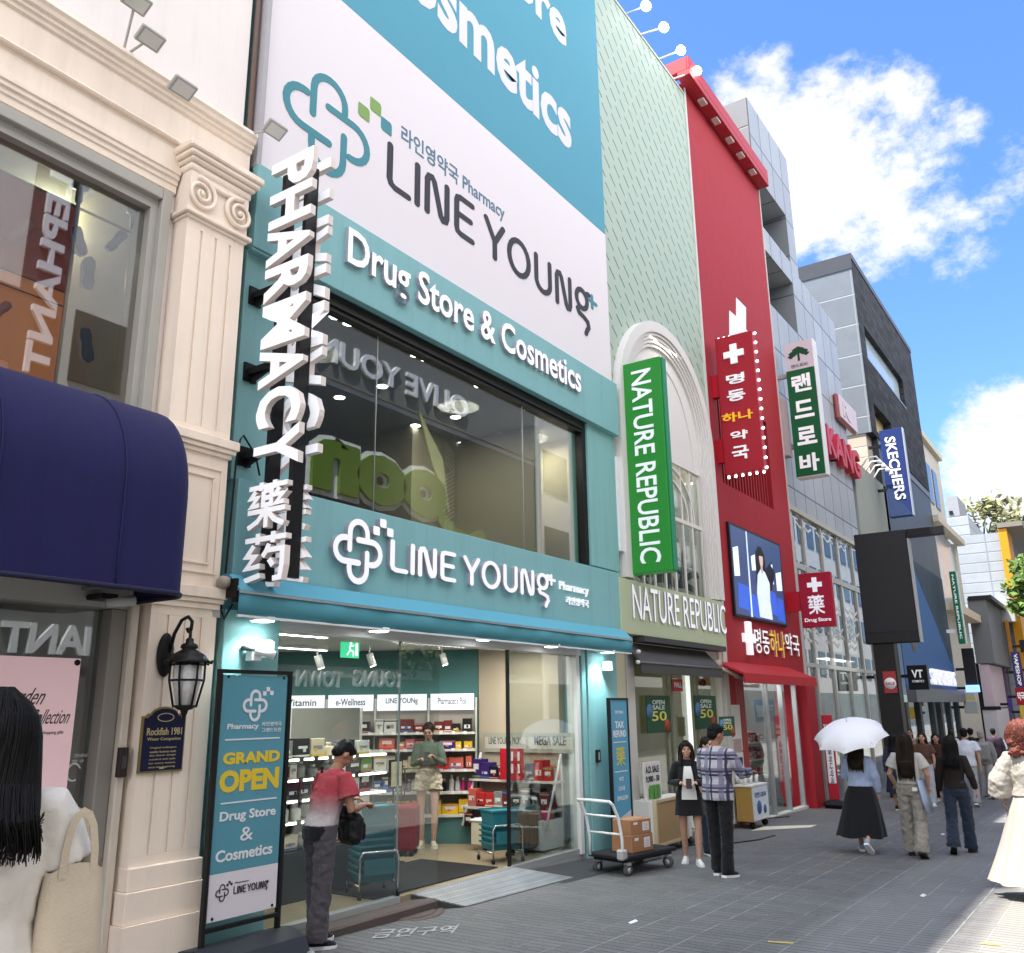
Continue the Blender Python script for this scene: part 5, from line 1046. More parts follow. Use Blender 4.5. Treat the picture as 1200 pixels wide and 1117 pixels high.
for (x, z, n, L) in ((13.2, 4.2, 11, 1.5), (14.7, 4.3, 12, 1.9), (15.7, 4.2, 10, 1.6), (15.2, 5.4, 9, 1.2), (14.0, 5.3, 9, 1.3)):
    for i in range(n):
        a = math.radians(20 + 140 * i / (n - 1)) + random.uniform(-.1, .1); l = L * random.uniform(.75, 1.1); y = 6.75 + random.uniform(0, .3); P = [Vector((x + l * t * math.cos(a), y, z + l * t * math.sin(a) - .5 * l * t * t)) for t in (0, .25, .5, .75, 1)]
        for j in range(4):
            nrm = Vector((-(P[j + 1] - P[j]).z, 0, (P[j + 1] - P[j]).x)).normalized(); wa, wb = .075 * math.sin(math.pi * (.12 + .22 * j)), .075 * math.sin(math.pi * min(1, .12 + .22 * (j + 1)))
            k.add([P[j] - nrm * wa, P[j + 1] - nrm * wb, P[j + 1] + nrm * wb, P[j] + nrm * wa], [(0, 1, 2, 3)])
tag(k.build('palm_leaves', M('palm_leaf', (.045, .075, .03), .6, var=.5, vscale=4)), 'dark palm fronds behind the mullioned arch window', 'plant')
# shop fascia
fs = thing('nature_republic_fascia', 'pale sage fascia board with raised white NATURE REPUBLIC letters over the mint shop', 'sign', (14.5, 6.25, 3.1)); YN = 6.18
n0, n1 = fX(729, 745, YN), fX(850, 740, YN); k = MB(); k.box(n0, n1, YN, 6.335, fZ(790, 750, YN), fZ(790, 692, YN), .006); k.build('board', M('sage_fascia', (.50, .55, .37), .5, var=.03), fs)
raised(fs, 'lettering', 'NATURE REPUBLIC', (741, 725), (848, 710), YN, .025, .0)
# shopfront, grey awning
k = MB(); k.box(NA + .02, NA + .28, 6.30, 6.5, -.1, 3.05); k.box(NB - .5, NB - .06, 6.30, 6.5, -.1, 3.05); k.box(NB - .35, NB - .26, 6.27, 6.299, -.1, 3.05); k.box(NA + .28, NB - .5, 6.34, 6.5, 2.82, 3.05); s_o = k.build('shopfront_frame', M('frame_stone', (.60, .57, .53), .55), b_nr)
k = MB(); k.box(NA + .28, NB - .5, 6.40, 6.41, -.02, 2.82); k.build('shop_pane', pane_dim, b_nr)
k = MB(); dkm = M('mullion_olive', (.22, .22, .17), .45)
for x in (13.95, 14.15, 15.05, 15.25): k.box(x - .03, x + .03, 6.37, 6.395, -.05, 2.82)
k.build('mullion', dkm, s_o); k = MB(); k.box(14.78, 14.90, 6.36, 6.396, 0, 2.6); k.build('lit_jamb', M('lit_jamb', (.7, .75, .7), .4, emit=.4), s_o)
k = MB(); k.box(NA, NB, 8.5, 8.6, -.1, 3.2); k.box(NA, NB, 6.5, 8.5, 3.05, 3.2); k.build('shop_interior', M('sage_interior', (.28, .27, .17), .7, var=.4, vscale=1.5), b_nr)
k = MB(); k.box(NB - .08, NB - .02, 6.52, 8.5, -.1, 3.05); k.box(NA + .02, NA + .08, 6.52, 8.5, -.1, 3.05); k.build('side_wall', M('olive_side', (.26, .25, .17), .7), b_nr)
k = MB(); k.box(NA, NB, 6.32, 8.6, -.2, -.03); k.build('shop_floor', M('floor_tile_grey', (.25, .24, .21), .4), b_nr)
l = bpy.data.lights.new('arch_fill_light', 'AREA'); l.size = 1.5; l.energy = 45; l.color = (1, .97, .88); lo = bpy.data.objects.new('arch_fill_light', l); COL.objects.link(lo); lo.location = (14.5, 7.0, 8.6)  # unseen fill light added to brighten the room behind the arched window
for x, y in ((13.4, 7.3), (15.3, 7.3)): l = bpy.data.lights.new('mint_shop_light', 'AREA'); l.size = 1; l.energy = 7; l.color = (1, .93, .7); lo = bpy.data.objects.new('mint_shop_light', l); COL.objects.link(lo); lo.location = (x, y, 3.0)
sh2 = thing('shop_shelf', 'warm lit shelf of yellow and brown goods inside the mint shop', 'shelf', (13.4, 8.0, 0)); k = MB()
for z in (.5, .95, 1.4): k.box(12.8, 14.6, 7.8, 8.3, z, z + .04)
k.build('boards', wood, sh2)
for z in (.54, .99, 1.44):
    x = 12.85
    while x < 14.4:
        w = random.uniform(.12, .3); pack((Vector((x + w / 2, 7.95, z)), 0), w, .2, random.uniform(.16, .34), random.choice(['yellow', 'yellow', 'brown', 'cream', 'green'] if z < 1 else ['cream', 'brown', 'white']), {.54: 'on the low shelf in the mint shop', .99: 'on the middle shelf in the mint shop', 1.44: 'on the high shelf in the mint shop'}[z], 0, 'goods in the mint shop'); x += w + .04
ga = thing('grey_awning', 'half rolled dark grey canvas awning under the NATURE REPUBLIC fascia', 'awning', (14.5, 6.1, 2.7))
a0, a1 = fX(751, 772, 6.05), fX(845, 783, 6.05); zt_ = fZ(750, 765, 6.05); k = MB(); k.profx([(6.335, zt_ + .18), (6.05, zt_ - .12), (6.045, zt_ - .16), (6.04, zt_ - .30), (6.055, zt_ - .30), (6.065, zt_ - .14), (6.335, zt_ + .12)], a0, a1); k.build('canvas', M('canvas_grey', (.075, .07, .068), .75, var=.15, bump=.1, bscale=80), ga)
k = MB(); k.tube([(a0 - .02, 6.05, zt_ - .14), (a1 + .02, 6.05, zt_ - .14)], .02, 8); k.build('front_bar', M('bar_grey', (.13, .13, .13), .4), ga)
k = MB(); k.box(NA + .3, NB - .6, 6.1, 6.335, zt_ + .19, zt_ + .27); k.build('cassette', M('cassette_dark', (.05, .05, .052), .45), ga)
for (x, z) in ((a0 + .03, zt_ + .02), (a0 + .0, zt_ - .14)): k = MB(); k.smooth = True; k.lathe((x - .04, 6.08, z), [(.03, -.02), (.03, .03)], 10, 'X'); k.build('bolt', white, ga)
# OPEN SALE posters etc. behind / on the glass
pg = M('poster_green', (.012, .075, .035), .5, var=.08); py_ = M('poster_yellow', (.72, .68, .12), .5)
for i, (tl_, br_, lab) in enumerate((((757, 815), (787, 858), 'dark green OPEN SALE 50 poster on the left pane of the mint shop'), ((814, 815), (841, 853), 'dark green OPEN SALE 50 poster on the right pane of the mint shop'), ((843, 840), (862, 862), 'low green SALE placard behind the man in plaid'))):
    Y = 6.34 if i < 2 else 6.0; x0, x1, z0, z1 = fX(*tl_, Y), fX(*br_, Y), fZ(*br_, Y), fZ(*tl_, Y); t_ = thing('sale_poster', lab, 'poster', ((x0 + x1) / 2, Y, z0), 'green sale posters on the mint shop'); w, h = x1 - x0, z1 - z0
    k = MB(); k.box(x0, x1, Y, Y + .012, z0, z1); k.build('sheet', pg, t_)
    k = MB(); k.text('OPEN', (x0 + .24 * w, Y, z0 + .76 * h), X1 * w * .52, Z1 * h * .12, .004, .02); k.text('SALE', (x0 + .24 * w, Y, z0 + .62 * h), X1 * w * .52, Z1 * h * .12, .004, .02); k.build('white_lettering', M('poster_white', (.65, .72, .65), .5), t_)
    k = MB(); k.text('50', (x0 + .2 * w, Y, z0 + .32 * h), X1 * w * .62, Z1 * h * .26, .004, .01); k.build('yellow_numerals', py_, t_)
    k = MB(); k.lathe((x0 + .83 * w, Y - .003, z0 + .18 * h), [(w * .12, -.002), (w * .12, .002)], 16, 'Y'); k.build('red_spot', M('spot_red', (.35, .06, .03), .5), t_); k = MB(); k.lathe((x0 + .12 * w, Y - .003, z0 + .58 * h), [(w * .13, -.002), (w * .13, .002)], 16, 'Y'); k.build('blue_spot', M('spot_blue', (.10, .22, .40), .5), t_)
rs = thing('red_notice', 'small red notice with white mark high on the mint shop glass', 'notice', (14.1, 6.33, 2.4)); x0, x1, z0, z1 = fX(789, 806, 6.33), fX(800, 806, 6.33), fZ(795, 808, 6.33), fZ(795, 796, 6.33)
k = MB(); k.box(x0, x1, 6.33, 6.339, z0 - .03, z1); k.build('plate', M('notice_red', (.55, .03, .04), .5), rs); k = MB(); k.text('MALL', (x0 + .04, 6.33, z0 + .03), X1 * (x1 - x0 - .08), Z1 * (z1 - z0 - .08), .004, .03); k.build('lettering', white, rs)
dm = thing('dome_camera', 'dark dome camera hanging inside the mint shop behind the right poster', 'security camera', (15.4, 6.6, 2.4)); c = Vector((fX(823, 800, 6.6), 6.6, fZ(823, 800, 6.6))); k = MB(); k.smooth = True; k.ell(c, .07, .07, .08); k.build('dome', black, dm); k = MB(); k.box(c.x - .03, c.x + .03, 6.57, 6.63, c.z + .06, 3.05); k.build('stem', white, dm)
# projecting green sign
XG = 12.58; gs = thing('green_vertical_sign', 'tall projecting bright green sign with white NATURE REPUBLIC reading downwards', 'sign', (12.7, 5.9, 4.0)); (ya, z1), (yb2, _z) = vYZ(724, 429, XG), vYZ(773, 417, XG); z0 = vYZ(735, 674, XG)[1]
grn = M('sign_green', (.022, .20, .028), .4, var=.05, vscale=1.2, emit=.06, ecol=(.05, .45, .08)); k = MB(); k.box(XG, XG + .20, yb2, ya, z0, z1, .015); k.build('box_body', grn, gs)
k = MB(); k.box(XG + .03, XG + .17, yb2 - .03, yb2 - .0005, z0 + .01, z1 - .01, .01); k.box(XG + .21, XG + .225, yb2 + .02, ya, z0, z1); k.build('side_trim', M('sign_green_dark', (.03, .25, .13), .4), gs)
k = MB(); q = (vYZ(750, 434, XG)[1], vYZ(760, 660, XG)[1]); k.text('NATURE REPUBLIC', (XG - .001, ya - .24, q[0]), -Z1 * (q[0] - q[1]), -Y1 * .36, .012, .012, n=NX); k.build('lettering', M('sign_letter', (.80, .82, .85), .4, emit=.12), gs)
k = MB(); k.box(XG + .06, XG + .14, ya, 6.36, z0 + .4, z0 + .5); k.box(XG + .06, XG + .14, ya, 6.36, z1 - .5, z1 - .4); k.build('wall_bracket', white, gs)
k = MB(); k.box(NA - .08, NA + .1, 6.26, 6.3585, 4.35, 5.9, .01); tag(k.build('white_conduit_box', white), 'tall white conduit cover between the teal pharmacy and the green sign', 'conduit')
# roof floodlights
for i, ((bx, by), (hx_, hy_)) in enumerate((((733, 18), (757, 7)), ((751, 45), (778, 32)), ((772, 70), (798, 59)), ((789, 94), (817, 83)))):
    b = Vector((fX(bx, by, 6.35), 6.35, 15.66)); h = Vector((fX(hx_, hy_, 6.0), 6.0, fZ(hx_, hy_, 6.0))); t_ = thing('roof_floodlight', ['lit white floodlight on an arm at the roof edge, uppermost in the picture', 'lit white roof floodlight, second from the billboard', 'lit white roof floodlight, third from the billboard', 'lit white roof floodlight touching the red roof overhang'][i], 'floodlight', b, 'floodlights on the mint roof edge')
    k = MB(); k.tube([b, h], .018, 6); k.build('arm', white, t_); k = MB(); k.smooth = True; k.ell(h, .13, .10, .09, 12, 8); k.build('lamp_head', M('flood_glow', (.9, .9, .9), .4, emit=5, ecol=(1, .98, .93)), t_)

# ------------------------------------------------------------------ red building
RA, RB = 16.72, 21.80
b_rd = thing('red_building', 'narrow all red building with slatted opening, video screen and pharmacy shop at street level', 'building', (19, 6.35, 0))
sx0, sx1, sz0, sz1 = 17.3, 20.6, 6.52, 8.72; vx0, vx1, vz0, vz1 = 17.33, 20.53, 3.78, 5.62
k = MB(); k.box(RA, RB, 6.36, 12, sz1, 16.0); k.box(RA, sx0, 6.36, 6.9, sz0, sz1); k.box(sx1, RB, 6.36, 6.9, sz0, sz1); k.box(RA, RB, 6.36, 6.9, 2.55, sz0); k.box(RA, RA + .35, 6.36, 6.9, -.4, 2.55); k.box(21.1, RB, 6.15, 6.9, -.5, 2.45)
k.build('wall', red, b_rd); k = MB(); k.box(RA, RB, 8.5, 12, -.4, sz1); k.build('rear_mass', red, b_rd)
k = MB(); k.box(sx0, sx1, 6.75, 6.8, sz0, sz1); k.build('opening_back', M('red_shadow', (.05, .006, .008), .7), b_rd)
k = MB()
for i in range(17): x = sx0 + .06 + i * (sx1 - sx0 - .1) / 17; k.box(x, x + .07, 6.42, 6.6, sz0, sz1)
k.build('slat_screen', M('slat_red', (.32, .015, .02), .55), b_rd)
k = MB(); k.box(16.35, RB + .02, 6.06, 6.359, 15.86, 16.02, .01); k.box(16.35, RB + .02, 6.06, 6.12, 16.021, 16.35, .01); k.box(16.35, 16.6, 6.121, 7.2, 16.021, 16.35); rf = k.build('roof_overhang', M('red_roof', (.42, .035, .05), .5), b_rd)
k = MB(); k.box(RA - .015, RA + .03, 6.335, 6.3595, 3, 15.85); k.box(RB - .02, RB + .03, 6.335, 6.3595, 2.5, 15.85); k.build('edge_trim', M('trim_pinkgrey', (.62, .52, .50), .5), b_rd)
for i, (px, py) in enumerate(((823, 113), (839, 137), (855, 159), (868, 181), (882, 201))):
    x = fX(px, py, 6.18); k = MB(); k.box(x - .13, x + .13, 6.11, 6.27, 15.80, 15.859, .01); q = k.build('soffit_lamp', M('soffit_white', (.62, .55, .52), .5), rf)
# projecting red sign with bulbs
XR = 17.05; pr = thing('red_bulb_sign', 'projecting red vertical sign with white cross, stacked Korean letters and bulb border', 'sign', (17.1, 5.8, 6.6)); (ya, z1), (yb2, z1b) = vYZ(837.3, 396, XR), vYZ(881, 388.5, XR); z0 = vYZ(870, 554, XR)[1]; z1 = (z1 + z1b) / 2
k = MB(); k.box(XR, XR + .22, yb2, ya, z0, z1, .012); k.build('box_body', M('bulb_sign_red', (.38, .015, .03), .45, var=.06), pr)
k = MB()
for zz in (z0 + .55, z1 - 1.05): k.box(XR + .04, XR + .18, ya + .0005, 6.36, zz - .25, zz + .25)
k.build('wall_bracket', red2, pr)
whl = M('sign_white', (.78, .78, .80), .4, emit=.12); yel = M('sign_yellow', (.75, .42, .02), .4, emit=.15)
yc = (ya + yb2) / 2; hS = z1 - z0
def yz(px, py, X=XR): return vYZ(px, py, X)
k = MB(); cy, cz = yz(860, 415); k.box(XR - .04, XR - .0005, cy - .22, cy + .22, cz - .07, cz + .07, .004); k.box(XR - .04, XR - .0005, cy - .075, cy + .075, cz - .22, cz - .0705, .004); k.box(XR - .04, XR - .0005, cy - .075, cy + .075, cz + .0705, cz + .22, .004); k.build('white_cross', whl, pr)
k = MB()
for chx, (pa, pb) in zip('명동약국', (((852, 452), (872, 436)), ((853, 472), (873, 455)), ((857, 517), (876, 503)), ((859, 540), (877, 521)))):
    y_a, z_a = yz(*pa); y_b, z_b = yz(*pb); k.text(chx, (XR - .0005, y_a, z_a), -Y1 * (y_a - y_b), Z1 * (z_b - z_a), .03, .018, n=NX)
k.build('white_lettering', whl, pr)
k = MB(); y_a, z_a = yz(847, 497); y_b, z_b = yz(882, 479); k.text('하나', (XR - .0005, y_a, z_a), -Y1 * (y_a - y_b), Z1 * (z_b - z_a), .03, .018, n=NX); k.build('yellow_lettering', yel, pr)
k = MB(); a = yz(860, 392); k.prism([(XR + .08, yy, zz) for yy, zz in [yz(853, 392), yz(853, 362), yz(861, 369), yz(861, 347), yz(872, 358), yz(872, 384), yz(876, 388)]], (.04, 0, 0)); k.build('white_landmark_cutout', whl, pr)
bulbm = M('bulb_glow', (.9, .9, .85), .3, emit=2.2, ecol=(1, .95, .85)); k = MB(); k.smooth = True
for i in range(15): k.ell((XR + .11, yb2 - .025, z0 + .06 + i * (hS - .1) / 14), .03, .03, .03, 8, 6)
for i in range(6): k.ell((XR + .11, yb2 + .04 + i * (ya - yb2 - .08) / 5, z0 - .025), .03, .03, .03, 8, 6)
for i in range(3): k.ell((XR + .11, ya - .05 - i * .12, z1 + .025), .03, .03, .03, 8, 6)
bo = k.build('bulb_border', bulbm, pr); bo['kind'] = 'stuff'
# video screen: a standing figure in a blue railway carriage
vs2 = thing('video_screen', 'blue video screen on the red facade showing a figure in a pale dress among seats', 'screen', (18.9, 6.3, 3.8)); w, h = vx1 - vx0, vz1 - vz0
k = MB(); k.box(vx0 - .06, vx1 + .06, 6.30, 6.359, vz0 - .05, vz1 + .05); k.build('bezel', black, vs2)
def vpanel(nm, pts, col, e, lay):
    q = MB(); q.prism([(vx0 + a * w, 6.299 - .0012 * lay, vz0 + b * h) for a, b in pts], (0, -.001, 0)); return q.build(nm, M('video_' + nm, col, .3, var=.5, vscale=3.5, emit=e), vs2)
vpanel('picture', [(0, 0), (1, 0), (1, 1), (0, 1)], (.03, .05, .12), .45, 0)
for a, b, c_, d_ in ((.02, .42, .12, .78), (.36, .55, .44, .76), (.72, .45, .80, .72), (.86, .40, .98, .66)): vpanel('window_light', [(a, b), (c_, b + .02), (c_, d_), (a, d_ - .04)], (.50, .60, .72), .55, 1)
for a, b, c_, d_ in ((.05, .08, .30, .34), (.24, .02, .44, .26), (.66, .10, .84, .36), (.82, .04, .99, .30)): vpanel('blue_seat', [(a, b), (c_, b - .02), (c_ - .02, d_), (a + .02, d_ + .02)], (.02, .07, .36), .6, 2)
vpanel('pole', [(.27, 0), (.30, 0), (.31, 1), (.29, 1)], (.35, .42, .55), .7, 3)
vpanel('dark_bag', [(.64, .34), (.74, .38), (.84, .62), (.74, .72), (.62, .60)], (.012, .015, .03), .1, 4); vpanel('hair', [(.43, .42), (.46, .80), (.52, .88), (.58, .88), (.63, .80), (.66, .46), (.6, .4), (.5, .4)], (.012, .010, .012), .1, 5); vpanel('dress', [(.44, .02), (.70, .02), (.68, .25), (.70, .46), (.62, .58), (.57, .60), (.53, .60), (.46, .52), (.42, .30)], (.40, .46, .66), .55, 6); vpanel('neck', [(.535, .56), (.575, .56), (.575, .68), (.535, .68)], (.40, .28, .25), .4, 7); vpanel('face', [(.525, .66), (.555, .63), (.585, .66), (.595, .74), (.585, .80), (.53, .80), (.515, .74)], (.42, .30, .27), .5, 8); vpanel('fringe', [(.51, .76), (.60, .77), (.60, .82), (.55, .85), (.51, .82)], (.012, .010, .012), .1, 9)
# shop sign over the red pharmacy
rb = thing('red_pharmacy_lettering', 'glowing white cross with white and yellow Korean letters on the red fascia', 'sign', (19.3, 6.3, 2.9)); Y = 6.30
cx_, cz_ = fX(878, 748, Y), fZ(878, 748, Y); glo = M('red_shop_glow', (.85, .85, .88), .3, emit=.22)
k = MB(); k.box(cx_ - .10, cx_ + .10, 6.26, 6.35, cz_ - .34, cz_ + .34, .006); k.box(cx_ - .30, cx_ - .1005, 6.26, 6.35, cz_ - .09, cz_ + .09, .006); k.box(cx_ + .1005, cx_ + .30, 6.26, 6.35, cz_ - .09, cz_ + .09, .006); k.build('white_cross', glo, rb)
def rt(nm, tx, pa, pb, m, hh): x0, x1 = fX(*pa, 6.3), fX(*pb, 6.3); q = MB(); q.text(tx, (x0, 6.355, (fZ(*pa, 6.3) + fZ(*pb, 6.3)) / 2 - hh / 2), X1 * (x1 - x0), Z1 * hh, .05, .006); edged(q.build(nm, m, rb), M('red_return', (.45, .25, .25), .5))
rt('white_lettering', '명동', (885, 750), (902, 753), glo, .52); rt('yellow_lettering', '하나', (903, 753), (920, 756), M('red_shop_yellow', (.80, .48, .01), .3, emit=.2), .58); rt('white_lettering', '약국', (921, 754), (937, 757), glo, .5)
ra = thing('red_awning', 'short red canvas awning pulled out over the red pharmacy shopfront', 'awning', (19.7, 6.0, 2.4)); x0, x1 = fX(886, 800, 5.75), fX(957, 800, 5.75); zz = fZ(930, 802, 5.75)
k = MB(); k.profx([(6.355, zz + .42), (5.75, zz + .16), (5.74, zz - .02), (5.755, zz - .02), (5.77, zz + .13), (6.355, zz + .38)], x0 - .6, x1); k.build('canvas', M('awning_red', (.42, .02, .025), .6, var=.08, bump=.1, bscale=70), ra)
k = MB(); k.smooth = True; k.tube([(x0 - .7, 6.25, zz + .30), (x0 - .3, 5.9, zz + .08)], .04, 8); k.lathe((x0 - .75, 6.2, zz + .32), [(.05, -.1), (.09, -.05), (.09, .05), (.04, .1)], 12, 'X'); k.build('folding_arm', M('arm_beige', (.45, .36, .28), .5), ra)
# red pharmacy shopfront
k = MB(); k.box(17.07, 17.55, 6.35, 6.5, -.3, 2.5); k.build('red_jamb', vdash('red_ribbed', (.40, .05, .05), (.12, .01, .012), .09, .015), b_rd)
for x in (18.95, 19.95, 20.95): k = MB(); k.box(x, x + .06, 6.36, 6.46, -.25, 2.5); k.build('door_frame', alu, b_rd)
k = MB(); k.box(17.55, 21.1, 6.34, 6.5, -.33, -.2); k.build('threshold', offwhite, b_rd)
k = MB(); k.box(17.56, 18.95, 6.41, 6.42, -.2, 2.5); k.build('shop_pane', pane_dim, b_rd); k = MB(); k.box(19.01, 21.0, 6.41, 6.42, -.2, 2.5); k.build('door_pane', pane_dim, b_rd)
k = MB(); k.box(16.9, 21.6, 8.3, 8.4, -.3, 2.6); k.box(16.9, 21.6, 6.91, 8.4, 2.5, 2.6); k.box(16.9, 21.6, 6.4, 8.4, -.36, -.30); k.build('shop_interior', M('white_interior', (.66, .66, .66), .5, var=.08), b_rd)
l = bpy.data.lights.new('red_shop_light', 'AREA'); l.size = 1.6; l.energy = 35; lo = bpy.data.objects.new('red_shop_light', l); COL.objects.link(lo); lo.location = (19.3, 7.3, 2.45)
rsh = thing('red_shop_display', 'white counter with shelves of red and white packs just inside the red pharmacy', 'display counter', (18.5, 6.9, -.25)); k = MB(); k.box(17.9, 19.6, 6.7, 7.2, -.3, .55); k.build('counter', white, rsh); k = MB()
for z in (.85, 1.2): k.box(17.9, 19.6, 6.75, 7.2, z, z + .03)
k.build('shelves', white, rsh)
for z in (.55, .88, 1.23):
    x = 17.95
    while x < 19.5: w = random.uniform(.12, .24); pack((Vector((x + w / 2, 6.85, z)), 0), w, .15, random.uniform(.14, .26), random.choice(['red', 'white', 'white', 'pink', 'maroon']), {.55: 'on the white counter of the red pharmacy', .88: 'on the middle shelf of the red pharmacy', 1.23: 'on the top shelf of the red pharmacy'}[z], 0, 'goods in the red pharmacy'); x += w + .02
bs_ = thing('blue_notice_board', 'blue PHARMACY notice board hanging inside the red pharmacy window', 'sign', (18.7, 6.6, 1.5)); x0, x1, z0, z1 = fX(884, 822, 6.6), fX(907, 822, 6.6), fZ(895, 846, 6.6), fZ(895, 820, 6.6); k = MB(); k.box(x0, x1, 6.6, 6.62, z0, z1); k.build('board', M('notice_blue', (.04, .17, .36), .5), bs_); k = MB(); k.text('PHARMACY', (x0 + .08, 6.6, (z0 + z1) / 2), X1 * (x1 - x0 - .16), Z1 * .12, .003, .02); k.box(x0 + .1, (x0 + x1) / 2 - .05, 6.596, 6.599, z0 + .1, z0 + .28); k.build('lettering', M('notice_pale', (.5, .7, .8), .5), bs_)
ws = thing('white_notice_sheets', 'strip of white notice sheets with photographs on the ribbed red jamb', 'notice', (17.4, 6.34, 1.2)); x0, x1 = fX(858, 880, 6.33), fX(871, 880, 6.33)
for j, (a, b, mm) in enumerate(((826, 880, offwhite), (866, 882, M('photo_pink', (.45, .33, .32), .5, var=.4, vscale=9)), (882, 910, offwhite), (888, 904, black))):
    ins = .0 if j in (0, 2) else .05; k = MB(); k.box(x0 + ins, x1 - ins, 6.335 - .002 * (j % 2), 6.349 - .0145 * (j % 2), fZ(864, b, 6.34), fZ(864, a, 6.34)); k.build('sheet', mm, ws)
rsg = thing('red_drug_store_sign', 'square projecting dark red sign with white cross, character and Drug Store', 'sign', (21, 5.7, 3.7)); XY_ = 20.9; (ya, z1), (yb2, _) = vYZ(934.5, 673, XY_), vYZ(972, 669.5, XY_); z0 = vYZ(955, 735, XY_)[1]
k = MB(); k.box(XY_, XY_ + .18, yb2, ya, z0, z1, .01); k.build('box_body', M('sign_crimson', (.36, .008, .03), .4, var=.05), rsg); k = MB(); k.box(XY_ + .04, XY_ + .14, ya + .0005, 6.36, z0 + .4, z1 - .4); k.build('wall_bracket', red2, rsg); k = MB(); k.box(XY_ + .185, XY_ + .21, yb2, ya, z0, z1); k.build('rear_rim', white, rsg)
yc = (ya + yb2) / 2; k = MB(); zc = z1 - .28; k.box(XY_ - .012, XY_ - .0005, yc - .17, yc + .17, zc - .055, zc + .055); k.box(XY_ - .012, XY_ - .0005, yc - .055, yc + .055, zc - .17, zc - .056); k.box(XY_ - .012, XY_ - .0005, yc - .055, yc + .055, zc + .056, zc + .17); k.build('white_cross', whl, rsg)
k = MB()
for i, p in enumerate(YAO1): k.stroke(p, .1, (XY_ - .0005 - .0004 * i, yc + .19, z0 + .30), -Y1 * .38, Z1 * .44, NX, .008, rnd=False)
k.text('Drug Store', (XY_ - .0005, yc + .30, z0 + .10), -Y1 * .6, Z1 * .11, .008, .025, n=NX); k.build('lettering', whl, rsg)

# ------------------------------------------------------------------ grey metal building
def pbox(mb_, tl, br, X, th, b=0.0):
    """a slab facing the camera end of the street: pixel corners on the plane X, thickness th behind it"""
    (y0, z1), (y1, z0) = vYZ(*tl, X), vYZ(*br, X); mb_.box(X, X + th, y1, y0, z0, z1, b); return y1, y0, z0, z1
b_gy = thing('grey_panel_building', 'grey metal panelled building with deep dark recesses above and wide shop glass below', 'building', (26, 6.45, 0))
YG = 6.45; gpan = grid_mat('grey_panels', (.36, .38, .40), .98, 1.28, .028, (.07, .075, .08), 'XZ', rough=.35, metal=.0, cellvar=.12, ox=.3, oz=.2)
k = MB(); A0, A1, A2 = 21.86, 24.7, 25.5
k.box(A0, A2, YG, 12, 16.55, 18.95); k.box(A0, A2, YG, 12, 14.25, 14.95); k.box(A1, A2, YG, 12, 14.951, 16.549); k.box(A1, A2, YG, 12, 12.6, 14.249); k.box(A2 + .001, 29.5, YG, 12, 12.6, 14.75); k.box(A0, 29.5, YG, 12, 10, 12.599); k.box(A0, 29.5, YG, 6.9, 6.95, 9.999)
k.build('panel_wall', gpan, b_gy)
k = MB(); k.box(A0 - .04, A0 - .001, YG + .004, 11.9, 12.6, 18.93); k.build('dimmed_side_slab', grid_mat('sun_dimmed_grey', (.19, .20, .205), 2.2, 1.3, .03, (.08, .08, .085), 'YZ', rough=.5, cellvar=.06, oz=.2), b_gy)  # added slab, its grey darkened to offset the sun on this side
k = MB(); k.box(A0, A1, 7.6, 7.7, 12.5, 16.6); k.build('recess_back', M('recess_grey', (.20, .20, .19), .7), b_gy)
k = MB(); k.box(A0 + .2, A1 - .2, 7.5, 7.59, 12.7, 13.6); k.box(A0 + .2, A1 - .2, 7.5, 7.59, 15.0, 15.9); k.build('recess_window', M('window_dark', (.02, .025, .03), .15), b_gy)
k = MB(); k.box(29.5, 29.95, 6.8, 7.0, 9.9, 14.75); k.build('dark_slot', black, b_gy)
k = MB(); k.box(29.95, 34.9, YG, 12, 6.6, 10.0, .02); k.build('concrete_block', M('concrete_green', (.29, .31, .28), .75, var=.14, vscale=1.2, bump=.1), b_gy)
k = MB(); k.box(A0, 29.9, YG - .05, 6.6, 6.82, 6.949); k.build('ledge', M('ledge_cream', (.48, .46, .40), .6), b_gy)
k = MB(); k.box(A0 + .1, A0 + .5, YG, 6.7, -.4, 6.8)
for x in (23.2, 24.9, 26.6, 28.3): k.box(x, x + .08, YG, 6.6, -.4, 6.8)
k.box(30.0, 30.4, YG - .02, 6.7, -.5, 6.6); k.box(A0 + .5, 30, YG + .01, 6.6, 5.35, 5.5); k.box(A0 + .5, 30, YG + .01, 6.6, 2.9, 3.0); sfr = k.build('shop_frame', M('frame_pale_grey', (.46, .46, .43), .45), b_gy)
k = MB(); k.box(A0 + .5, 30, YG + .05, YG + .06, -.4, 6.8); k.build('shop_pane', pane_bright, b_gy)
k = MB(); k.box(A0, 34, 9, 9.1, -.5, 6.8); k.box(A0, 34, 6.7, 9, 3.3, 3.45); k.build('shop_interior', M('grey_interior', (.30, .30, .28), .6, var=.6, vscale=1.0), b_gy)
k = MB(); k.box(30.4, 34.8, 6.7, 6.9, -.6, 6.6); k.build('lower_wall', M('lower_concrete', (.22, .22, .21), .7, var=.2), b_gy)
l = bpy.data.lights.new('grey_shop_light', 'AREA'); l.size = 3; l.energy = 25; lo = bpy.data.objects.new('grey_shop_light', l); COL.objects.link(lo); lo.location = (26, 7.6, 3.2)
dc = thing('wavy_window_decal', 'pale wavy striped lettering on the upper shop glass of the grey building', 'decal', (24, 6.49, 5)); k = MB()
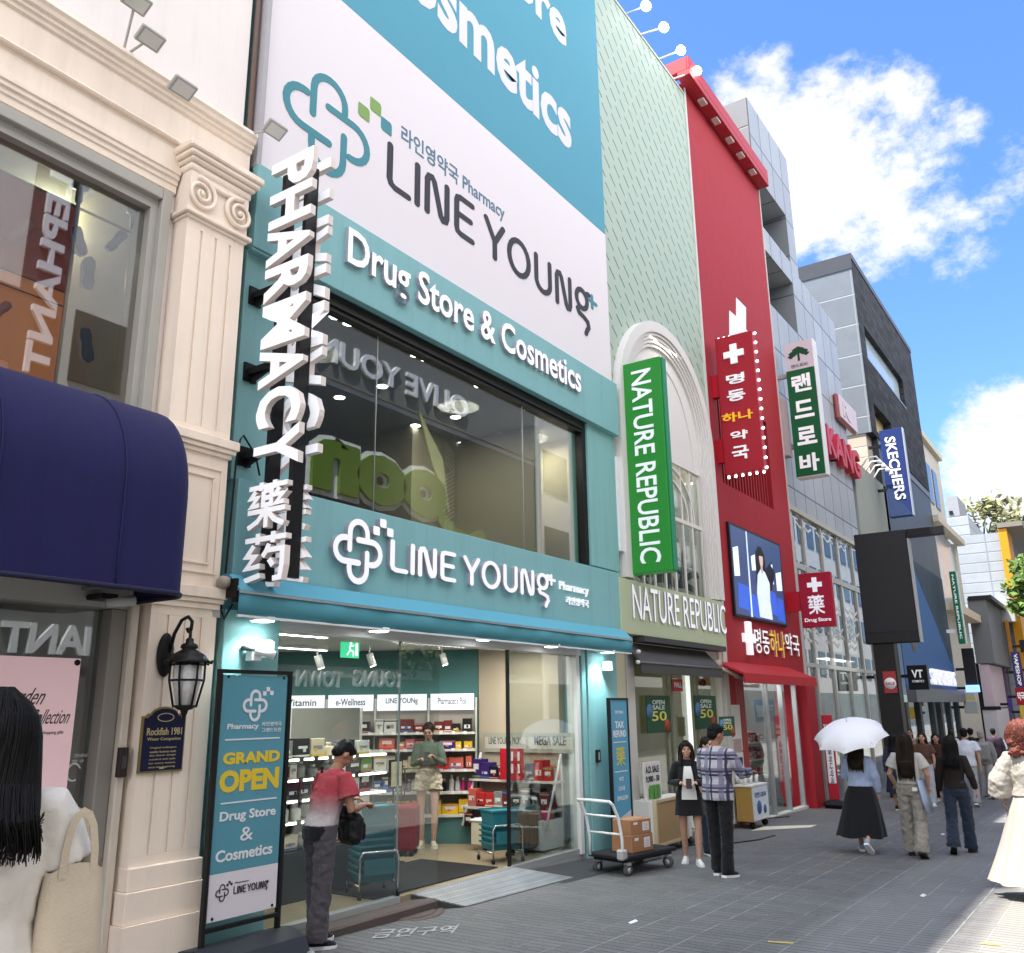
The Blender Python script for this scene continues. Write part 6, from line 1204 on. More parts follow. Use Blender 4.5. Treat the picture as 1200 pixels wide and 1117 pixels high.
for j in range(9):
    for q in range(3): k.stroke([(i * .12, .05 * math.sin(i * 1.1 + q)) for i in range(11 + (j * 3 + q) % 5)], .07, (22.6 + q * 2.0 + (j % 3) * .2, YG + .045 - .0002 * q, 3.6 + j * .21 + (1.7 if j > 5 else 0)), X1, Z1, NF, .003, rnd=False)
k.build('stripes', M('stripe_white', (.7, .7, .66), .5), dc)
hp2 = thing('hanging_display_panels', 'dark hanging photo panels behind the lower glass of the grey building', 'panel', (23.4, 6.9, 1)); k = MB(); k.box(22.5, 23.1, 6.8, 6.85, .9, 3.2); k.build('dark_panel', M('panel_dark', (.10, .10, .09), .5, var=.5), hp2); k = MB(); k.box(23.3, 24.0, 6.8, 6.85, .9, 3.2); k.build('dark_panel', M('panel_dark', (.1, .1, .09)), hp2); k = MB(); k.box(25.1, 26.6, 6.8, 6.85, .3, 3.3); k.build('white_poster', offwhite, hp2)
kg = thing('red_letter_sign', 'raised red letters KANG with a pale red block logo above on grey metal panels', 'sign', (27, 6.4, 8)); rl_ = M('letter_red', (.50, .03, .06), .4, var=.08)
x0, x1 = fX(963, 530, 6.45), fX(1002, 560, 6.45); zk = (fZ(968, 537, 6.45) + fZ(1000, 562, 6.45)) / 2; k = MB(); k.text('KANG', (x0, YG - .001, zk), X1 * (x1 - x0), Z1 * .95, .22, .035); k.build('red_lettering', rl_, kg)
x0, x1, zk = fX(977, 480, 6.45), fX(997, 495, 6.45), fZ(985, 498, 6.45); k = MB(); k.box(x0, x1, YG - .16, YG - .001, zk, zk + .9, .06); k.build('logo_block', M('logo_maroon', (.30, .08, .09), .4), kg); k = MB(); k.box(x0 + .05, x1 + .05, YG - .19, YG - .161, zk + .08, zk + .86); k.text('R', (x0 + .4, YG - .19, zk + .2), X1 * .9, Z1 * .5, .02, .03); k.build('logo_face', M('logo_pale', (.60, .50, .52), .4), kg)
# green and white projecting sign
XL = 22.15; gr = thing('green_tree_sign', 'projecting sign with a tree emblem on white above four white Korean letters on dark green', 'sign', (22.2, 5.8, 7.6)); (ya, z1), (yb2, z1b) = vYZ(918, 404, XL), vYZ(951, 400, XL); z0 = vYZ(950, 557, XL)[1]; zm = vYZ(936, 433, XL)[1]
k = MB(); k.box(XL, XL + .3, yb2 - .04, ya, z0 - .04, z1, .02); k.build('box_body', M('sign_box_white', (.72, .72, .72), .4), gr); k = MB(); k.box(XL - .012, XL - .0005, yb2, ya - .005, z0, zm); k.build('green_face', M('rover_green', (.008, .11, .04), .4), gr); k = MB(); k.box(XL - .011, XL - .0005, yb2, ya - .005, zm + .001, z1 - .01); k.build('white_face', M('rover_white', (.62, .57, .62), .4), gr)
k = MB(); hh = (zm - z0) / 4; yc = (ya + yb2) / 2
for i, chx in enumerate('랜드로바'): k.text(chx, (XL - .0121, yc + .25, zm - hh * (i + .86)), -Y1 * .5, Z1 * hh * .66, .008, .035, n=NX)
k.build('white_lettering', whl, gr)
k = MB(); zc = zm + (z1 - zm) * .55
for dy, dz, r in ((0, .1, .15), (.13, .02, .12), (-.13, .04, .12), (.2, -.05, .08), (-.2, -.03, .08)): k.prism([(XL - .0115, yc + dy + r * math.cos(a) * (1 + .15 * math.sin(3 * a)), zc + dz + r * .6 * math.sin(a) * (1 + .2 * math.cos(4 * a))) for a in [math.pi * i / 8 for i in range(16)]], (-.003 - abs(dy) * .01, 0, 0))
k.box(XL - .016, XL - .0115, yc - .03, yc + .03, zc - .2, zc); k.text('랜드로바', (XL - .0115, yc + .22, zm + .06), -Y1 * .44, Z1 * .10, .004, .01, n=NX); k.build('tree_emblem', M('rover_dark', (.01, .07, .03), .4), gr)
k = MB(); k.box(XL + .1, XL + .2, ya, 6.45, z0 + .8, z0 + .9); k.box(XL + .1, XL + .2, ya, 6.45, z1 - .9, z1 - .8); k.box(A0 + .02, A0 + .35, 6.25, 6.449, z0 + .55, z0 + 2.1); k.build('wall_bracket', M('bracket_pink', (.45, .36, .36), .5), gr)
# red standing banner at the corner of the red pharmacy
tb = thing('red_standing_banner', 'narrow red standing banner with white rounded panel beside the red pharmacy', 'banner', (21.5, 6.1, -.27)); XB = 21.45; (ya, z1), (yb2, _) = vYZ(962, 838, XB), vYZ(974, 838, XB); z0 = gz(XB) + .18
k = MB(); k.box(XB, XB + .05, yb2, ya, z0, z1, .01); k.build('panel', M('banner_red', (.42, .02, .04), .4), tb); k = MB(); yc = (ya + yb2) / 2; k.prism([(XB - .0005, yc + s * .085 + .0 * a, zz) for s, zz, a in ((-1, z0 + .35, 0), (1, z0 + .35, 0), (1, z1 - .55, 0), (.6, z1 - .47, 0), (-.6, z1 - .47, 0), (-1, z1 - .55, 0))], (-.004, 0, 0)); k.build('white_panel', white, tb)
k = MB(); k.text('TAX', (XB - .0006, yc + .09, z1 - .3), -Y1 * .18, Z1 * .09, .004, .03, n=NX); k.text('FREE', (XB - .0006, yc + .09, z1 - .42), -Y1 * .18, Z1 * .07, .004, .03, n=NX); k.build('white_lettering', white, tb)
k = MB(); k.text('명동하나약국', (XB - .0045, yc + .04, z1 - .6), -Z1 * .9, -Y1 * .08, .003, .02, n=NX); k.build('dark_lettering', M('navy_print', (.02, .03, .12), .5), tb)
k = MB(); k.box(XB - .25, XB + .35, yb2 - .45, ya + .1, gz(XB), gz(XB) + .17, .08); k.build('weighted_base', black, tb)
ol = thing('orange_wall_lamp', 'small glowing orange light on the red pharmacy corner', 'lamp', (21.8, 6.1, 1.2)); XO = 21.82; y_, z_ = vYZ(956, 888, XO); k = MB(); k.box(XO, XO + .05, y_ - .05, y_ + .03, z_ - .12, z_ + .12, .02); k.build('lens', M('orange_glow', (.8, .25, .08), .4, emit=1.4, ecol=(1, .3, .1)), ol); k = MB(); k.box(XO - .01, XO + .06, y_ - .06, y_ + .04, z_ + .121, z_ + .24); k.build('casing', black, ol)

# ------------------------------------------------------------------ dark brick building with blue shop banner
b_dk = thing('dark_brick_building', 'tall charcoal brick building with one long slanted looking window and blue shoe shop below', 'building', (39, 6.5, 0)); D0, D1, YK = 33.6, 45.3, 6.42
k = MB(); brk = grid_mat('charcoal_brick', (.030, .032, .037), .62, .31, .025, (.012, .013, .015), 'XZ', rough=.8, cellvar=.55, var=.08)
k.box(D0, 34.45, YK, 12, 11.85, 19.0); k.box(41.8, D1, YK, 12, 11.85, 19.0); k.box(34.45, 41.8, YK, 12, 16.5, 19); k.box(34.45, 41.8, YK, 7.2, 13.25, 15.1); k.box(37.6, 41.8, YK, 12, 11.85, 13.249); k.box(34.45, 37.6, YK, 12, 11.85, 12.1); k.box(34.45, 41.8, 7.2, 12, 11.9, 16.5); k.build('brick_wall', brk, b_dk)
k = MB(); k.box(D0 - .05, D0 - .001, YK + .02, 11.5, 11.85, 18.6); k.build('side_wall', grid_mat('side_panels', (.165, .185, .205), 2.4, 1.25, .03, (.26, .28, .30), 'YZ', rough=.5, cellvar=.05), b_dk)
k = MB(); k.box(D0 - .08, D1, YK - .03, 11.6, 19.0, 19.25); k.box(D0 - .08, D0 - .051, YK, 11.5, 18.6, 19.0); k.build('parapet', M('parapet_dark', (.05, .055, .065), .5), b_dk)
k = MB(); k.box(34.45, 41.8, 6.62, 6.64, 15.1, 16.5); k.build('long_pane', M('sky_glass', (.42, .48, .50), .06, var=.25, vscale=.8), b_dk); k = MB(); k.box(34.45, 37.6, 6.75, 6.77, 12.1, 13.25); k.build('amber_window', M('amber_blind', (.48, .36, .16), .5, var=.15), b_dk)
k = MB(); k.box(34.45, 41.8, YK - .02, 6.6, 15.04, 15.099); k.build('sill', M('sill_blue', (.2, .3, .4), .4), b_dk)
k = MB(); k.box(D0 - .001, D0 + .9, YK + .25, 9, 9.8, 11.849); k.build('beige_return', grid_mat('beige_strips', (.50, .42, .34), 9, .42, .03, (.3, .25, .2), 'YZ', cellvar=.12), b_dk)
k = MB(); k.box(D0 + .9, D1, YK + .03, 7, 7.4, 11.849); k.build('seam_cladding', grid_mat('seam_cladding', (.055, .062, .072), .42, 900, .03, (.02, .022, .026), 'XZ', rough=.4), b_dk)
k = MB(); k.box(D0 + .9, D1, YK, YK + .03, 11.5, 11.75); k.build('cladding_cap', M('cap_grey', (.12, .13, .14), .4), b_dk)
bbn = thing('blue_shop_banner', 'large blue banner with dark pointed shape above the shoe shop door', 'banner', (40, 6.4, 2)); zb0 = 2.55
k = MB(); k.box(D0 + .3, D1 - .2, YK - .03, YK - .001, zb0, 7.6); k.build('blue_sheet', M('banner_blue', (.025, .10, .27), .5, var=.3, vscale=.7), bbn); k = MB(); k.prism([(D0 + 4, YK - .0305, 7.6), (D1 - .2, YK - .0305, 7.6), (D1 - .2, YK - .0305, 4.0), (D1 - .8, YK - .0305, 3.7), (D1 - 3.6, YK - .0305, 5.4), (D1 - 6.6, YK - .0305, 7.0)], (0, -.004, 0)); k.build('dark_shape', M('banner_dark', (.012, .03, .05), .5), bbn)
k = MB(); k.smooth = True; k.lathe((36.2, YK - .03, 4.6), [(.001, -.006), (.75, -.005), (.75, 0)], 24, 'Y'); k.build('grey_disc', M('disc_grey', (.16, .17, .15), .5), bbn)
k = MB(); k.box(D0 + .3, D1 - .2, 6.1, YK, 2.05, zb0 - .005); k.build('canopy', M('canopy_grey', (.13, .14, .15), .5), bbn)
k = MB(); x0, x1 = fX(1093, 803, 6.3), fX(1120, 803, 6.3); zz = 2.72; k.text('SKECHERS', (x0, YK - .05, zz), X1 * (x1 - x0), Z1 * .62, .12, .015); k.build('glowing_lettering', M('shoe_glow', (.8, .8, .85), .3, emit=.22), bbn)
k = MB(); k.box(D0, D1, 8.5, 8.6, -.8, 2.4); k.build('lit_interior', M('mint_interior', (.45, .55, .50), .5, var=.35, vscale=1.5, emit=.25), b_dk)
for x in (D0, 36, 38.8, 40.4, 42.6, D1 - .4): k = MB(); k.box(x, x + .4, YK, 6.9, -.8, 2.05); k.build('pier', M('pier_dark', (.05, .052, .055), .5), b_dk)
k = MB(); k.box(D0 + .4, D1, YK + .1, YK + .11, -.8, 2.05); k.build('shop_pane', pane_dim, b_dk)
k = MB()
for i in range(7): k.box(36.6 + i * .32, 36.74 + i * .32, 7.2, 7.3, -.5, 2.0)
k.build('lit_fins', M('fin_mint', (.6, .75, .68), .4, emit=.35), b_dk)
XSK = 33.3; sk = thing('navy_shoe_sign', 'projecting navy sign with italic white SKECHERS reading downwards', 'sign', (33.4, 5.7, 8.5)); (ya, z1), (yb2, z1b) = vYZ(1030, 505, XSK), vYZ(1056, 501, XSK); z0 = vYZ(1055, 605, XSK)[1]
k = MB(); k.box(XSK, XSK + .3, yb2, ya, z0, z1, .01); k.build('box_body', M('sign_navy', (.018, .035, .145), .35), sk); k = MB(); k.box(XSK + .02, XSK + .32, yb2 - .03, yb2 - .001, z0, z1); k.build('silver_edge', alu, sk)
k = MB(); k.add([(XSK - .002, yb2, z0 + .02), (XSK - .002, ya, z0 + .02), (XSK - .002, ya, z0 + 1.25)], [(0, 1, 2)]); k.build('lower_wedge', M('wedge_navy', (.03, .05, .12), .35), sk)
k = MB(); yc = (ya + yb2) / 2; k.text('SKECHERS', (XSK - .003, yc + .23, z1 - .3), -Z1 * (z1 - z0 - .9) - Y1 * .12, -Y1 * .36, .02, .02, n=NX); k.build('white_lettering', whl, sk)
k = MB(); k.box(XSK + .1, XSK + .2, ya, 6.6, z0 + 1, z0 + 1.1); k.box(XSK + .1, XSK + .2, ya, 6.6, z1 - .6, z1 - .5); k.build('wall_bracket', black, sk)
for i in range(4):
    x = 31.2 + i * .62; t_ = thing('gooseneck_lamp', 'white gooseneck lamp on the concrete parapet beside the navy sign', 'lamp', (x, 6.3, 9.9), 'gooseneck lamps on the concrete parapet'); k = MB(); k.smooth = True; k.tube([(x, 6.5, 9.9), (x, 6.25, 10.25), (x, 5.95, 10.25), (x, 5.85, 10.1)], .03, 6); k.build('neck', white, t_); k = MB(); k.smooth = True; k.lathe((x, 5.85, 10.05), [(.1, -.08), (.03, .08)], 10); k.build('shade', white, t_)
# big dark screen on a post
scn = thing('dark_street_screen', 'large switched off black street screen on a dark post in front of the grey building', 'screen', (25.4, 5, 0)); XK = 25.2; k = MB(); y1_, y0_, z0_, z1_ = pbox(k, (1000, 627), (1078, 752), XK, .35, .02)
k.build('screen_cabinet', M('screen_black', (.022, .022, .024), .38, var=.15), scn); k = MB(); k.box(XK - .01, XK - .001, y1_ + .03, y0_ - .02, z0_ + .1 * 3, z1_ - .03); k.build('screen_face', M('screen_face', (.026, .026, .029), .45, var=.1), scn)
k = MB(); ya, _ = vYZ(1028, 800, XK + .1); yb2, _ = vYZ(1053, 800, XK + .1); k.box(XK + .05, XK + .5, yb2, ya, gz(XK), z0_ - .001, .01); k.build('post', M('post_dark', (.022, .02, .02), .5), scn)
k = MB(); ya2, zt2 = vYZ(1075, 616, XK + .1); yb3, _ = vYZ(1105, 616, XK + .1); k.box(XK + .05, XK + .3, yb3, y1_, z1_ - .22, z1_ + .0, .01); k.build('side_arm', black, scn)
k = MB(); k.box(XK + .02, XK + .33, y1_ - .035, y1_ - .001, z0_, z1_ - .25); k.build('side_trim', M('trim_silver', (.4, .4, .4), .4), scn)
k = MB(); pbox(k, (1034, 787), (1052, 812), XK - .02 + .05, .012); nb = k.build('notice_plate', M('plate_red', (.40, .05, .05), .5), scn); k = MB(); yy, zz = vYZ(1043, 801, XK); k.smooth = True; k.lathe((XK + .028, yy, zz), [(.001, -.004), (.15, -.003), (.15, 0)], 20, 'X'); k.build('white_ring', white, nb); k = MB(); k.smooth = False; k.text('SALE', (XK + .0235, yy + .11, zz - .04), -Y1 * .22, Z1 * .08, .004, .02, n=NX); k.build('lettering', red2, nb)
vt = thing('black_shop_sign', 'square black projecting sign with white VT lettering beneath the big dark screen', 'sign', (31.5, 5.5, 1.5)); XV = 30.6; k = MB(); y1_, y0_, z0_, z1_ = pbox(k, (1062, 780), (1089, 808), XV, .25, .01); k.build('box_body', M('sign_black', (.008, .008, .009), .4), vt); k = MB(); k.box(XV + .1, XV + .16, y0_, 6.46, (z0_ + z1_) / 2, (z0_ + z1_) / 2 + .1); k.build('wall_bracket', black, vt)
k = MB(); w = y0_ - y1_; k.text('VT', (XV - .001, y0_ - w * .22, z0_ + .48 * (z1_ - z0_)), -Y1 * w * .56, Z1 * .33 * (z1_ - z0_), .01, .03, n=NX); k.text('COSMETICS', (XV - .001, y0_ - w * .2, z0_ + .3 * (z1_ - z0_)), -Y1 * w * .6, Z1 * .09 * (z1_ - z0_), .01, .01, n=NX); k.build('white_lettering', whl, vt)

# ------------------------------------------------------------------ buildings and signs farther down the street
b_f1 = thing('cream_far_building', 'cream plastered building with a projecting ledge and tall window just beyond the charcoal brick one', 'building', (49, 6.6, 0)); k = MB()
k.box(45.35, 51, 6.6, 12, 10.4, 14.9); k.box(45.35, 53.5, 6.6, 12, -1, 6.6); k.box(45.35, 46.6, 6.6, 12, 6.6, 10.4); k.box(52.6, 53.5, 6.6, 12, 6.6, 10.4); k.box(46.6, 52.6, 7, 12, 6.6, 10.4); k.build('wall', M('far_cream', (.50, .47, .40), .7, var=.1), b_f1)
k = MB(); k.box(45.3, 53.7, 6.2, 6.6, 10.401, 10.7); k.box(45.3, 51.1, 6.4, 6.599, 14.7, 15.0); k.build('ledge', M('far_ledge', (.52, .46, .36), .7), b_f1); k = MB(); k.box(46.6, 52.6, 6.7, 6.72, 6.6, 10.4); k.build('tall_window', M('far_glass', (.50, .56, .62), .1, var=.2), b_f1)
for (x0, x1, z0, z1) in ((46.2, 47.4, 11.6, 13.6), (48, 49.2, 11.6, 13.6)): k = MB(); k.box(x0, x1, 6.55, 6.599, z0, z1); k.build('small_window', M('far_window_dark', (.10, .11, .12), .2), b_f1)
k = MB(); k.box(45.3, 54, 6.0, 6.59, 6.2, 6.6); k.build('lower_cornice', M('far_trim', (.52, .45, .33), .6), b_f1)
XN2 = 44.2; g2s = thing('small_green_sign', 'smaller dark green NATURE REPUBLIC projecting sign farther down the street', 'sign', (44.3, 5.6, 4.6)); k = MB(); y1_, y0_, z0_, z1_ = pbox(k, (1112, 670), (1131, 754), XN2, .3, .01); k.build('box_body', M('sign_green_far', (.006, .15, .075), .4), g2s); k = MB(); w = y0_ - y1_; k.text('NATURE REPUBLIC', (XN2 - .001, y0_ - w * .32, z1_ - .15), -Z1 * (z1_ - z0_ - .35), -Y1 * w * .36, .012, .015, n=NX); k.build('lettering', whl, g2s)
k = MB(); k.box(XN2 + .1, XN2 + .2, y0_, 6.7, z0_ + .5, z0_ + .65); k.box(XN2 + .31, XN2 + .36, y1_ - .05, y0_ + .05, z0_, z1_); k.build('wall_bracket', white, g2s)
def farsign(name, label, tl, br, X, m, cat='sign', txt=None, tm=None, down=True, th=.25, extra=None):
    t_ = thing(name, label, cat, (X, vYZ(*br, X)[0], vYZ(*br, X)[1])); q = MB(); y1_, y0_, z0_, z1_ = pbox(q, tl, br, X, th, .01); q.build('box_body', m, t_); w, h = y0_ - y1_, z1_ - z0_
    if txt:
        q = MB()
        if down: q.text(txt, (X - .001, y0_ - w * .3, z1_ - h * .06), -Z1 * h * .88, -Y1 * w * .42, .015, .025, n=NX)
        else: q.text(txt, (X - .001, y0_ - w * .14, z0_ + h * .25), -Y1 * w * .72, Z1 * h * .5, .015, .03, n=NX)
        q.build('lettering', tm or whl, t_)
    q = MB(); q.box(X + .05, X + .15, y0_, y0_ + .35, z0_ + h * .4, z0_ + h * .4 + .12); q.build('wall_bracket', black, t_); return t_
farsign('black_vertical_screen', 'tall unlit black vertical screen under the smaller green sign', (1126, 760), (1146, 803), XN2 + 1, black)
farsign('blue_led_sign', 'small bright blue and white LED sign under the tall black screen', (1131, 803), (1148, 811), XN2 + .8, M('led_blue', (.05, .12, .6), .4, emit=1.2, ecol=(.15, .3, 1)), txt='SEPHY', down=False)
farsign('yellow_far_sign', 'small pale yellow sign below the blue LED sign', (1130, 812), (1143, 821), XN2 + .9, M('far_yellow', (.5, .42, .2), .5)); farsign('grey_unit_box', 'grey air conditioning box on the shop wall below the small yellow sign', (1129, 822), (1146, 836), XN2 + .9, M('far_grey_box', (.34, .35, .34), .5), 'air conditioner', th=.6)
b_f2 = thing('ribbed_white_building', 'white building with ribbed side wall and bold orange corner strip far down the street', 'building', (62, 6, 0)); X2 = 62
k = MB(); ya, zt2 = vYZ(1110, 622, X2); yb2, _ = vYZ(1170, 622, X2); zt2 = vYZ(1160, 625, X2)[1]; k.box(X2, X2 + 24, yb2, ya + 6, -1, zt2); ys, zs_ = vYZ(1113, 604, X2), vYZ(1132, 604, X2)[1]; k.box(X2, X2 + 8, vYZ(1134, 604, X2)[0], ya + 6, zt2 + .001, zs_); k.build('ribbed_wall', grid_mat('white_ribs', (.36, .385, .40), 900, .62, .05, (.25, .27, .29), 'YZ', cellvar=.06, rough=.6), b_f2)
k = MB(); yo, _ = vYZ(1183, 640, X2); k.box(X2 - .4, X2 + 2.5, yo, yb2 - .01, -1, zt2 + .15); k.build('orange_strip', M('orange_strip', (.60, .27, .015), .5, var=.08), b_f2); k = MB(); k.box(X2 + 2.5, X2 + 24, yo + .1, yb2, 2, zt2); k.build('glass_front', M('far_blue_glass', (.20, .26, .32), .1, var=.4), b_f2)
k = MB(); k.box(X2 - .5, X2 + 24, yo - .9, yb2, zt2 + .2, zt2 + .5); k.build('roof_slab', M('far_roof', (.22, .20, .16), .6), b_f2)
b_f2b = thing('grey_roof_block', 'small grey stair block on the roof beyond the cream building', 'roof block', (66, 9, 12)); k = MB(); pbox(k, (1108, 583), (1125, 604), 70, 4); k.build('wall', M('far_block_grey', (.28, .28, .29), .7), b_f2b); k = MB(); pbox(k, (1112, 599), (1117, 603), 69.9, .05); k.build('dark_opening', black, b_f2b)
b_f3 = thing('grey_box_shopfront', 'grey boxy shopfront with pale pink posters below and white building behind', 'building', (54, 5.5, 0)); X3 = 54; k = MB(); y1_, y0_, z0_, z1_ = pbox(k, (1133, 701), (1166, 777), X3, 8); k.build('grey_box', M('far_dark_grey', (.155, .16, .165), .6, var=.1), b_f3); k = MB(); pbox(k, (1134, 699), (1162, 702), X3 - .1, 8); k.build('dark_cap', black, b_f3)
k = MB(); pbox(k, (1147, 779), (1166, 829), X3 + .1, 6); k.build('pink_poster', M('far_pink', (.52, .42, .46), .6, var=.06), b_f3); k = MB(); pbox(k, (1151, 831), (1172, 868), X3 + .1, 6); k.build('white_poster', M('far_white', (.55, .53, .54), .6), b_f3); k = MB(); pbox(k, (1146, 777), (1152, 870), X3 + .25, .2); pbox(k, (1148, 828), (1173, 832), X3 + .05, .2); k.build('black_frame', black, b_f3)
b_f4 = thing('purple_orange_shopfront', 'narrow shopfront with purple and orange vertical strips beyond the grey box', 'building', (60, 4.9, 0)); X4 = 60; k = MB(); pbox(k, (1160, 705), (1169, 860), X4, 8); k.build('white_edge', M('far_edge', (.42, .42, .44), .6), b_f4); k = MB(); pbox(k, (1168, 723), (1186, 880), X4 + .3, 8); k.build('purple_strip', M('far_purple', (.13, .10, .16), .6, var=.2), b_f4); k = MB(); pbox(k, (1177, 727), (1187, 768), X4 + .2, .3); k.build('orange_strip', M('far_orange', (.62, .26, .03), .5), b_f4); k = MB(); pbox(k, (1165, 702), (1190, 728), X4 + 1, 6); k.build('upper_bay', M('far_bay', (.50, .50, .48), .6, var=.2), b_f4); k = MB(); pbox(k, (1186, 690), (1200, 800), X4 + 8, 8); k.build('rear_bay', M('far_bay_grey', (.38, .40, .42), .5, var=.3), b_f4)
farsign('purple_vape_sign', 'purple projecting sign with white VAPESHOP reading downwards', (1184, 764), (1201, 806), 50, M('vape_purple', (.05, .035, .14), .4), txt='VAPESHOP')
farsign('red_far_sign', 'red sign beside the purple one at the right border', (1199, 766), (1216, 800), 51, M('far_red', (.55, .02, .04), .4)); farsign('red_cross_sign', 'small red sign with white diamond below the purple VAPESHOP sign', (1189, 806), (1204, 826), 49, M('far_red2', (.36, .01, .02), .4), txt='약국', down=False); farsign('yellow_red_sign', 'yellow sign at the right border above the red curly hair', (1194, 827), (1212, 842), 48, M('far_yel2', (.62, .42, .06), .5)); farsign('violet_far_sign', 'dark violet sign just above the crowd near the right border', (1180, 816), (1188, 834), 50, M('far_violet', (.08, .05, .22), .4)); farsign('black_far_sign', 'black and white sign at the right border above the red one', (1194, 750), (1212, 764), 52, black)
# trees beyond the roofs
def leafm(nm, c): return M(nm, c, .6, var=.35, vscale=2)
def tree(name, label, base, h, r, col, n=900, trunk=.25, leaf=.3, flat=.7):
    t_ = thing(name, label, 'tree', base); q = MB(); q.smooth = True; top = Vector(base) + Z1 * h; q.tube([Vector(base), Vector(base) + Vector((.1, .1, h * .4)), Vector(base) + Vector((0, .2, h * .75))], [trunk, trunk * .75, trunk * .4], 8)
    cs = []
    for i in range(9):
        a = random.uniform(0, 6.28); e = random.uniform(.45, .95); p = Vector(base) + Vector((math.cos(a) * r * random.uniform(.35, .8), math.sin(a) * r * random.uniform(.35, .8), h * e)); cs.append((p, r * random.uniform(.28, .5))); q.tube([Vector(base) + Vector((0, .1, h * .42)), (Vector(base) + Vector((0, .1, h * .5)) + p) / 2 + Vector((0, 0, h * .05)), p], [trunk * .4, trunk * .25, .03], 6)
    q.build('trunk', M('bark', (.10, .075, .05), .9, var=.3), t_); q = MB(); cs.append((Vector(base) + Vector((0, .2, h * .85)), r * .45))
    for i in range(n):
        c, rr = random.choice(cs); d = Vector((random.gauss(0, 1), random.gauss(0, 1), random.gauss(0, flat))); d = d.normalized() * rr * random.random() ** .4; p = c + d; s = leaf * random.uniform(.6, 1.3); u = Vector((random.gauss(0, 1), random.gauss(0, 1), random.gauss(0, .6))).normalized(); v = u.orthogonal().normalized(); v = (v + u.cross(v) * random.uniform(-1, 1)).normalized()
        q.mat(leafm(col[0] + '_leaf', col[1]) if random.random() < .6 else leafm(col[0] + '_leaf_light', tuple(x * 1.7 for x in col[1]))); q.add([p - u * s, p - v * s * .45, p + u * s, p + v * s * .45], [(0, 1, 2, 3)])
    q.build('crown', None, t_)
d = ray(1152, 640); s_ = 85 / d.x; tb_ = Vector((85, d.y * s_, 10)); tree('roof_tree', 'pale green tree standing against the sky behind the ribbed white building', tb_, 9.5, 3.3, ('pale', (.16, .16, .07)), 1300, leaf=.34)
d = ray(1205, 650); s_ = 92 / d.x; tree('far_slope_tree', 'dark leafy tree at the right border behind the orange cornered building', Vector((92, d.y * s_, 8)), 11, 3.5, ('deep', (.05, .075, .025)), 1100, leaf=.4)
d = ray(1203, 720); s_ = 58 / d.x; tree('street_tree', 'bright green street tree cut by the right border above the shop signs', Vector((58, d.y * s_ - .6, 4.0)), 6.5, 1.9, ('bright', (.09, .15, .03)), 900, leaf=.22)

# ------------------------------------------------------------------ the other side of the street: seen only mirrored in the shop glass, and bouncing sunlight
YO = -5.6
def opp(name, label, x0, x1, h, col, floors, seed):
    random.seed(seed); t_ = thing(name, label, 'building', ((x0 + x1) / 2, YO, 0)); q = MB(); q.box(x0, x1, YO - 9, YO, -1, h); q.build('wall', M('opp_' + name, col, .7, var=.1, bump=.05), t_)
    for z in floors:
        n = max(2, int((x1 - x0) / 2.4)); w = (x1 - x0) / n
        for i in range(n): q = MB(); q.box(x0 + i * w + .35, x0 + (i + 1) * w - .35, YO + .001, YO + .05, z, z + 1.7); q.build('window', M('opp_window', (.05, .06, .07), .15), t_)
    q = MB(); q.box(x0 + .2, x1 - .2, YO + .001, YO + .06, .1, 2.9); q.build('shopfront', M('opp_shop', (.14, .14, .13), .2, var=.8, vscale=.6), t_); return t_
def mir(px, py, Yg): Yv = 2 * Yg - YO; return fX(px, py, Yv), fZ(px, py, Yv)
def msign(par, nm, tx, pa, pb, Yg, m, bold=.02, depth=.08):
    """letters on the far side, placed where the glass at Yg mirrors them: pa lower right, pb upper left pixel of the reflection"""
    xa, za = mir(*pa, Yg); xb, zb = mir(*pb, Yg); q = MB(); q.text(tx, (xa, YO + .06, za), -X1 * (xa - xb), Z1 * (zb - za), depth, bold, n=Y1); return q.build(nm, m, par)
ow = opp('olive_shop_building', 'pale building across the street carrying OLIVE YOUNG letters, mirrored in the upper window', 12, 29, 15.5, (.62, .58, .52), (), 3); whs = M('opp_letter', (.85, .85, .85), .4)
xa, za = mir(545, 493, 6.4); zb = mir(530, 459, 6.4)[1]; xb = mir(338, 400, 6.4)[0]; q = MB(); q.text('OLIVE YOUNG', (xa, YO + .06, za), -X1 * (xa - xb), Z1 * (zb - za - .1), .1, .02, n=Y1); q.build('lettering', whs, ow)
q = MB(); q.box(12.2, 28.8, YO + .002, YO + .055, za - .5, zb + .6); q.build('dark_fascia', M('opp_fascia', (.17, .17, .16), .5), ow); q = MB(); q.box(12.2, 28.8, YO + .002, YO + .05, 3.2, za - .7); q.build('dark_glazing', M('opp_glazing', (.035, .04, .04), .2, var=.4), ow)
gx0, gz0 = mir(560, 640, 6.4); gx1, gz1 = mir(375, 520, 6.4); q = MB(); q.text('oon', (gx0 - 2.0, YO + .07, gz0 + .5), -X1 * (gx0 - gx1 - 1.6), Z1 * 1.6, .12, .06, n=Y1); q.stroke([(0, 0), (.7, -.3), (1.6, -.1), (2.2, .3)], .5, (gx0, YO + .07, gz0 + .3), -X1, Z1, Y1, .1); q.build('green_lettering', M('opp_lime', (.14, .23, .03), .5), ow); q = MB(); q.text('oon', (gx0 - 1.85, YO + .056, gz0 + .35), -X1 * (gx0 - gx1 - 1.3), Z1 * 1.9, .012, .10, n=Y1); q.build('white_outline', whs, ow)
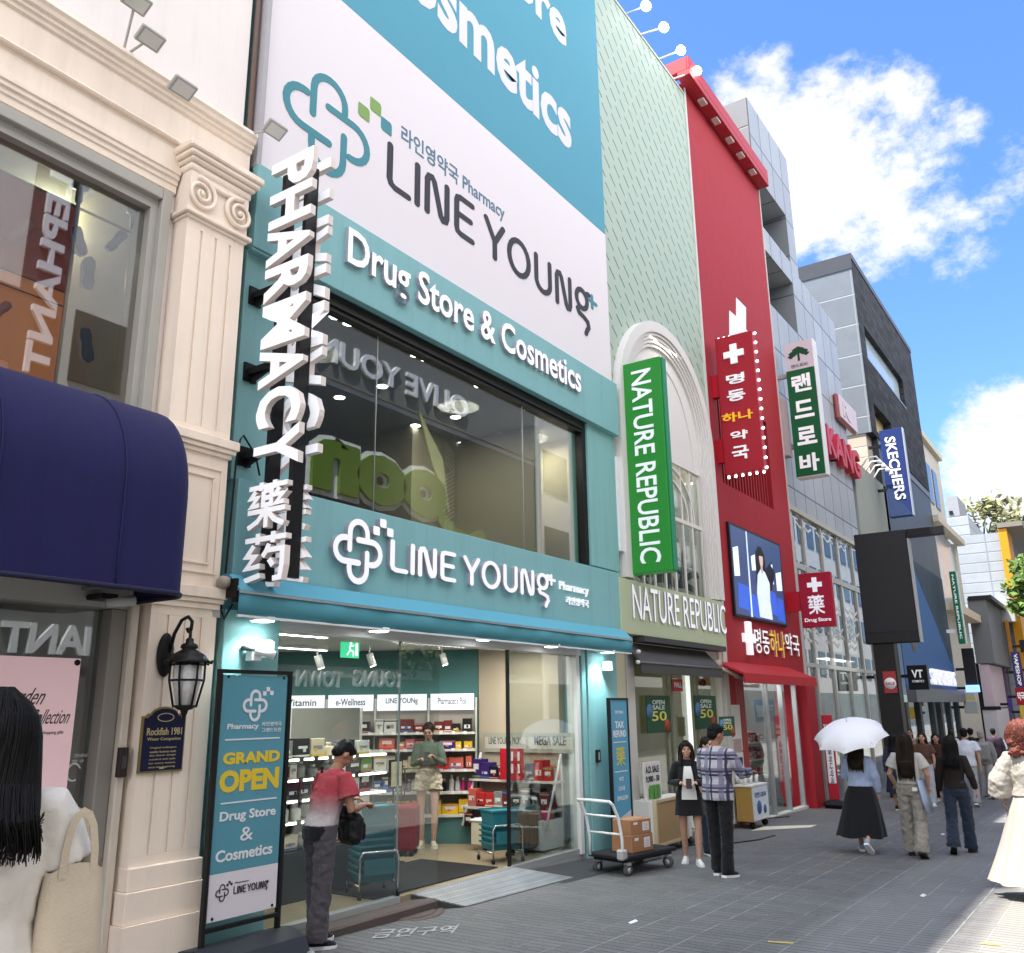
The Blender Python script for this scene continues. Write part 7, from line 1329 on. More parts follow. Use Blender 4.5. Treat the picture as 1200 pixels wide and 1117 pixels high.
kx, kz = mir(505, 545, 6.4); q = MB(); q.prism([(kx + a, YO + .06, kz + b) for a, b in ((.9, -1.5), (.5, .3), (-.8, 1.7), (-.1, .1))], (0, .06, 0)); q.build('kite_shape', M('opp_kite', (.55, .58, .25), .5, var=.6, vscale=2), ow)
oe = opp('elephant_shop_building', 'white building across the street with ELEPHANT letters, mirrored in the cream shop glass', 1.5, 11.9, 16.0, (.66, .62, .57), (9.2,), 4); Yg = 6.43
xr = mir(87, 180, Yg)[0]; xl = mir(60, 180, Yg)[0]; zt_ = mir(72, 180, Yg)[1]; zl_ = mir(38, 440, Yg)[1]
q = MB(); q.text('ELEPHANT', (xr, YO + .07, zt_), Z1 * (zl_ - zt_), -X1 * (xr - xl), .1, .03, n=Y1); q.build('vertical_lettering', M('opp_white_letter', (.80, .80, .80), .4), oe)
q = MB(); q.box(xl - .25, xr + .2, YO + .002, YO + .065, zl_ - .4, zt_ + .4); q.build('vertical_board', M('opp_board', (.06, .06, .06), .5), oe)
xa, za = mir(-6, 768, Yg); xb, _z = mir(200, 765, Yg); z2 = mir(75, 733, Yg)[1]; za = mir(75, 768, Yg)[1]; q = MB(); q.text('ELEPHANT', (xb, YO + .07, za), -X1 * (xb - xa), Z1 * (z2 - za), .1, .03, n=Y1); q.build('fascia_lettering', whs, oe); q = MB(); q.box(1.6, 11.8, YO + .002, YO + .06, za - .4, z2 + .5); q.build('dark_fascia', M('opp_fascia', (.1, .1, .095)), oe)
msign(ow, 'street_lettering', 'YOUNG', (470, 806), (412, 785), 6.36, whs, .02); msign(ow, 'street_lettering', 'TOWN', (398, 806), (345, 785), 6.36, whs, .02)
opp('stone_office_building', 'tall pale stone office across the street behind the camera', -16, 1.4, 17, (.62, .58, .52), (4.5, 8, 11.5), 5)
opp('cream_store_building', 'cream store building across the street facing the red pharmacy', 29.1, 42, 19, (.64, .60, .54), (4.2, 7.4, 10.6, 13.8), 6); opp('white_store_building', 'white store building across the street facing the charcoal brick one', 42.1, 60, 18, (.66, .64, .6), (4.2, 7.4, 10.6), 8)
opp('long_far_store', 'long pale store block far along the opposite side of the street', 60.1, 130, 24, (.60, .57, .52), (4.2, 7.4, 10.6, 13.8, 17, 20), 9)
random.seed(21); tree('plane_tree', 'bare branched street tree across the street, mirrored in the shop windows', Vector((20.5, -3.9, gz(20.5))), 7.0, 2.0, ('plane', (.10, .12, .04)), 900, leaf=.16, trunk=.16)

# ------------------------------------------------------------------ standing signs, trolley, counters on the pavement
random.seed(11)
def logo_text_board(t_, x0, x1, z0, z1, Y, lean=0.0): pass
go = thing('grand_open_board', 'tall teal GRAND OPEN banner stand in a thin black frame on a dark weighted base', 'banner stand', (5.5, 6.0, gz(5.5)))
YB6 = 5.98; gx0, gx1 = fX(250, 930, YB6), fX(331, 930, YB6); gzt, gzb = fZ(300, 790, YB6), fZ(285, 1072, YB6); gw, gh = gx1 - gx0, gzt - gzb
k = MB()
for a, b, c, d in ((gx0 - .03, gx0, gzb - .22, gzt + .03), (gx1, gx1 + .03, gzb - .22, gzt + .03), (gx0, gx1, gzt, gzt + .03), (gx0, gx1, gzb - .07, gzb - .04)): k.box(a, b, YB6 - .02, YB6 + .02, c, d)
k.build('black_frame', black, go)
k = MB(); k.box(gx0 + .015, gx1 - .015, YB6 - .006, YB6 + .006, gzb + gh * .182, gzt - .015); k.build('teal_sheet', M('print_board_teal', (.10, .29, .36), .45, var=.04, bump=.05, bscale=4), go)
k = MB(); k.box(gx0 + .015, gx1 - .015, YB6 - .006, YB6 + .006, gzb, gzb + gh * .1815); k.build('white_sheet', M('print_board_white', (.74, .68, .72), .45, var=.03), go)
YT = YB6 - .0065; bw = M('print_white', (.74, .74, .76), .45, var=.02)
def gt(mb_, body, u0, u1, v0, v1, bold=.0): mb_.text(body, (gx0 + u0 * gw, YT, gzb + v0 * gh), X1 * (u1 - u0) * gw, Z1 * (v1 - v0) * gh, .003, bold)
k = MB(); lc = (gx0 + .50 * gw, YT, gzb + .862 * gh); loop_logo(k, lc, X1 * gw * .17, Z1 * gw * .17, NF, .003, .2); gt(k, 'Pharmacy', .12, .57, .755, .785, .02); gt(k, '라인영약국', .62, .92, .772, .790, .01); gt(k, '그랜드오픈', .62, .92, .745, .763, .01)
for v in (.715, .455): k.box(gx0 + .1 * gw, gx0 + .9 * gw, YT - .003, YT, gzb + v * gh, gzb + (v + .006) * gh)
gt(k, 'Drug Store', .10, .90, .375, .425, .025); gt(k, 'Cosmetics', .08, .88, .225, .272, .025); gt(k, '&', .40, .58, .297, .352, 0); k.build('white_print', bw, go)
k = MB(); gt(k, 'GRAND', .09, .92, .615, .665, .05); gt(k, 'OPEN', .06, .92, .50, .592, .05); k.build('yellow_print', M('print_yellow', (.72, .52, .04), .45, var=.03), go)
k = MB(); loop_logo(k, (gx0 + .20 * gw, YT, gzb + .105 * gh), X1 * gw * .085, Z1 * gw * .085, NF, .003, .14); wordmark(k, (gx0 + .36 * gw, YT, gzb + .092 * gh), X1 * gw * .066, Z1 * gh * .026, NF, .003, .17, plus=k); gt(k, 'Pharmacy', .37, .56, .129, .137); k.build('dark_print', darkp, go)
k = MB(); k.smooth = True
for u in (.09, .92):
    for v in (.012, .985): k.lathe((gx0 + u * gw, YT - .004, gzb + v * gh), [(.001, -.003), (.012, 0), (.012, .004)], 10, 'Y')
k.build('eyelet', black, go)
z0 = gz(5.4); k = MB(); k.smooth = False
prof = [(YB6 + .28, z0), (YB6 + .28, z0 + .05), (YB6 + .12, z0 + .2), (YB6 - .05, z0 + .225), (YB6 - .22, z0 + .17), (YB6 - .30, z0 + .03), (YB6 - .30, z0)]
k.profx(prof, gx0 - .12, gx1 + .12); k.build('weighted_base', M('base_slate', (.035, .038, .045), .45, var=.15, bump=.06, bscale=150), go)
k = MB(); k.smooth = True; k.lathe((gx1 + .10, YB6 - .31, z0 + .04), [(.035, -.02), (.035, .02)], 12, 'X'); k.build('roller', M('roller_grey', (.3, .3, .3), .4), go)
# TAX REFUND stand
tr = thing('tax_refund_stand', 'narrow teal TAX REFUND panel in black frame standing before the teal strip', 'sign stand', (11.8, 6.05, 0)); Y = 6.08; tx0, tx1 = fX(713, 830, Y), fX(735, 830, Y); tz1 = fZ(722, 818, Y); tz0 = gz(11.8) + .10; tw, th = tx1 - tx0, tz1 - tz0
k = MB()
for a, b, c, d in ((tx0, tx0 + .03, tz0, tz1), (tx1 - .03, tx1, tz0, tz1), (tx0 + .03, tx1 - .03, tz1 - .03, tz1), (tx0 + .03, tx1 - .03, tz0, tz0 + .03)): k.box(a, b, Y - .02, Y + .03, c, d)
k.box(tx0 - .05, tx1 + .05, Y - .15, Y + .2, gz(11.8), gz(11.8) + .06); k.build('black_frame', black, tr)
k = MB(); k.box(tx0 + .031, tx1 - .031, Y - .008, Y + .02, tz0 + .42, tz1 - .031); k.build('teal_sheet', M('tax_teal', (.08, .26, .38), .4, var=.03, emit=.08), tr); k = MB(); k.add([(tx0 + .031, Y - .009, tz0 + .031), (tx1 - .031, Y - .009, tz0 + .031), (tx1 - .031, Y - .009, tz0 + .55), (tx0 + .031, Y - .009, tz0 + .42)], [(0, 1, 2, 3)]); k.build('white_sheet', M('tax_white', (.70, .68, .76), .4), tr)
def tt(mb_, body, u0, u1, v0, v1, bold=.02): mb_.text(body, (tx0 + u0 * tw, Y - .0085, tz0 + v0 * th), X1 * (u1 - u0) * tw, Z1 * (v1 - v0) * th, .003, bold)
k = MB(); tt(k, 'LINE YOUNG', .3, .72, .895, .915, .01); tt(k, 'TAX', .28, .74, .80, .845, .03); tt(k, 'REFUND', .18, .84, .74, .785, .03); tt(k, '中文', .38, .62, .455, .485, .01); tt(k, '日本語', .34, .66, .395, .425, .0); tt(k, 'ENGLISH', .25, .80, .335, .362, .02)
for v in (.705, .515): k.box(tx0 + .16 * tw, tx1 - .16 * tw, Y - .011, Y - .0085, tz0 + v * th, tz0 + (v + .006) * th)
k.build('white_print', bw, tr); k = MB()
for i, p in enumerate(YAO1): k.stroke(p, .09, (tx0 + .26 * tw, Y - .0085 - .0003 * i, tz0 + .555 * th), X1 * tw * .48, Z1 * th * .125, NF, .003, rnd=False)
k.build('yellow_character', M('tax_yellow', (.62, .55, .08), .45), tr)
# platform trolley with two cartons
pc = thing('platform_trolley', 'black platform trolley with curved white steel handle on grey castors', 'trolley', (11, 5.6, -.06)); cb = G(741, 1000); zf = gz(11) + .23
cA = G(704, 1008); cB = G(776, 997); rz_ = -.18; t0 = Vector((11.05, 5.62, gz(11.05))); pc.location = t0; OFF[pc.name] = t0; pc.rotation_euler = (0, 0, rz_)
k = MB(); k.box(-.60, .50, -.30, .30, .20, .25, .012); k.build('deck', M('deck_black', (.018, .018, .02), .55, bump=.2, bscale=120), pc, local=True); k = MB(); k.box(-.55, .45, -.25, .25, .165, .1995); k.build('under_frame', black, pc, local=True)
for sx in (-.48, .38):
    for sy in (-.24, .24):
        k = MB(); k.smooth = True; k.lathe((sx, sy, .075), [(.04, -.022), (.073, -.02), (.075, 0), (.073, .02), (.04, .022)], 16, 'X' if sx > 0 else 'Y'); w_ = k.build('wheel', M('tyre_grey', (.09, .09, .09), .7), pc, local=True); k = MB(); k.smooth = True; k.lathe((sx, sy, .075), [(.035, -.026), (.035, .026)], 12, 'X' if sx > 0 else 'Y'); q = k.build('hub', M('hub_grey', (.45, .45, .45), .4), w_, local=True); k = MB(); k.box(sx - .035, sx + .035, sy - .03, sy + .03, .13, .164); k.build('castor_plate', alu, pc, local=True)
k = MB(); k.smooth = True; hy = .26
for y in (-hy, hy): k.tube([(-.60, y, .22), (-.60, y, .45), (-.66, y, .70), (-.76, y, .86), (-.82, y, .90)], .019, 8)
k.tube([(-.82, -hy, .90), (-.83, 0, .905), (-.82, hy, .90)], .019, 8); k.tube([(-.605, -hy, .5), (-.605, hy, .5)], .014, 8); k.tube([(-.665, -hy, .71), (-.665, hy, .71)], .014, 8); k.build('handle', white, pc, local=True)
k = MB(); k.box(-.66, -.54, -.30, -.20, .205, .33, .02); k.build('handle_socket', M('socket_grey', (.4, .4, .39), .5), pc, local=True)
card = M('cardboard', (.34, .17, .085), .8, var=.14, vscale=7, bump=.08); tape = M('carton_tape', (.42, .25, .14), .35)
for i, (dx, z, w, d, h, rr, lab) in enumerate(((-.13, .251, .46, .32, .205, .02, 'lower brown carton with white label on the platform trolley'), (-.13, .457, .42, .30, .18, -.03, 'upper brown carton with white label, stacked on the other carton'))):
    bx = thing('cardboard_carton', lab, 'carton', t0 + Matrix.Rotation(rz_, 3, 'Z') @ Vector((dx, -.06, 0)) + Z1 * z, 'cartons on the platform trolley', rz_ + rr); k = MB(); k.box(-w / 2, w / 2, -d / 2, d / 2, 0, h, .006); k.build('box', card, bx, local=True)
    k = MB(); k.box(-w / 2 + .001, w / 2 - .001, -.03, .03, h, h + .002); k.build('tape', tape, bx, local=True); k = MB(); k.box(.03, .16, -d / 2 - .003, -d / 2 - .0003, h * .22, h * .80); k.box(-w / 2 + .06, -w / 2 + .14, -d / 2 - .003, -d / 2 - .0003, h * .68, h * .84); k.build('label', M('label_white', (.72, .69, .70), .5), bx, local=True)
    k = MB()
    for q in range(5): k.box(.05, .14, -d / 2 - .0042, -d / 2 - .0031, h * (.3 + q * .09), h * (.33 + q * .09))
    k.build('label_print', M('label_ink', (.35, .32, .33), .5), bx, local=True)
# wooden board stand and counter by the mint and red shops
wb = thing('wooden_board_stand', 'low pale wooden board on castors with plants and price sheet behind it', 'display stand', (13.4, 5.9, gz(13.4))); Y = 5.95; x0, x1 = fX(769, 965, Y), fX(806, 965, Y); zt, zb_ = fZ(788, 934, Y), gz(13.4) + .12
chip = M('chipboard', (.42, .28, .14), .7, var=.2, vscale=40); k = MB(); k.box(x0 + .04, x1 - .04, Y, Y + .03, zb_ + .04, zt - .04); k.build('chip_panel', chip, wb); k = MB()
for a in ((x0, x0 + .04, zb_, zt), (x1 - .04, x1, zb_, zt), (x0 + .04, x1 - .04, zb_, zb_ + .04), (x0 + .04, x1 - .04, zt - .04, zt)): k.box(a[0], a[1], Y - .012, Y + .045, a[2], a[3])
k.build('pale_rim', M('pale_wood', (.58, .46, .30), .5, var=.08), wb); k = MB(); k.box(x0, x1 + .25, Y + .046, Y + .4, zb_, zt - .02); k.build('cabinet_body', offwhite, wb)
for x in (x0 + .1, x1 - .06, x1 + .2): k = MB(); k.smooth = True; k.lathe((x, Y + .05, gz(13.4) + .06), [(.06, -.02), (.06, .02)], 12, 'X'); k.build('castor', M('castor_dark', (.08, .08, .08), .6), wb)
psn = thing('price_sheet', 'white price sheet with green bottles printed, standing on the wooden board stand', 'sheet', ((x0 + x1) / 2, Y + .2, zt)); k = MB(); k.box(x0 + .05, x0 + .62, Y + .18, Y + .2, zt - .01, zt + .52); k.build('sheet', offwhite, psn); k = MB(); k.text('A.D. SALE', (x0 + .1, Y + .179, zt + .36), X1 * .46, Z1 * .1, .004, .03); k.text('9,900 - 50', (x0 + .1, Y + .179, zt + .22), X1 * .46, Z1 * .1, .004, .03); k.build('dark_print', darkp, psn); k = MB()
for j in range(3): k.prism([(x0 + .2 + .12 * j + a, Y + .1785 - .01, zt + b) for a, b in ((-.04, 0), (.04, 0), (.04, .14), (.015, .19), (-.015, .19), (-.04, .14))], (0, -.04, 0))
k.build('green_bottles', M('bottle_green', (.08, .25, .05), .3), psn)
ct = thing('tasting_counter', 'small wooden counter on castors with printed white front and sample cups', 'counter', (16.5, 5.8, gz(16.5))); Xc = 16.3; k = MB(); (ya, zt_), (yb2, _) = vYZ(861, 922, Xc), vYZ(880, 922, Xc); zg = gz(Xc)
k.box(Xc, Xc + .8, yb2, ya, zg + .12, zt_, .01); k.build('wood_body', M('counter_wood', (.40, .24, .07), .45, var=.18, vscale=5), ct); k = MB(); k.box(Xc - .02, Xc + .82, yb2 - .02, ya + .02, zt_ + .001, zt_ + .03); k.build('top', offwhite, ct)
k = MB(); k.box(Xc + .02, Xc + .82, yb2 - .02, yb2 - .001, zg + .14, zt_ - .01); k.build('printed_front', M('counter_print', (.62, .68, .74), .5, var=.3, vscale=6), ct); k = MB(); k.text('라인영 GREEN', (Xc + .1, yb2 - .0205, zt_ - .2), X1 * .6, Z1 * .1, .004, .01); k.smooth = True; k.lathe((Xc + .3, yb2 - .024, zg + .35), [(.001, -.002), (.12, 0), (.12, .003)], 14, 'Y'); k.lathe((Xc + .6, yb2 - .024, zg + .3), [(.001, -.002), (.08, 0), (.08, .003)], 14, 'Y'); k.build('blue_print', M('print_blue', (.06, .10, .25), .5), ct)
for a in (.08, .74): k = MB(); k.smooth = True; k.lathe((Xc + a, yb2 + .05, zg + .06), [(.06, -.02), (.06, .02)], 12, 'X'); k.build('castor', black, ct)
for i in range(7):
    cpx = Xc + .1 + .1 * i; k = MB(); k.smooth = True; k.lathe((0, 0, 0), [(.032, 0), (.04, .15), (.036, .15), (.03, .02)], 12); o = k.build('sample_cup', M('cup_clear', (.72, .72, .70), .2), None, (cpx, yb2 + .14 + .11 * (i % 3), zt_ + .031), local=True); tag(o, 'small white sample cup on the wooden tasting counter', 'cup', 'cups on the tasting counter')
kw = thing('metal_hatch_plate', 'pale metal hatch plate set flush in the pavement before the red pharmacy', 'hatch', G(905, 972)); a, b, c, d = G(880, 974), G(950, 970), G(958, 967), G(895, 969); k = MB(); k.add([p + Z1 * .006 for p in (a, b, c, d)], [(0, 1, 2, 3)]); k.build('plate', M('hatch_pale', (.36, .35, .32), .6, var=.2), kw)
k = MB(); k.smooth = True; pts = [G(px, py, .008) for px, py in ((800, 992), (830, 988), (860, 988), (890, 984), (908, 979))]; k.tube(pts, .012, 6); k.tube([G(px, py, .008) for px, py in ((880, 957), (900, 959), (925, 957))], .012, 6); tag(k.build('ground_cable', black), 'black cable lying on the pavement in front of the counters', 'cable')
# litter and marks on the paving
for i, (px, py, lab) in enumerate(((742, 1081, 'small white scrap of paper on the dark pavers near the bottom'), (1082, 1050, 'white painted dash on the pale pavers, right of the bottom'), (1105, 978, 'white scrap on the paving between the jeans and the red curly hair'))):
    p = G(px, py); k = MB(); k.add([(p.x - .09, p.y - .02, p.z + .006), (p.x + .05, p.y - .03, p.z + .005), (p.x + .09, p.y + .02, p.z + .009), (p.x - .05, p.y + .03, p.z + .005)], [(0, 1, 2, 3)]); tag(k.build('paper_scrap', white), lab, 'litter')
for i, (pa, pb, lab) in enumerate((((900, 1104), (930, 1106), 'short worn yellow paint dash across the pavers at the bottom'), ((1150, 1106), (1172, 1108), 'worn yellow paint dash in the sunlit corner of the paving'))):
    a, b = G(*pa), G(*pb); k = MB(); n_ = Vector((-(b - a).y, (b - a).x, 0)).normalized() * .025; k.add([p + Z1 * .005 for p in (a - n_, b - n_, b + n_, a + n_)], [(0, 1, 2, 3)]); tag(k.build('paint_mark', M('worn_yellow', (.55, .42, .12), .8, var=.4, vscale=20)), lab, 'paint mark')

# ------------------------------------------------------------------ people
def _tex(size):
    n = 'fold_%d' % int(size * 1000)
    t = bpy.data.textures.get(n)
    if t is None: t = bpy.data.textures.new(n, 'CLOUDS'); t.noise_scale = size; t.noise_depth = 3
    return t
def remesh(mb, name, m, parent, voxel=.010, smooth=3, folds=0.0, fsize=.07, loc=(0, 0, 0)):
    """weld overlapping tapered tubes into one continuous surface, smooth it, press folds into it"""
    me = bpy.data.meshes.new('tmp'); me.from_pydata([tuple(v) for v in mb.v], [], mb.f); bm = bmesh.new(); bm.from_mesh(me); bmesh.ops.recalc_face_normals(bm, faces=bm.faces); bm.to_mesh(me); bm.free()
    o = bpy.data.objects.new('tmp', me); COL.objects.link(o); r = o.modifiers.new('r', 'REMESH'); r.mode = 'VOXEL'; r.voxel_size = voxel; r.use_smooth_shade = True
    sm = o.modifiers.new('s', 'SMOOTH'); sm.factor = .5; sm.iterations = smooth
    if folds: d = o.modifiers.new('d', 'DISPLACE'); d.texture = _tex(fsize); d.strength = folds; d.mid_level = .5; d.texture_coords = 'LOCAL'
    dg = bpy.context.evaluated_depsgraph_get(); out = bpy.data.meshes.new_from_object(o.evaluated_get(dg)); bpy.data.objects.remove(o); bpy.data.meshes.remove(me)
    out.name = name; out.materials.clear(); out.materials.append(m); p = bpy.data.objects.new(name, out); COL.objects.link(p); p.parent = parent; p.location = loc
    OFF[p.name] = Vector((0, 0, 0)); return p
def ring(c, rx, ry, n=18, R=None):
    out = []
    for i in range(n):
        a = 2 * math.pi * i / n; v = Vector((rx * math.cos(a), ry * math.sin(a), 0)); out.append(Vector(c) + (R @ v if R else v))
    return out
def hand(mb, w, d, up, curl, s, side):
    """palm, four fingers of unequal length and a thumb that leaves the side of the palm"""
    d = d.normalized(); lat = d.cross(up).normalized(); up = lat.cross(d).normalized()
    R = Matrix((d, lat, up)).transposed(); mb.ell(w + d * .045 * s, .052 * s, .040 * s, .016 * s, 12, 8, R)
    for i, L in enumerate((.068, .078, .072, .056)):
        b = w + d * .080 * s + lat * ((i - 1.5) * .0205 * s) * side; p1 = b + (d * math.cos(curl * .5) - up * math.sin(curl * .5)) * L * .45 * s; p2 = p1 + (d * math.cos(curl * 1.2) - up * math.sin(curl * 1.2)) * L * .35 * s; p3 = p2 + (d * math.cos(curl * 1.7) - up * math.sin(curl * 1.7)) * L * .25 * s
        mb.tube([b - d * .02 * s, p1, p2, p3], [.0092 * s, .0088 * s, .0080 * s, .0065 * s], 7)
    b = w + d * .025 * s - lat * .032 * s * side; t1 = b + (d * .7 - lat * .75 * side - up * .2).normalized() * .035 * s; mb.tube([b, t1, t1 + (d * .9 - lat * .3 * side - up * .45).normalized() * .03 * s], [.012 * s, .0105 * s, .008 * s], 7)
SKIN = M('skin_warm', (.48, .27, .19), .5, var=.06, vscale=8, spec=.35); SKINT = M('skin_tan', (.33, .165, .105), .5, var=.08, vscale=8)
HAIRB = M('hair_black', (.007, .006, .006), .5, var=.4, vscale=40, spec=.12); HAIRD = M('hair_dark_brown', (.018, .011, .008), .5, var=.4, vscale=40, spec=.12); HAIRR = M('hair_auburn', (.15, .045, .032), .55, var=.6, vscale=10); EYE_M = M('eye_dark', (.01, .008, .007), .3)
def person(label, pos, yaw, h, P, group=None, vox=.007):
    rnd = random.Random(label); s = h / 1.70; fem = P.get('fem', True); root = Vector(pos)
    legs = P.get('legs', ((0, 0), (0, 0))); hw = .095; J = {}
    for sd, (a, b) in zip((1, -1), legs):
        hip = Vector((0, hw * sd, 0)); kn = hip + Vector((.43 * math.sin(a), .004 * sd, -.43 * math.cos(a))); an = kn + Vector((.40 * math.sin(a - b), -.01 * sd, -.40 * math.cos(a - b))); J['h', sd], J['k', sd], J['a', sd] = hip, kn, an
    dz = .085 - min(J['a', 1].z - .04 * max(0, math.sin(legs[0][1] - legs[0][0])) , J['a', -1].z - .04 * max(0, math.sin(legs[1][1] - legs[1][0])))
    for k_ in J: J[k_] = J[k_] + Z1 * dz
    hz = J['h', 1].z; dzz = hz - .915; lean = P.get('lean', 0.0); swy = P.get('sway', 0.0)
    def lx(z): t = max(0.0, (z - .95) / .45); return lean * t, swy * t
    def C(z): x, y = lx(z); return Vector((x, y, z + dzz - abs(lean) * .18 * max(0, (z - .95) / .45)))
    SW = .158 if fem else .185
    sh = {sd: C(1.385) + Vector((0, SW * sd, 0)) for sd in (1, -1)}
    W = P.get('girth', 1.0)
    TOR = [(.86, .105, .155), (.95, .112, .168 if fem else .158), (1.07, .092, .128 if fem else .142), (1.20, .108, .142 if fem else .160), (1.30, .105, .150 if fem else .170), (1.38, .085, .150 if fem else .172), (1.425, .062, .085), (1.45, .052, .056)]
    b = MB(); b.smooth = True
    b.loft([ring(C(z), d * W, w * W) for z, d, w in TOR]); nk = C(1.45); hd = P.get('head', (0, 0)); HC = nk + Vector((.025 + .05 * math.sin(hd[1]), 0, .135 - .02 * math.sin(hd[1])))
    b.tube([C(1.42), nk + Vector((.01, 0, .02)), HC - Z1 * .05], [.056, .050, .048], 12)
    RH = Matrix.Rotation(hd[0], 3, 'Z') @ Matrix.Rotation(hd[1], 3, 'Y')
    def H(x, y, z): return HC + RH @ Vector((x, y, z))
    b.ell(H(-.005, 0, .02), .098, .078, .103, 18, 12, RH); b.ell(H(.022, 0, -.035), .072, .062, .072, 16, 10, RH); b.ell(H(.052, 0, -.075), .036, .038, .032, 12, 8, RH)
    b.tube([H(.088, 0, .022), H(.103, 0, -.012), H(.108, 0, -.022)], [.009, .013, .012], 8); b.ell(H(.088, 0, .038), .012, .045, .012, 10, 6, RH); b.ell(H(.083, 0, -.057), .012, .023, .010, 10, 6, RH)
    for sd in (1, -1): b.ell(H(-.005, .079 * sd, -.008), .018, .010, .030, 10, 8, RH); b.ell(H(.062, .042 * sd, -.02), .026, .024, .024, 10, 8, RH)
    arms = {1: P.get('armL', ((.0, .06, -.28), (.03, .07, -.53))), -1: P.get('armR', ((.0, -.06, -.28), (.03, -.07, -.53)))}; wr = {}
    for sd in (1, -1):
        el, w = (sh[sd] + Vector(v) for v in arms[sd]); wr[sd] = (el, w); b.tube([sh[sd] + Vector((0, -.05 * sd, -.01)), sh[sd], (sh[sd] + el) / 2, el, (el * .6 + w * .4), w], [.048, .052, .043, .037, .036, .025], 12); upv = Vector(P.get('palm', (0, 0, 1))) if abs((w - el).normalized().z) < .8 else Vector((0, sd, 0)); hand(b, w, w - el, upv, P.get('curl', .6), 1.0, sd)
    for sd in (1, -1):
        hp_, kn, an = J['h', sd], J['k', sd], J['a', sd]; b.tube([hp_ + Z1 * .04, hp_ - Z1 * .05, (hp_ + kn) / 2, kn, kn * .65 + an * .35 + Vector((-.012, 0, 0)), an, an - Z1 * .03], [.082, .085, .068, .048, .050, .032, .032], 12)
    body = remesh(b, 'person', P.get('skin', SKIN), None, vox, 3); body.location = root; body.rotation_euler = (0, 0, yaw); body.scale = (s, s, s); tag(body, label, 'person', group)
    # shoes
    shm = P.get('shoe', black); som = P.get('sole', white)
    for sd, (a, kb) in zip((1, -1), legs):
        an = J['a', sd]; tilt = min(1.2, max(0, kb - a)) * .9; R = Matrix.Rotation(tilt, 3, 'Y') @ Matrix.Rotation(P.get('toe', .18) * sd, 3, 'Z'); q = MB(); q.smooth = True; prof_ = [(-.075, .030, .075), (-.06, .036, .085), (-.01, .038, .085), (.05, .042, .058), (.11, .046, .042), (.155, .038, .032), (.178, .018, .022)]
        for x, w, t in prof_: pass
        rr = []
        for x, w, t in prof_: rr.append([an + R @ Vector((x, w * math.cos(u), -.072 + .012 + (t if math.sin(u) > 0 else .0) * max(0, math.sin(u)))) for u in [2 * math.pi * i / 14 for i in range(14)]])
        q.loft(rr); so_ = q.build('shoe', shm, body, local=True); q = MB(); q.smooth = False; lo = [an + R @ Vector((x * 1.04, w * 1.08, -.085)) for x, w, t in prof_] + [an + R @ Vector((x * 1.04, -w * 1.08, -.085)) for x, w, t in prof_[::-1]]; q.prism(lo, R @ Vector((0, 0, .028))); q.build('sole', som, so_, local=True)
    # lower garment
    bt = P.get('bottom')
    if bt and bt[0] in ('trousers', 'shorts'):
        q = MB(); wd = bt[2]; q.loft([ring(C(z), d * W * 1.06 + .004, w * W * 1.05 + .004) for z, d, w in ((.84, .09, .15), (.90, .115, .166), (.96, .112, .166), (1.03, .10, .145), (1.06, .096, .138))])
        for sd in (1, -1):
            hp_, kn, an = J['h', sd], J['k', sd], J['a', sd]
            if bt[0] == 'shorts': q.tube([hp_ + Z1 * .05, hp_ - Z1 * .02, hp_ * .66 + kn * .34], [.098, .105, .112], 16)
            else: q.tube([hp_ + Z1 * .05, hp_ - Z1 * .04, (hp_ + kn) / 2, kn, (kn + an) / 2, an + Z1 * .0, an - Z1 * .03], [.092, .096, .080 + wd * .3, .066 + wd * .5, .060 + wd * .75, .060 + wd, .062 + wd], 16)
        remesh(q, bt[0], bt[1], body, max(vox, .009), 3, bt[3] if len(bt) > 3 else .022, .06)
    elif bt and bt[0] == 'skirt':
        q = MB(); q.smooth = True; zb_, fl = bt[2], bt[3]; nn = 72; rr = []; pl = bt[4] if len(bt) > 4 else .0; drift = bt[5] if len(bt) > 5 else (0, 0); ph = [rnd.uniform(0, 6.28) for _ in range(4)]
        for z in [1.06 - (1.06 - zb_) * i / 12 for i in range(13)]:
            t = (1.06 - z) / (1.06 - zb_); f = t ** .85; rx, ry = .098 * W + .02 * min(1, t * 5) + fl * f, .136 * W + .035 * min(1, t * 4) + fl * f; c = C(max(z, .95)); c = Vector((c.x + drift[0] * t * t, c.y + drift[1] * t * t, z + dzz)); ri = []
            for i in range(nn):
                a = 2 * math.pi * i / nn; k_ = 1 + pl * f * (math.sin(a * 11 + ph[0]) * .6 + math.sin(a * 7 + ph[1] + t) * .5 + math.sin(a * 3 + ph[2]) * .5); ri.append(c + Vector((rx * math.cos(a) * k_, ry * math.sin(a) * k_, .02 * math.sin(a * 5 + ph[3]) * t * fl * 3)))
            rr.append(ri)
        q.loft(rr, True, False); q.build('skirt', bt[1], body, local=True)
    # upper garment
    tp = P.get('top')
    if tp:
        m, sl, zb_, lo = tp[:4]; q = MB(); zz = [z for z in (.80, .86, .95, 1.07, 1.20, 1.30, 1.38, 1.425) if z > zb_ + .03]
        def dw(z):
            for (za, da, wa), (zc, dc, wc) in zip(TOR, TOR[1:]):
                if za <= z <= zc: t = (z - za) / (zc - za); return da + (dc - da) * t, wa + (wc - wa) * t
            return TOR[0][1:] if z < TOR[0][0] else TOR[-1][1:]
        q.loft([ring(C(z), dw(z)[0] * W * (1 + (.12 if z < 1.3 else 0)) + lo, dw(z)[1] * W + lo * (1.2 if z < 1.3 else .5)) for z in [zb_] + zz] + [ring(C(1.452), .060, .064)])
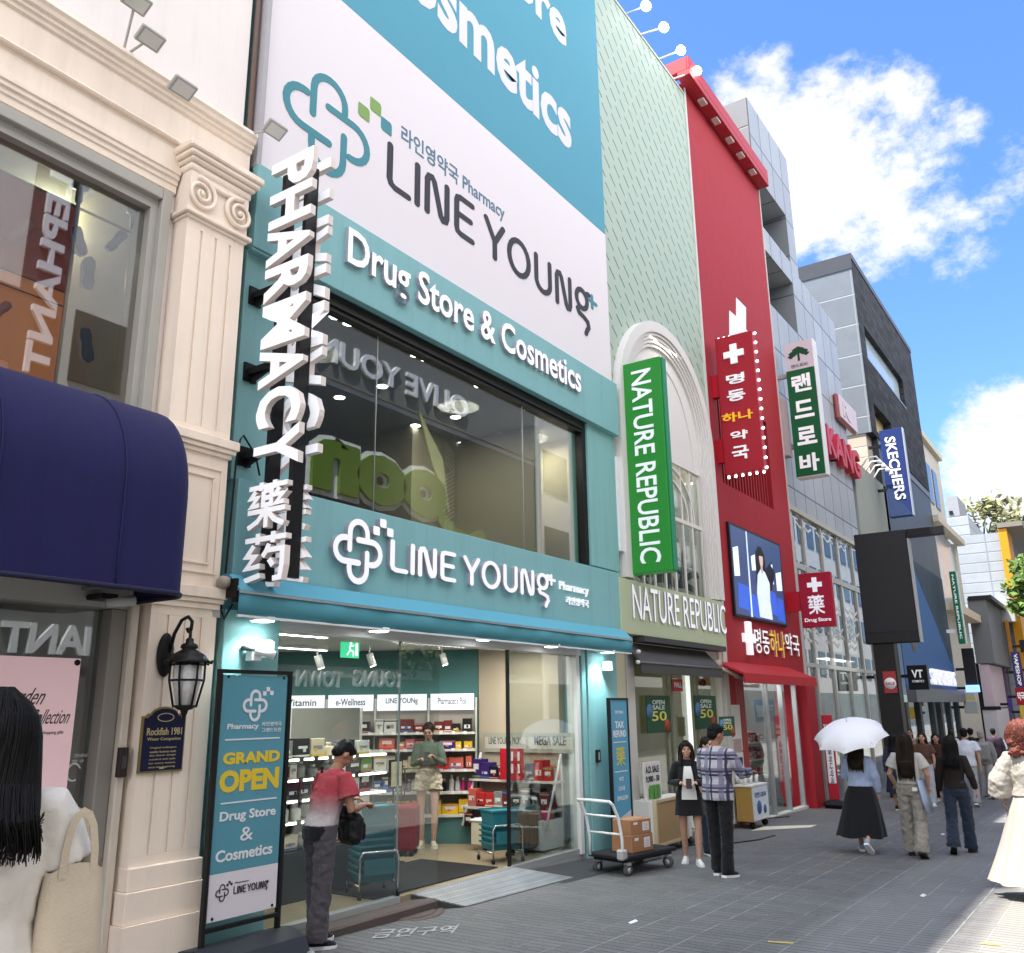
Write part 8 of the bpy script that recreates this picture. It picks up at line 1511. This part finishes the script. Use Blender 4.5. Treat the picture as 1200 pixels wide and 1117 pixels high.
        for sd in (1, -1):
            el, w = wr[sd]; st = sh[sd] + Vector((0, -.05 * sd, -.01))
            if sl == 'short': e = sh[sd] * .38 + el * .62; q.tube([st, sh[sd], (sh[sd] + e) / 2, e], [.060, .066, .064 + lo, .070 + lo * 1.3], 14)
            elif sl == 'wide': q.tube([st, sh[sd], el, (el * .4 + w * .6)], [.06, .068, .085 + lo, .105 + lo], 14)
            elif sl == 'long': q.tube([st, sh[sd], (sh[sd] + el) / 2, el, (el + w) / 2, w - (w - el).normalized() * .01], [.058, .063, .056 + lo * .6, .050 + lo * .8, .044 + lo * .6, .036 + lo * .5], 14)
        remesh(q, tp[5] if len(tp) > 5 else 'shirt', m, body, max(vox, .009), 3, tp[4] if len(tp) > 4 else .02, .075)
    # hair
    hr = P.get('hair')
    if hr:
        m, st, L = hr; q = MB(); q.smooth = True
        if st == 'short':
            q.ell(H(-.02, 0, .048), .098, .087, .088, 18, 12, RH); q.ell(H(-.055, 0, -.005), .056, .078, .07, 16, 10, RH); q.ell(H(.048, 0, .092), .038, .06, .034, 12, 8, RH); [q.tube([H(-.02 + .085 * math.cos(u) * w_, .075 * math.sin(u) * w_, .135 - .05 * w_), H(-.02 + .108 * math.cos(u) * w_, .095 * math.sin(u) * w_, .11 - .06 * w_ + rnd.uniform(-.02, .015))], [.014, .005], 5) for u, w_ in [(rnd.uniform(0, 6.28), rnd.uniform(.4, 1)) for _ in range(90)]]; remesh(q, 'hair', m, body, .006, 1, .012, .02)
        elif st == 'curly':
            for i in range(200):
                v = Vector((rnd.gauss(-.25, 1), rnd.gauss(0, 1), rnd.gauss(.2, .9))).normalized(); c = HC + Vector((-.02, 0, .015)) + Vector((v.x * .115, v.y * .135, v.z * .135)); q.ell(c, .03, .03, .03, 8, 6)
            for i in range(70): v = rnd.uniform(-1, 1); c = HC + Vector((-.09 - rnd.uniform(0, .05), v * .14, -.06 - rnd.uniform(0, .13))); q.ell(c, .036, .036, .036, 8, 6)
            remesh(q, 'hair', m, body, .009, 1, .05, .018)
            q = MB(); q.smooth = True
            for i in range(900):
                v = Vector((rnd.gauss(-.25, 1), rnd.gauss(0, 1), rnd.gauss(.1, 1))).normalized(); c = HC + Vector((-.03, 0, 0)) + Vector((v.x * .14, v.y * .16, v.z * .155)); a0 = rnd.uniform(0, 6.28); u = v.orthogonal().normalized(); w_ = v.cross(u); q.tube([c + (u * math.cos(a0 + t * 1.3) + w_ * math.sin(a0 + t * 1.3)) * (.009 + .005 * t) + v * .004 * t - Z1 * .004 * t for t in range(5)], .0022, 4, False)
            q.build('curls', m, body, local=True)
        else:
            q.ell(H(-.016, 0, .035), .104, .090, .098, 18, 12, RH)
            lo_ = tp[3] if tp else .02; xr = -(.118 * W + lo_ + .03) - .02
            if st == 'long':
                ml = min(.27, L * .8); q.loft([ring(H(-.045, 0, .03), .085, .093), ring(H(-.062, 0, -.06), .068, .098), ring(HC + Vector((-.095, 0, -.16)), .052, .108), ring(HC + Vector((xr, 0, -ml)), .036, .112), ring(HC + Vector((xr - .005, 0, -L + .05)), .030, .098), ring(HC + Vector((xr, 0, -L)), .010, .07)])
            if P.get('bangs'): q.ell(H(.055, 0, .075), .045, .066, .045, 14, 8, RH); [q.loft([ring(H(.045, .068 * sd, .05), .03, .018), ring(H(.04, .078 * sd, -.06), .028, .018), ring(HC + Vector((.045, .085 * sd, -.2)), .03, .025), ring(HC + Vector((.05, .085 * sd, -L * .8)), .012, .015)]) for sd in (1, -1)]
            if st == 'bun': q.ell(H(-.11, 0, -.02), .04, .045, .045)
            remesh(q, 'hair', m, body, .008, 3, .004, .03)
            if st == 'long' and P.get('strands', 110):
                q = MB(); q.smooth = True
                for i in range(P.get('strands', 110)):
                    a = rnd.uniform(-1.75, 1.75); ca, sa = math.cos(a), math.sin(a); k0 = rnd.uniform(.96, 1.05); jx = rnd.uniform(-.012, .012) * (2.2 if P.get('srad') else 1); ctl = [H(rnd.uniform(-.05, .03), .02 * sa, .136), H(-.016 - .108 * ca * k0, .098 * sa * k0, .05), HC + Vector((-.098 - .060 * ca, .116 * sa * k0, -.13)), HC + Vector((xr - .034 * ca + jx, .120 * sa, -.30 if L > .38 else -.22)), HC + Vector((xr - .02 * ca + jx, .108 * sa + jx, -L * (rnd.uniform(.72, 1.22) if P.get('srad') else rnd.uniform(.9, 1.1))))]; pts = []
                    for j in range(4):
                        p0, p1, p2, p3 = ctl[max(0, j - 1)], ctl[j], ctl[j + 1], ctl[min(4, j + 2)]
                        for t in ((0, .33, .66) if j < 3 else (0, .33, .66, 1)): pts.append(.5 * (2 * p1 + (p2 - p0) * t + (2 * p0 - 5 * p1 + 4 * p2 - p3) * t * t + (3 * p1 - p0 - 3 * p2 + p3) * t ** 3))
                    q.tube(pts, [P.get('srad', .0058) * (1 - .6 * j / (len(pts) - 1)) for j in range(len(pts))], 4, False)
                o = q.build('hair_strands', m, body, local=True)
    if P.get('face'):
        for sd in (1, -1): q = MB(); q.smooth = True; q.ell(H(.0865, .031 * sd, .008), .010, .014, .007, 10, 6, RH); q.ell(H(.090, .032 * sd, .034), .007, .018, .0045, 8, 6, RH); q.build('eye', EYE_M, body, local=True)
        q = MB(); q.smooth = True; q.ell(H(.0915, 0, -.057), .006, .020, .006, 10, 6, RH); q.build('lips', M('lips', (.38, .10, .09), .45), body, local=True)
    if P.get('extra'): P['extra'](body, dict(H=H, HC=HC, sh=sh, wr=wr, C=C, J=J, RH=RH, dzz=dzz))
    return body
def wpt(body, v): return body.location + Matrix.Rotation(body.rotation_euler.z, 3, 'Z') @ (Vector(v) * body.scale.x)
def ombre():
    m, nd, ln, bs, sp, mt, rg, mix, ns, bump = nodeset('ombre_polo'); z = mt('ADD', sp.outputs[2], mt('MULTIPLY', ns(5, 4), .08))
    ln(mix(rg(z, 1.05, 1.30), (.44, .39, .39), (.34, .035, .05)), bs.inputs['Base Color']); bs.inputs['Roughness'].default_value = .85; return m
def plaid():
    m, nd, ln, bs, sp, mt, rg, mix, ns, bump = nodeset('plaid_cloth'); Y, Z = sp.outputs[1], sp.outputs[2]
    def bands(v, p, w, o): f = mt('ABSOLUTE', mt('SUBTRACT', mt('FRACT', mt('DIVIDE', mt('ADD', v, o), p)), .5)); return rg(mt('MULTIPLY', f, p), w + .004, w - .004)
    base = mix(ns(9, 4), (.40, .38, .43), (.50, .48, .52)); navy_ = (.025, .025, .06); mid = (.17, .16, .24)
    for v, p, w, o, c, f in ((Z, .185, .028, .02, mid, .9), (Z, .185, .013, .075, navy_, .97), (Y, .17, .028, .03, mid, .85), (Y, .17, .012, .085, navy_, .97), (Z, .185, .012, .035, navy_, .8)): base = mix(mt('MULTIPLY', bands(v, p, w, o), f), base, c)
    ln(base, bs.inputs['Base Color']); bs.inputs['Roughness'].default_value = .85; return m
cl = lambda n, c, v=.1: M(n, c, .88, var=v, vscale=9, bump=.12, bscale=160, spec=.2, sheen=.15)
white_c = cl('cloth_white', (.70, .68, .65)); black_c = cl('cloth_black', (.010, .010, .012)); char_c = cl('cloth_charcoal', (.075, .065, .075), .25); beige_c = cl('cloth_beige_grey', (.27, .245, .21), .15); denim_c = cl('cloth_dark_denim', (.022, .032, .055), .35); blue_c = cl('cloth_pale_blue', (.33, .40, .56)); cream_c = cl('cloth_cream', (.60, .52, .40)); sage_c = cl('cloth_sage', (.11, .145, .115)); brown_c = cl('cloth_brown', (.09, .045, .03)); satin = M('satin_ivory', (.33, .30, .265), .45, var=.06, vscale=6, spec=.6)
PI = math.pi
# 1 woman at the left border, seen from behind
d = ray(-14, 950); s_ = 3.2 / math.hypot(d.x, d.y); p1 = Vector((d.x * s_, d.y * s_, gz(d.x * s_)))
w1 = person('woman with long straight black hair and white tee cut by the left border', p1, math.radians(66), 1.76, dict(top=(cl('cloth_soft_white', (.74, .69, .63)), 'short', .90, .018, .016), bottom=('trousers', denim_c, .01), hair=(HAIRB, 'long', .28), strands=1100, srad=.0038, armL=((.04, .07, -.27), (.16, .05, -.45)), armR=((.05, -.075, -.26), (.20, -.07, -.46)), head=(.12, .08)), vox=.006)
tb_ = wpt(w1, (-.03, -.24, 1.12)); tote = thing('canvas_tote_bag', 'cream canvas tote bag with black lettering hanging at the hip of the woman in white', 'bag', tb_); yw = math.radians(66 - 75); tote.rotation_euler = (0, 0, yw); tote.scale = (.92, .92, .95); canv = M('canvas_cream', (.58, .49, .37), .9, var=.1, vscale=12, bump=.25, bscale=130)
q = MB(); q.smooth = True; rr = []
for z, dx, w in ((-.44, .05, .105), (-.43, .065, .112), (-.3, .07, .115), (-.1, .055, .105), (.02, .04, .098), (.10, .03, .09)):
    rr.append([Vector((w * math.cos(a) * (abs(math.cos(a)) ** -.45 if abs(math.cos(a)) > .3 else 1.6), dx * math.sin(a) * (1 + .08 * math.sin(5 * a + z * 9)), z + .012 * math.sin(3 * a))) for a in [2 * math.pi * i / 40 + .02 for i in range(40)]])
q.loft(rr, True, False); q.build('bag_body', canv, tote, local=True)
for yy in (-.035, .035):
    q = MB(); q.smooth = False; pts = [(-.05, 0), (-.047, .08), (-.035, .15), (-.018, .185), (0, .195), (.018, .185), (.035, .15), (.047, .08), (.05, 0)]; q.stroke(pts, .024, (0, yy, .07), X1, Z1, Y1, .004, rnd=False); q.build('strap', canv, tote, local=True)
q = MB(); q.text('GEIGER', (-.11, -.081, -.20), X1 * .17, Z1 * .04, .003, .03, n=NF); q.text('PARIS', (-.07, -.081, -.245), X1 * .13, Z1 * .03, .003, .01, n=NF); q.build('print', black, tote, local=True)
# 2 man in red polo searching his bag
def m2(body, J):
    q = MB(); q.loft([ring(J['C'](z), d, w) for z, d, w in ((.84, .10, .15), (.86, .135, .185), (.95, .14, .185), (1.0, .13, .165), (1.01, .1, .14))]); remesh(q, 'dark_undershirt', black_c, body, .01, 2, .02, .06)
p2 = Vector((5.80, 5.99, gz(5.8)))
mn = person('man in red and white polo and dark cargo trousers looking down into his bag', p2, math.radians(-12), 1.69, dict(fem=False, skin=SKINT, top=(ombre(), 'short', .97, .022, .02), bottom=('trousers', char_c, .03, .035), shoe=black_c, hair=(HAIRB, 'short', 0), head=(0, .9), lean=.13, legs=((.10, .04), (-.03, .05)), armL=((.04, .09, -.27), (.24, -.08, -.22)), armR=((.02, -.08, -.27), (.24, .05, -.25)), curl=1.0, face=True, extra=m2))
bp_ = wpt(mn, (.30, -.03, .95)); bg_ = thing('black_shoulder_bag', 'black nylon crossbody bag held open by the man in the red polo', 'bag', bp_, None, mn.rotation_euler.z); q = MB(); q.box(-.075, .075, -.14, .14, -.17, .10, .05); q.box(.055, .115, -.10, .10, -.14, .02, .025); q.box(-.09, -.02, -.13, .13, .05, .17, .02); remesh(q, 'bag_body', M('nylon_black', (.010, .010, .011), .5, var=.3, bump=.2, bscale=60), bg_, .009, 2, .02, .05)
q = MB(); q.smooth = True; sl_ = Matrix.Rotation(-mn.rotation_euler.z, 3, 'Z'); q.tube([(-.03, .14, .08), (-.12, .20, .22), (-.20, .19, .42), (-.24, .12, .50)], .012, 6); q.tube([(-.03, -.14, .08), (-.16, -.16, .2)], .012, 6); q.build('strap', black, bg_, local=True)
# 3 woman in the shop
wm3 = person('woman inside the pharmacy in sage crop top and cream shorts looking at her phone', (9.95, 8.2, FZ), math.radians(215), 1.63, dict(top=(sage_c, 'long', 1.10, .008, .012), bottom=('shorts', cream_c, .02, .05), hair=(HAIRD, 'bun', .1), shoe=cream_c, head=(-.1, .35), legs=((.05, .02), (-.05, .03)), armL=((.05, .06, -.26), (.22, -.06, -.16)), armR=((.05, -.05, -.27), (.2, .05, -.2)), face=True, curl=1.1), vox=.009)
def hand_phone(body, v, label, col=black):
    p = wpt(body, v); o = MB(); o.box(-.006, .006, -.037, .037, -.07, .07, .004); ob = o.build('phone', col, None, p, local=True); ob.rotation_euler = (0, -.5, body.rotation_euler.z); tag(ob, label, 'phone'); return ob
hand_phone(wm3, (.30, 0, 1.24), 'dark phone held up by the woman inside the pharmacy')
# 4 man in plaid
pm = person('man in lavender and navy plaid shirt with black trousers beside the wooden counter', G(848, 1027), math.radians(-8), 1.80, dict(fem=False, skin=SKINT, girth=1.06, top=(plaid(), 'long', .84, .025, .022), bottom=('trousers', black_c, .015, .025), shoe=black_c, hair=(HAIRB, 'short', 0), head=(-.35, .3), legs=((.06, .02), (-.05, .02)), armL=((.10, .06, -.26), (.33, .02, -.28)), armR=((.12, -.09, -.25), (.37, -.06, -.24)), curl=.9))
# 5 woman in black and white
def white_panel(body, J):
    q = MB(); q.smooth = True; rr = [[J['C'](z) + Vector((x0 + .003 * math.sin(y * 60), y, 0)) for y in [-w + 2 * w * i / 8 for i in range(9)]] for z, x0, w in ((.90, .156, .11), (1.0, .152, .105), (1.1, .144, .09), (1.2, .152, .075), (1.3, .142, .062), (1.36, .118, .05))]; q.loft(rr, False, False); q.build('white_tee', white_c, body, local=True)
w5 = person('woman with fringe in black cardigan, white tee and short black skirt holding a phone', G(812, 1013), math.radians(206), 1.58, dict(top=(black_c, 'long', .90, .018, .015, 'cardigan'), bottom=('skirt', black_c, .68, .05, .02), hair=(HAIRD, 'long', .30), bangs=True, shoe=white_c, head=(0, .02), legs=((.16, .10), (-.14, .10)), armL=((.02, .08, -.26), (.22, -.06, -.25)), armR=((.02, -.08, -.26), (.22, .05, -.25)), face=True, curl=1.0, extra=white_panel, strands=60))
hand_phone(w5, (.31, 0, 1.125), 'dark phone held in both hands by the woman in the black cardigan')
w6 = person('woman with dark tied hair mostly hidden behind the man in plaid', G(834, 1006) + Vector((.3, .1, 0)), math.radians(250), 1.62, dict(top=(white_c, 'short', .9, .02), bottom=('trousers', denim_c, .02), hair=(HAIRD, 'bun', .1), face=True), vox=.009)
# 7 woman under the white umbrella
w7 = person('woman in pale blue shirt and long flared black skirt under a white umbrella', G(1016, 999), math.radians(4), 1.62, dict(top=(blue_c, 'long', .98, .03, .02), bottom=('skirt', black_c, .25, .19, .05, (-.03, .05)), hair=(HAIRD, 'long', .36), shoe=M('shoe_blue', (.30, .38, .48), .6), legs=((.20, .06), (-.14, .62)), armL=((.06, .06, -.25), (.2, .0, -.02)), armR=((.0, -.08, -.27), (.06, -.1, -.5))))
q = MB(); q.smooth = True
um = thing('white_umbrella', 'white folding umbrella held over the woman in the long black skirt', 'umbrella', wpt(w7, (.1, .0, 1.3))); uc = wpt(w7, (.03, .10, 1.93)); R = Matrix.Rotation(-.06, 3, 'X') @ Matrix.Rotation(-.40, 3, 'Y'); nr = 48; rr = []
for t in [i / 10 for i in range(11)]:
    r_ = .56 * math.sin(t * 1.25) / math.sin(1.25); z = -.25 * (1 - math.cos(t * 1.35)) / (1 - math.cos(1.35)); ri = []
    for i in range(nr):
        a = 2 * math.pi * i / nr; f = abs(((a / (2 * math.pi) * 8) % 1) - .5) * 2; k_ = 1 - .12 * t * (1 - f ** 2); ri.append(uc + R @ Vector((r_ * k_ * math.cos(a) if t else .004 * math.cos(a), r_ * k_ * math.sin(a) if t else .004 * math.sin(a), z + .018 * t * t * (1 - f ** 2))))
    rr.append(ri)
q.loft(rr, True, False); um_c = M('umbrella_white', (.82, .82, .86), .6, var=.03); bsn = um_c.node_tree.nodes['Principled BSDF']; q.build('canopy', um_c, um); 
q = MB(); q.smooth = True; hd_ = wpt(w7, (.22, .17, 1.36)); q.tube([uc + Z1 * .06, uc, hd_, hd_ + (hd_ - uc).normalized() * .1], .009, 8); q.build('shaft', alu, um); q = MB(); q.tube([hd_, hd_ + (hd_ - uc).normalized() * .12], .016, 8); q.build('handle', black, um)
for i in range(8): a = 2 * math.pi * i / 8; q = MB(); q.tube([uc + R @ Vector((.02 * math.cos(a), .02 * math.sin(a), -.01)), uc + R @ Vector((.3 * math.cos(a), .3 * math.sin(a), -.075)), uc + R @ Vector((.545 * math.cos(a), .545 * math.sin(a), -.20))], .004, 4); q.build('rib', alu, um)
# 8, 9, 10
def pocket(body, J):
    q = MB(); c = J['C'](.93) + Vector((-.135, -.08, 0)); q.box(c.x - .008, c.x + .004, c.y - .035, c.y + .035, c.z - .02, c.z + .03); q.build('pocket_label', white_c, body, local=True)
    q = MB(); q.smooth = True; q.loft([[J['C'](1.06) + Vector((x, y, z)) for x, y, z in ((-.14, -.12, 0), (.05, -.19, 0), (.06, -.20, .0), (-.13, -.14, .0))], [J['C'](.80) + Vector((x, y, 0)) for x, y in ((-.16, -.16), (.05, -.24), (.06, -.25), (-.15, -.18))], [J['C'](.62) + Vector((x, y, 0)) for x, y in ((-.15, -.20), (.04, -.27), (.05, -.28), (-.14, -.22))]], True, True); q.build('shirt_tail', blue_c, body, local=True)
w8 = person('woman with very long dark hair in pale top and grey beige wide trousers', G(1076, 1004), math.radians(4), 1.68, dict(top=(M('tee_greige', (.45, .43, .39), .85), 'short', 1.0, .02), bottom=('trousers', beige_c, .045, .045), hair=(HAIRD, 'long', .50), shoe=black_c, sole=black, legs=((.16, .02), (-.10, .42)), armL=((.02, .10, -.26), (.16, .05, -.42)), armR=((.02, -.10, -.26), (.16, -.06, -.44)), extra=pocket))
w9 = person('woman with black hair in fitted black long sleeved top and dark blue jeans', G(1130, 1000), math.radians(2), 1.64, dict(top=(M('knit_black', (.020, .015, .013), .85), 'long', .95, .01, .012), bottom=('trousers', denim_c, .035, .03), hair=(HAIRB, 'long', .34), shoe=black_c, sole=black, legs=((-.16, .50), (.22, .04)), armL=((.03, .06, -.27), (.10, .07, -.5)), armR=((-.04, -.08, -.26), (.08, -.11, -.45))))
d = ray(1209, 930); s_ = 11.8 / math.hypot(d.x, d.y); p10 = Vector((d.x * s_, d.y * s_, gz(d.x * s_)))
w10 = person('woman with curly auburn hair in flowing ivory satin dress at the right border', p10, math.radians(10), 1.80, dict(top=(satin, 'wide', .98, .03, .03, 'dress_top'), bottom=('skirt', satin, .16, .20, .13, (-.12, .14)), hair=(HAIRR, 'curly', .2), shoe=cream_c, legs=((.1, .05), (-.1, .3)), armL=((.03, .12, -.26), (.12, .10, -.47)), armR=((.03, -.12, -.26), (.12, -.10, -.47))))
# the crowd farther down the street
def far(label, px, py, yaw, h, P, grp=None): return person(label, G(px, py), math.radians(yaw), h, P, grp, .012)
walk = dict(legs=((.16, .06), (-.14, .3)))
far('woman in navy skirt half hidden behind the woman in grey beige trousers', 1056, 950, 8, 1.60, dict(top=(M('top_navy', (.03, .035, .06), .9), 'long', .98, .02), bottom=('skirt', M('skirt_navy', (.02, .022, .04), .9), .40, .10), hair=(HAIRB, 'long', .3), strands=30, **walk))
far('woman in brown top and pale jeans walking towards the camera', 1090, 944, 188, 1.63, dict(top=(brown_c, 'short', .96, .015), bottom=('trousers', M('jeans_pale', (.40, .42, .46), .9), .03), hair=(HAIRD, 'long', .3), face=True, shoe=white_c, strands=30, **walk))
far('woman with long hair in dark brown knit facing the camera between the walkers', 1106, 940, 190, 1.60, dict(top=(M('knit_umber', (.05, .022, .015), .9), 'long', .9, .02), bottom=('trousers', black_c, .03), hair=(HAIRB, 'long', .35), face=True, shoe=white_c, strands=30, **walk))
far('woman with dark hair facing the camera in front of the mint lit window', 1074, 928, 195, 1.70, dict(top=(M('top_tan', (.28, .19, .13), .9), 'short', .95, .02), bottom=('trousers', black_c, .03), hair=(HAIRD, 'long', .25), face=True, strands=0))
far('person in pale blue white shirt behind the woman in the black top', 1141, 945, 5, 1.72, dict(fem=False, top=(M('shirt_ice', (.55, .58, .66), .9), 'short', .88, .03), bottom=('trousers', M('trouser_grey', (.30, .31, .33), .9), .03), hair=(HAIRB, 'short', 0), **walk))
def backpack(body, J):
    q = MB(); c = J['C'](1.2) + Vector((-.17, 0, 0)); q.box(c.x - .09, c.x + .08, c.y - .17, c.y + .17, c.z - .25, c.z + .2, .05); remesh(q, 'backpack', M('pack_grey', (.17, .175, .17), .85), body, .014, 2, .02, .06)
far('walker in grey jacket and cap with grey backpack and loose grey trousers', 1160, 936, 2, 1.66, dict(fem=False, top=(M('jacket_grey', (.22, .225, .22), .9), 'long', .86, .03), bottom=('trousers', M('trouser_pale', (.33, .33, .33), .9), .06), hair=(M('cap_grey_cloth', (.28, .27, .25), .9), 'short', 0), extra=backpack, **walk))
far('person in black tee in the distance left of the grey backpack', 1146, 922, 10, 1.70, dict(fem=False, top=(black_c, 'short', .9, .02), bottom=('trousers', char_c, .03), hair=(HAIRB, 'short', 0), **walk))
far('person in dark coat far off behind the auburn hair', 1172, 915, 5, 1.68, dict(fem=False, top=(M('coat_plum', (.06, .04, .06), .9), 'long', .8, .03), bottom=('trousers', black_c, .03), hair=(HAIRB, 'short', 0), **walk))
far('distant walker in cream shirt near the shoe shop', 1122, 918, 5, 1.64, dict(top=(cream_c, 'short', .9, .02), bottom=('trousers', denim_c, .03), hair=(HAIRD, 'long', .25), strands=0, **walk))
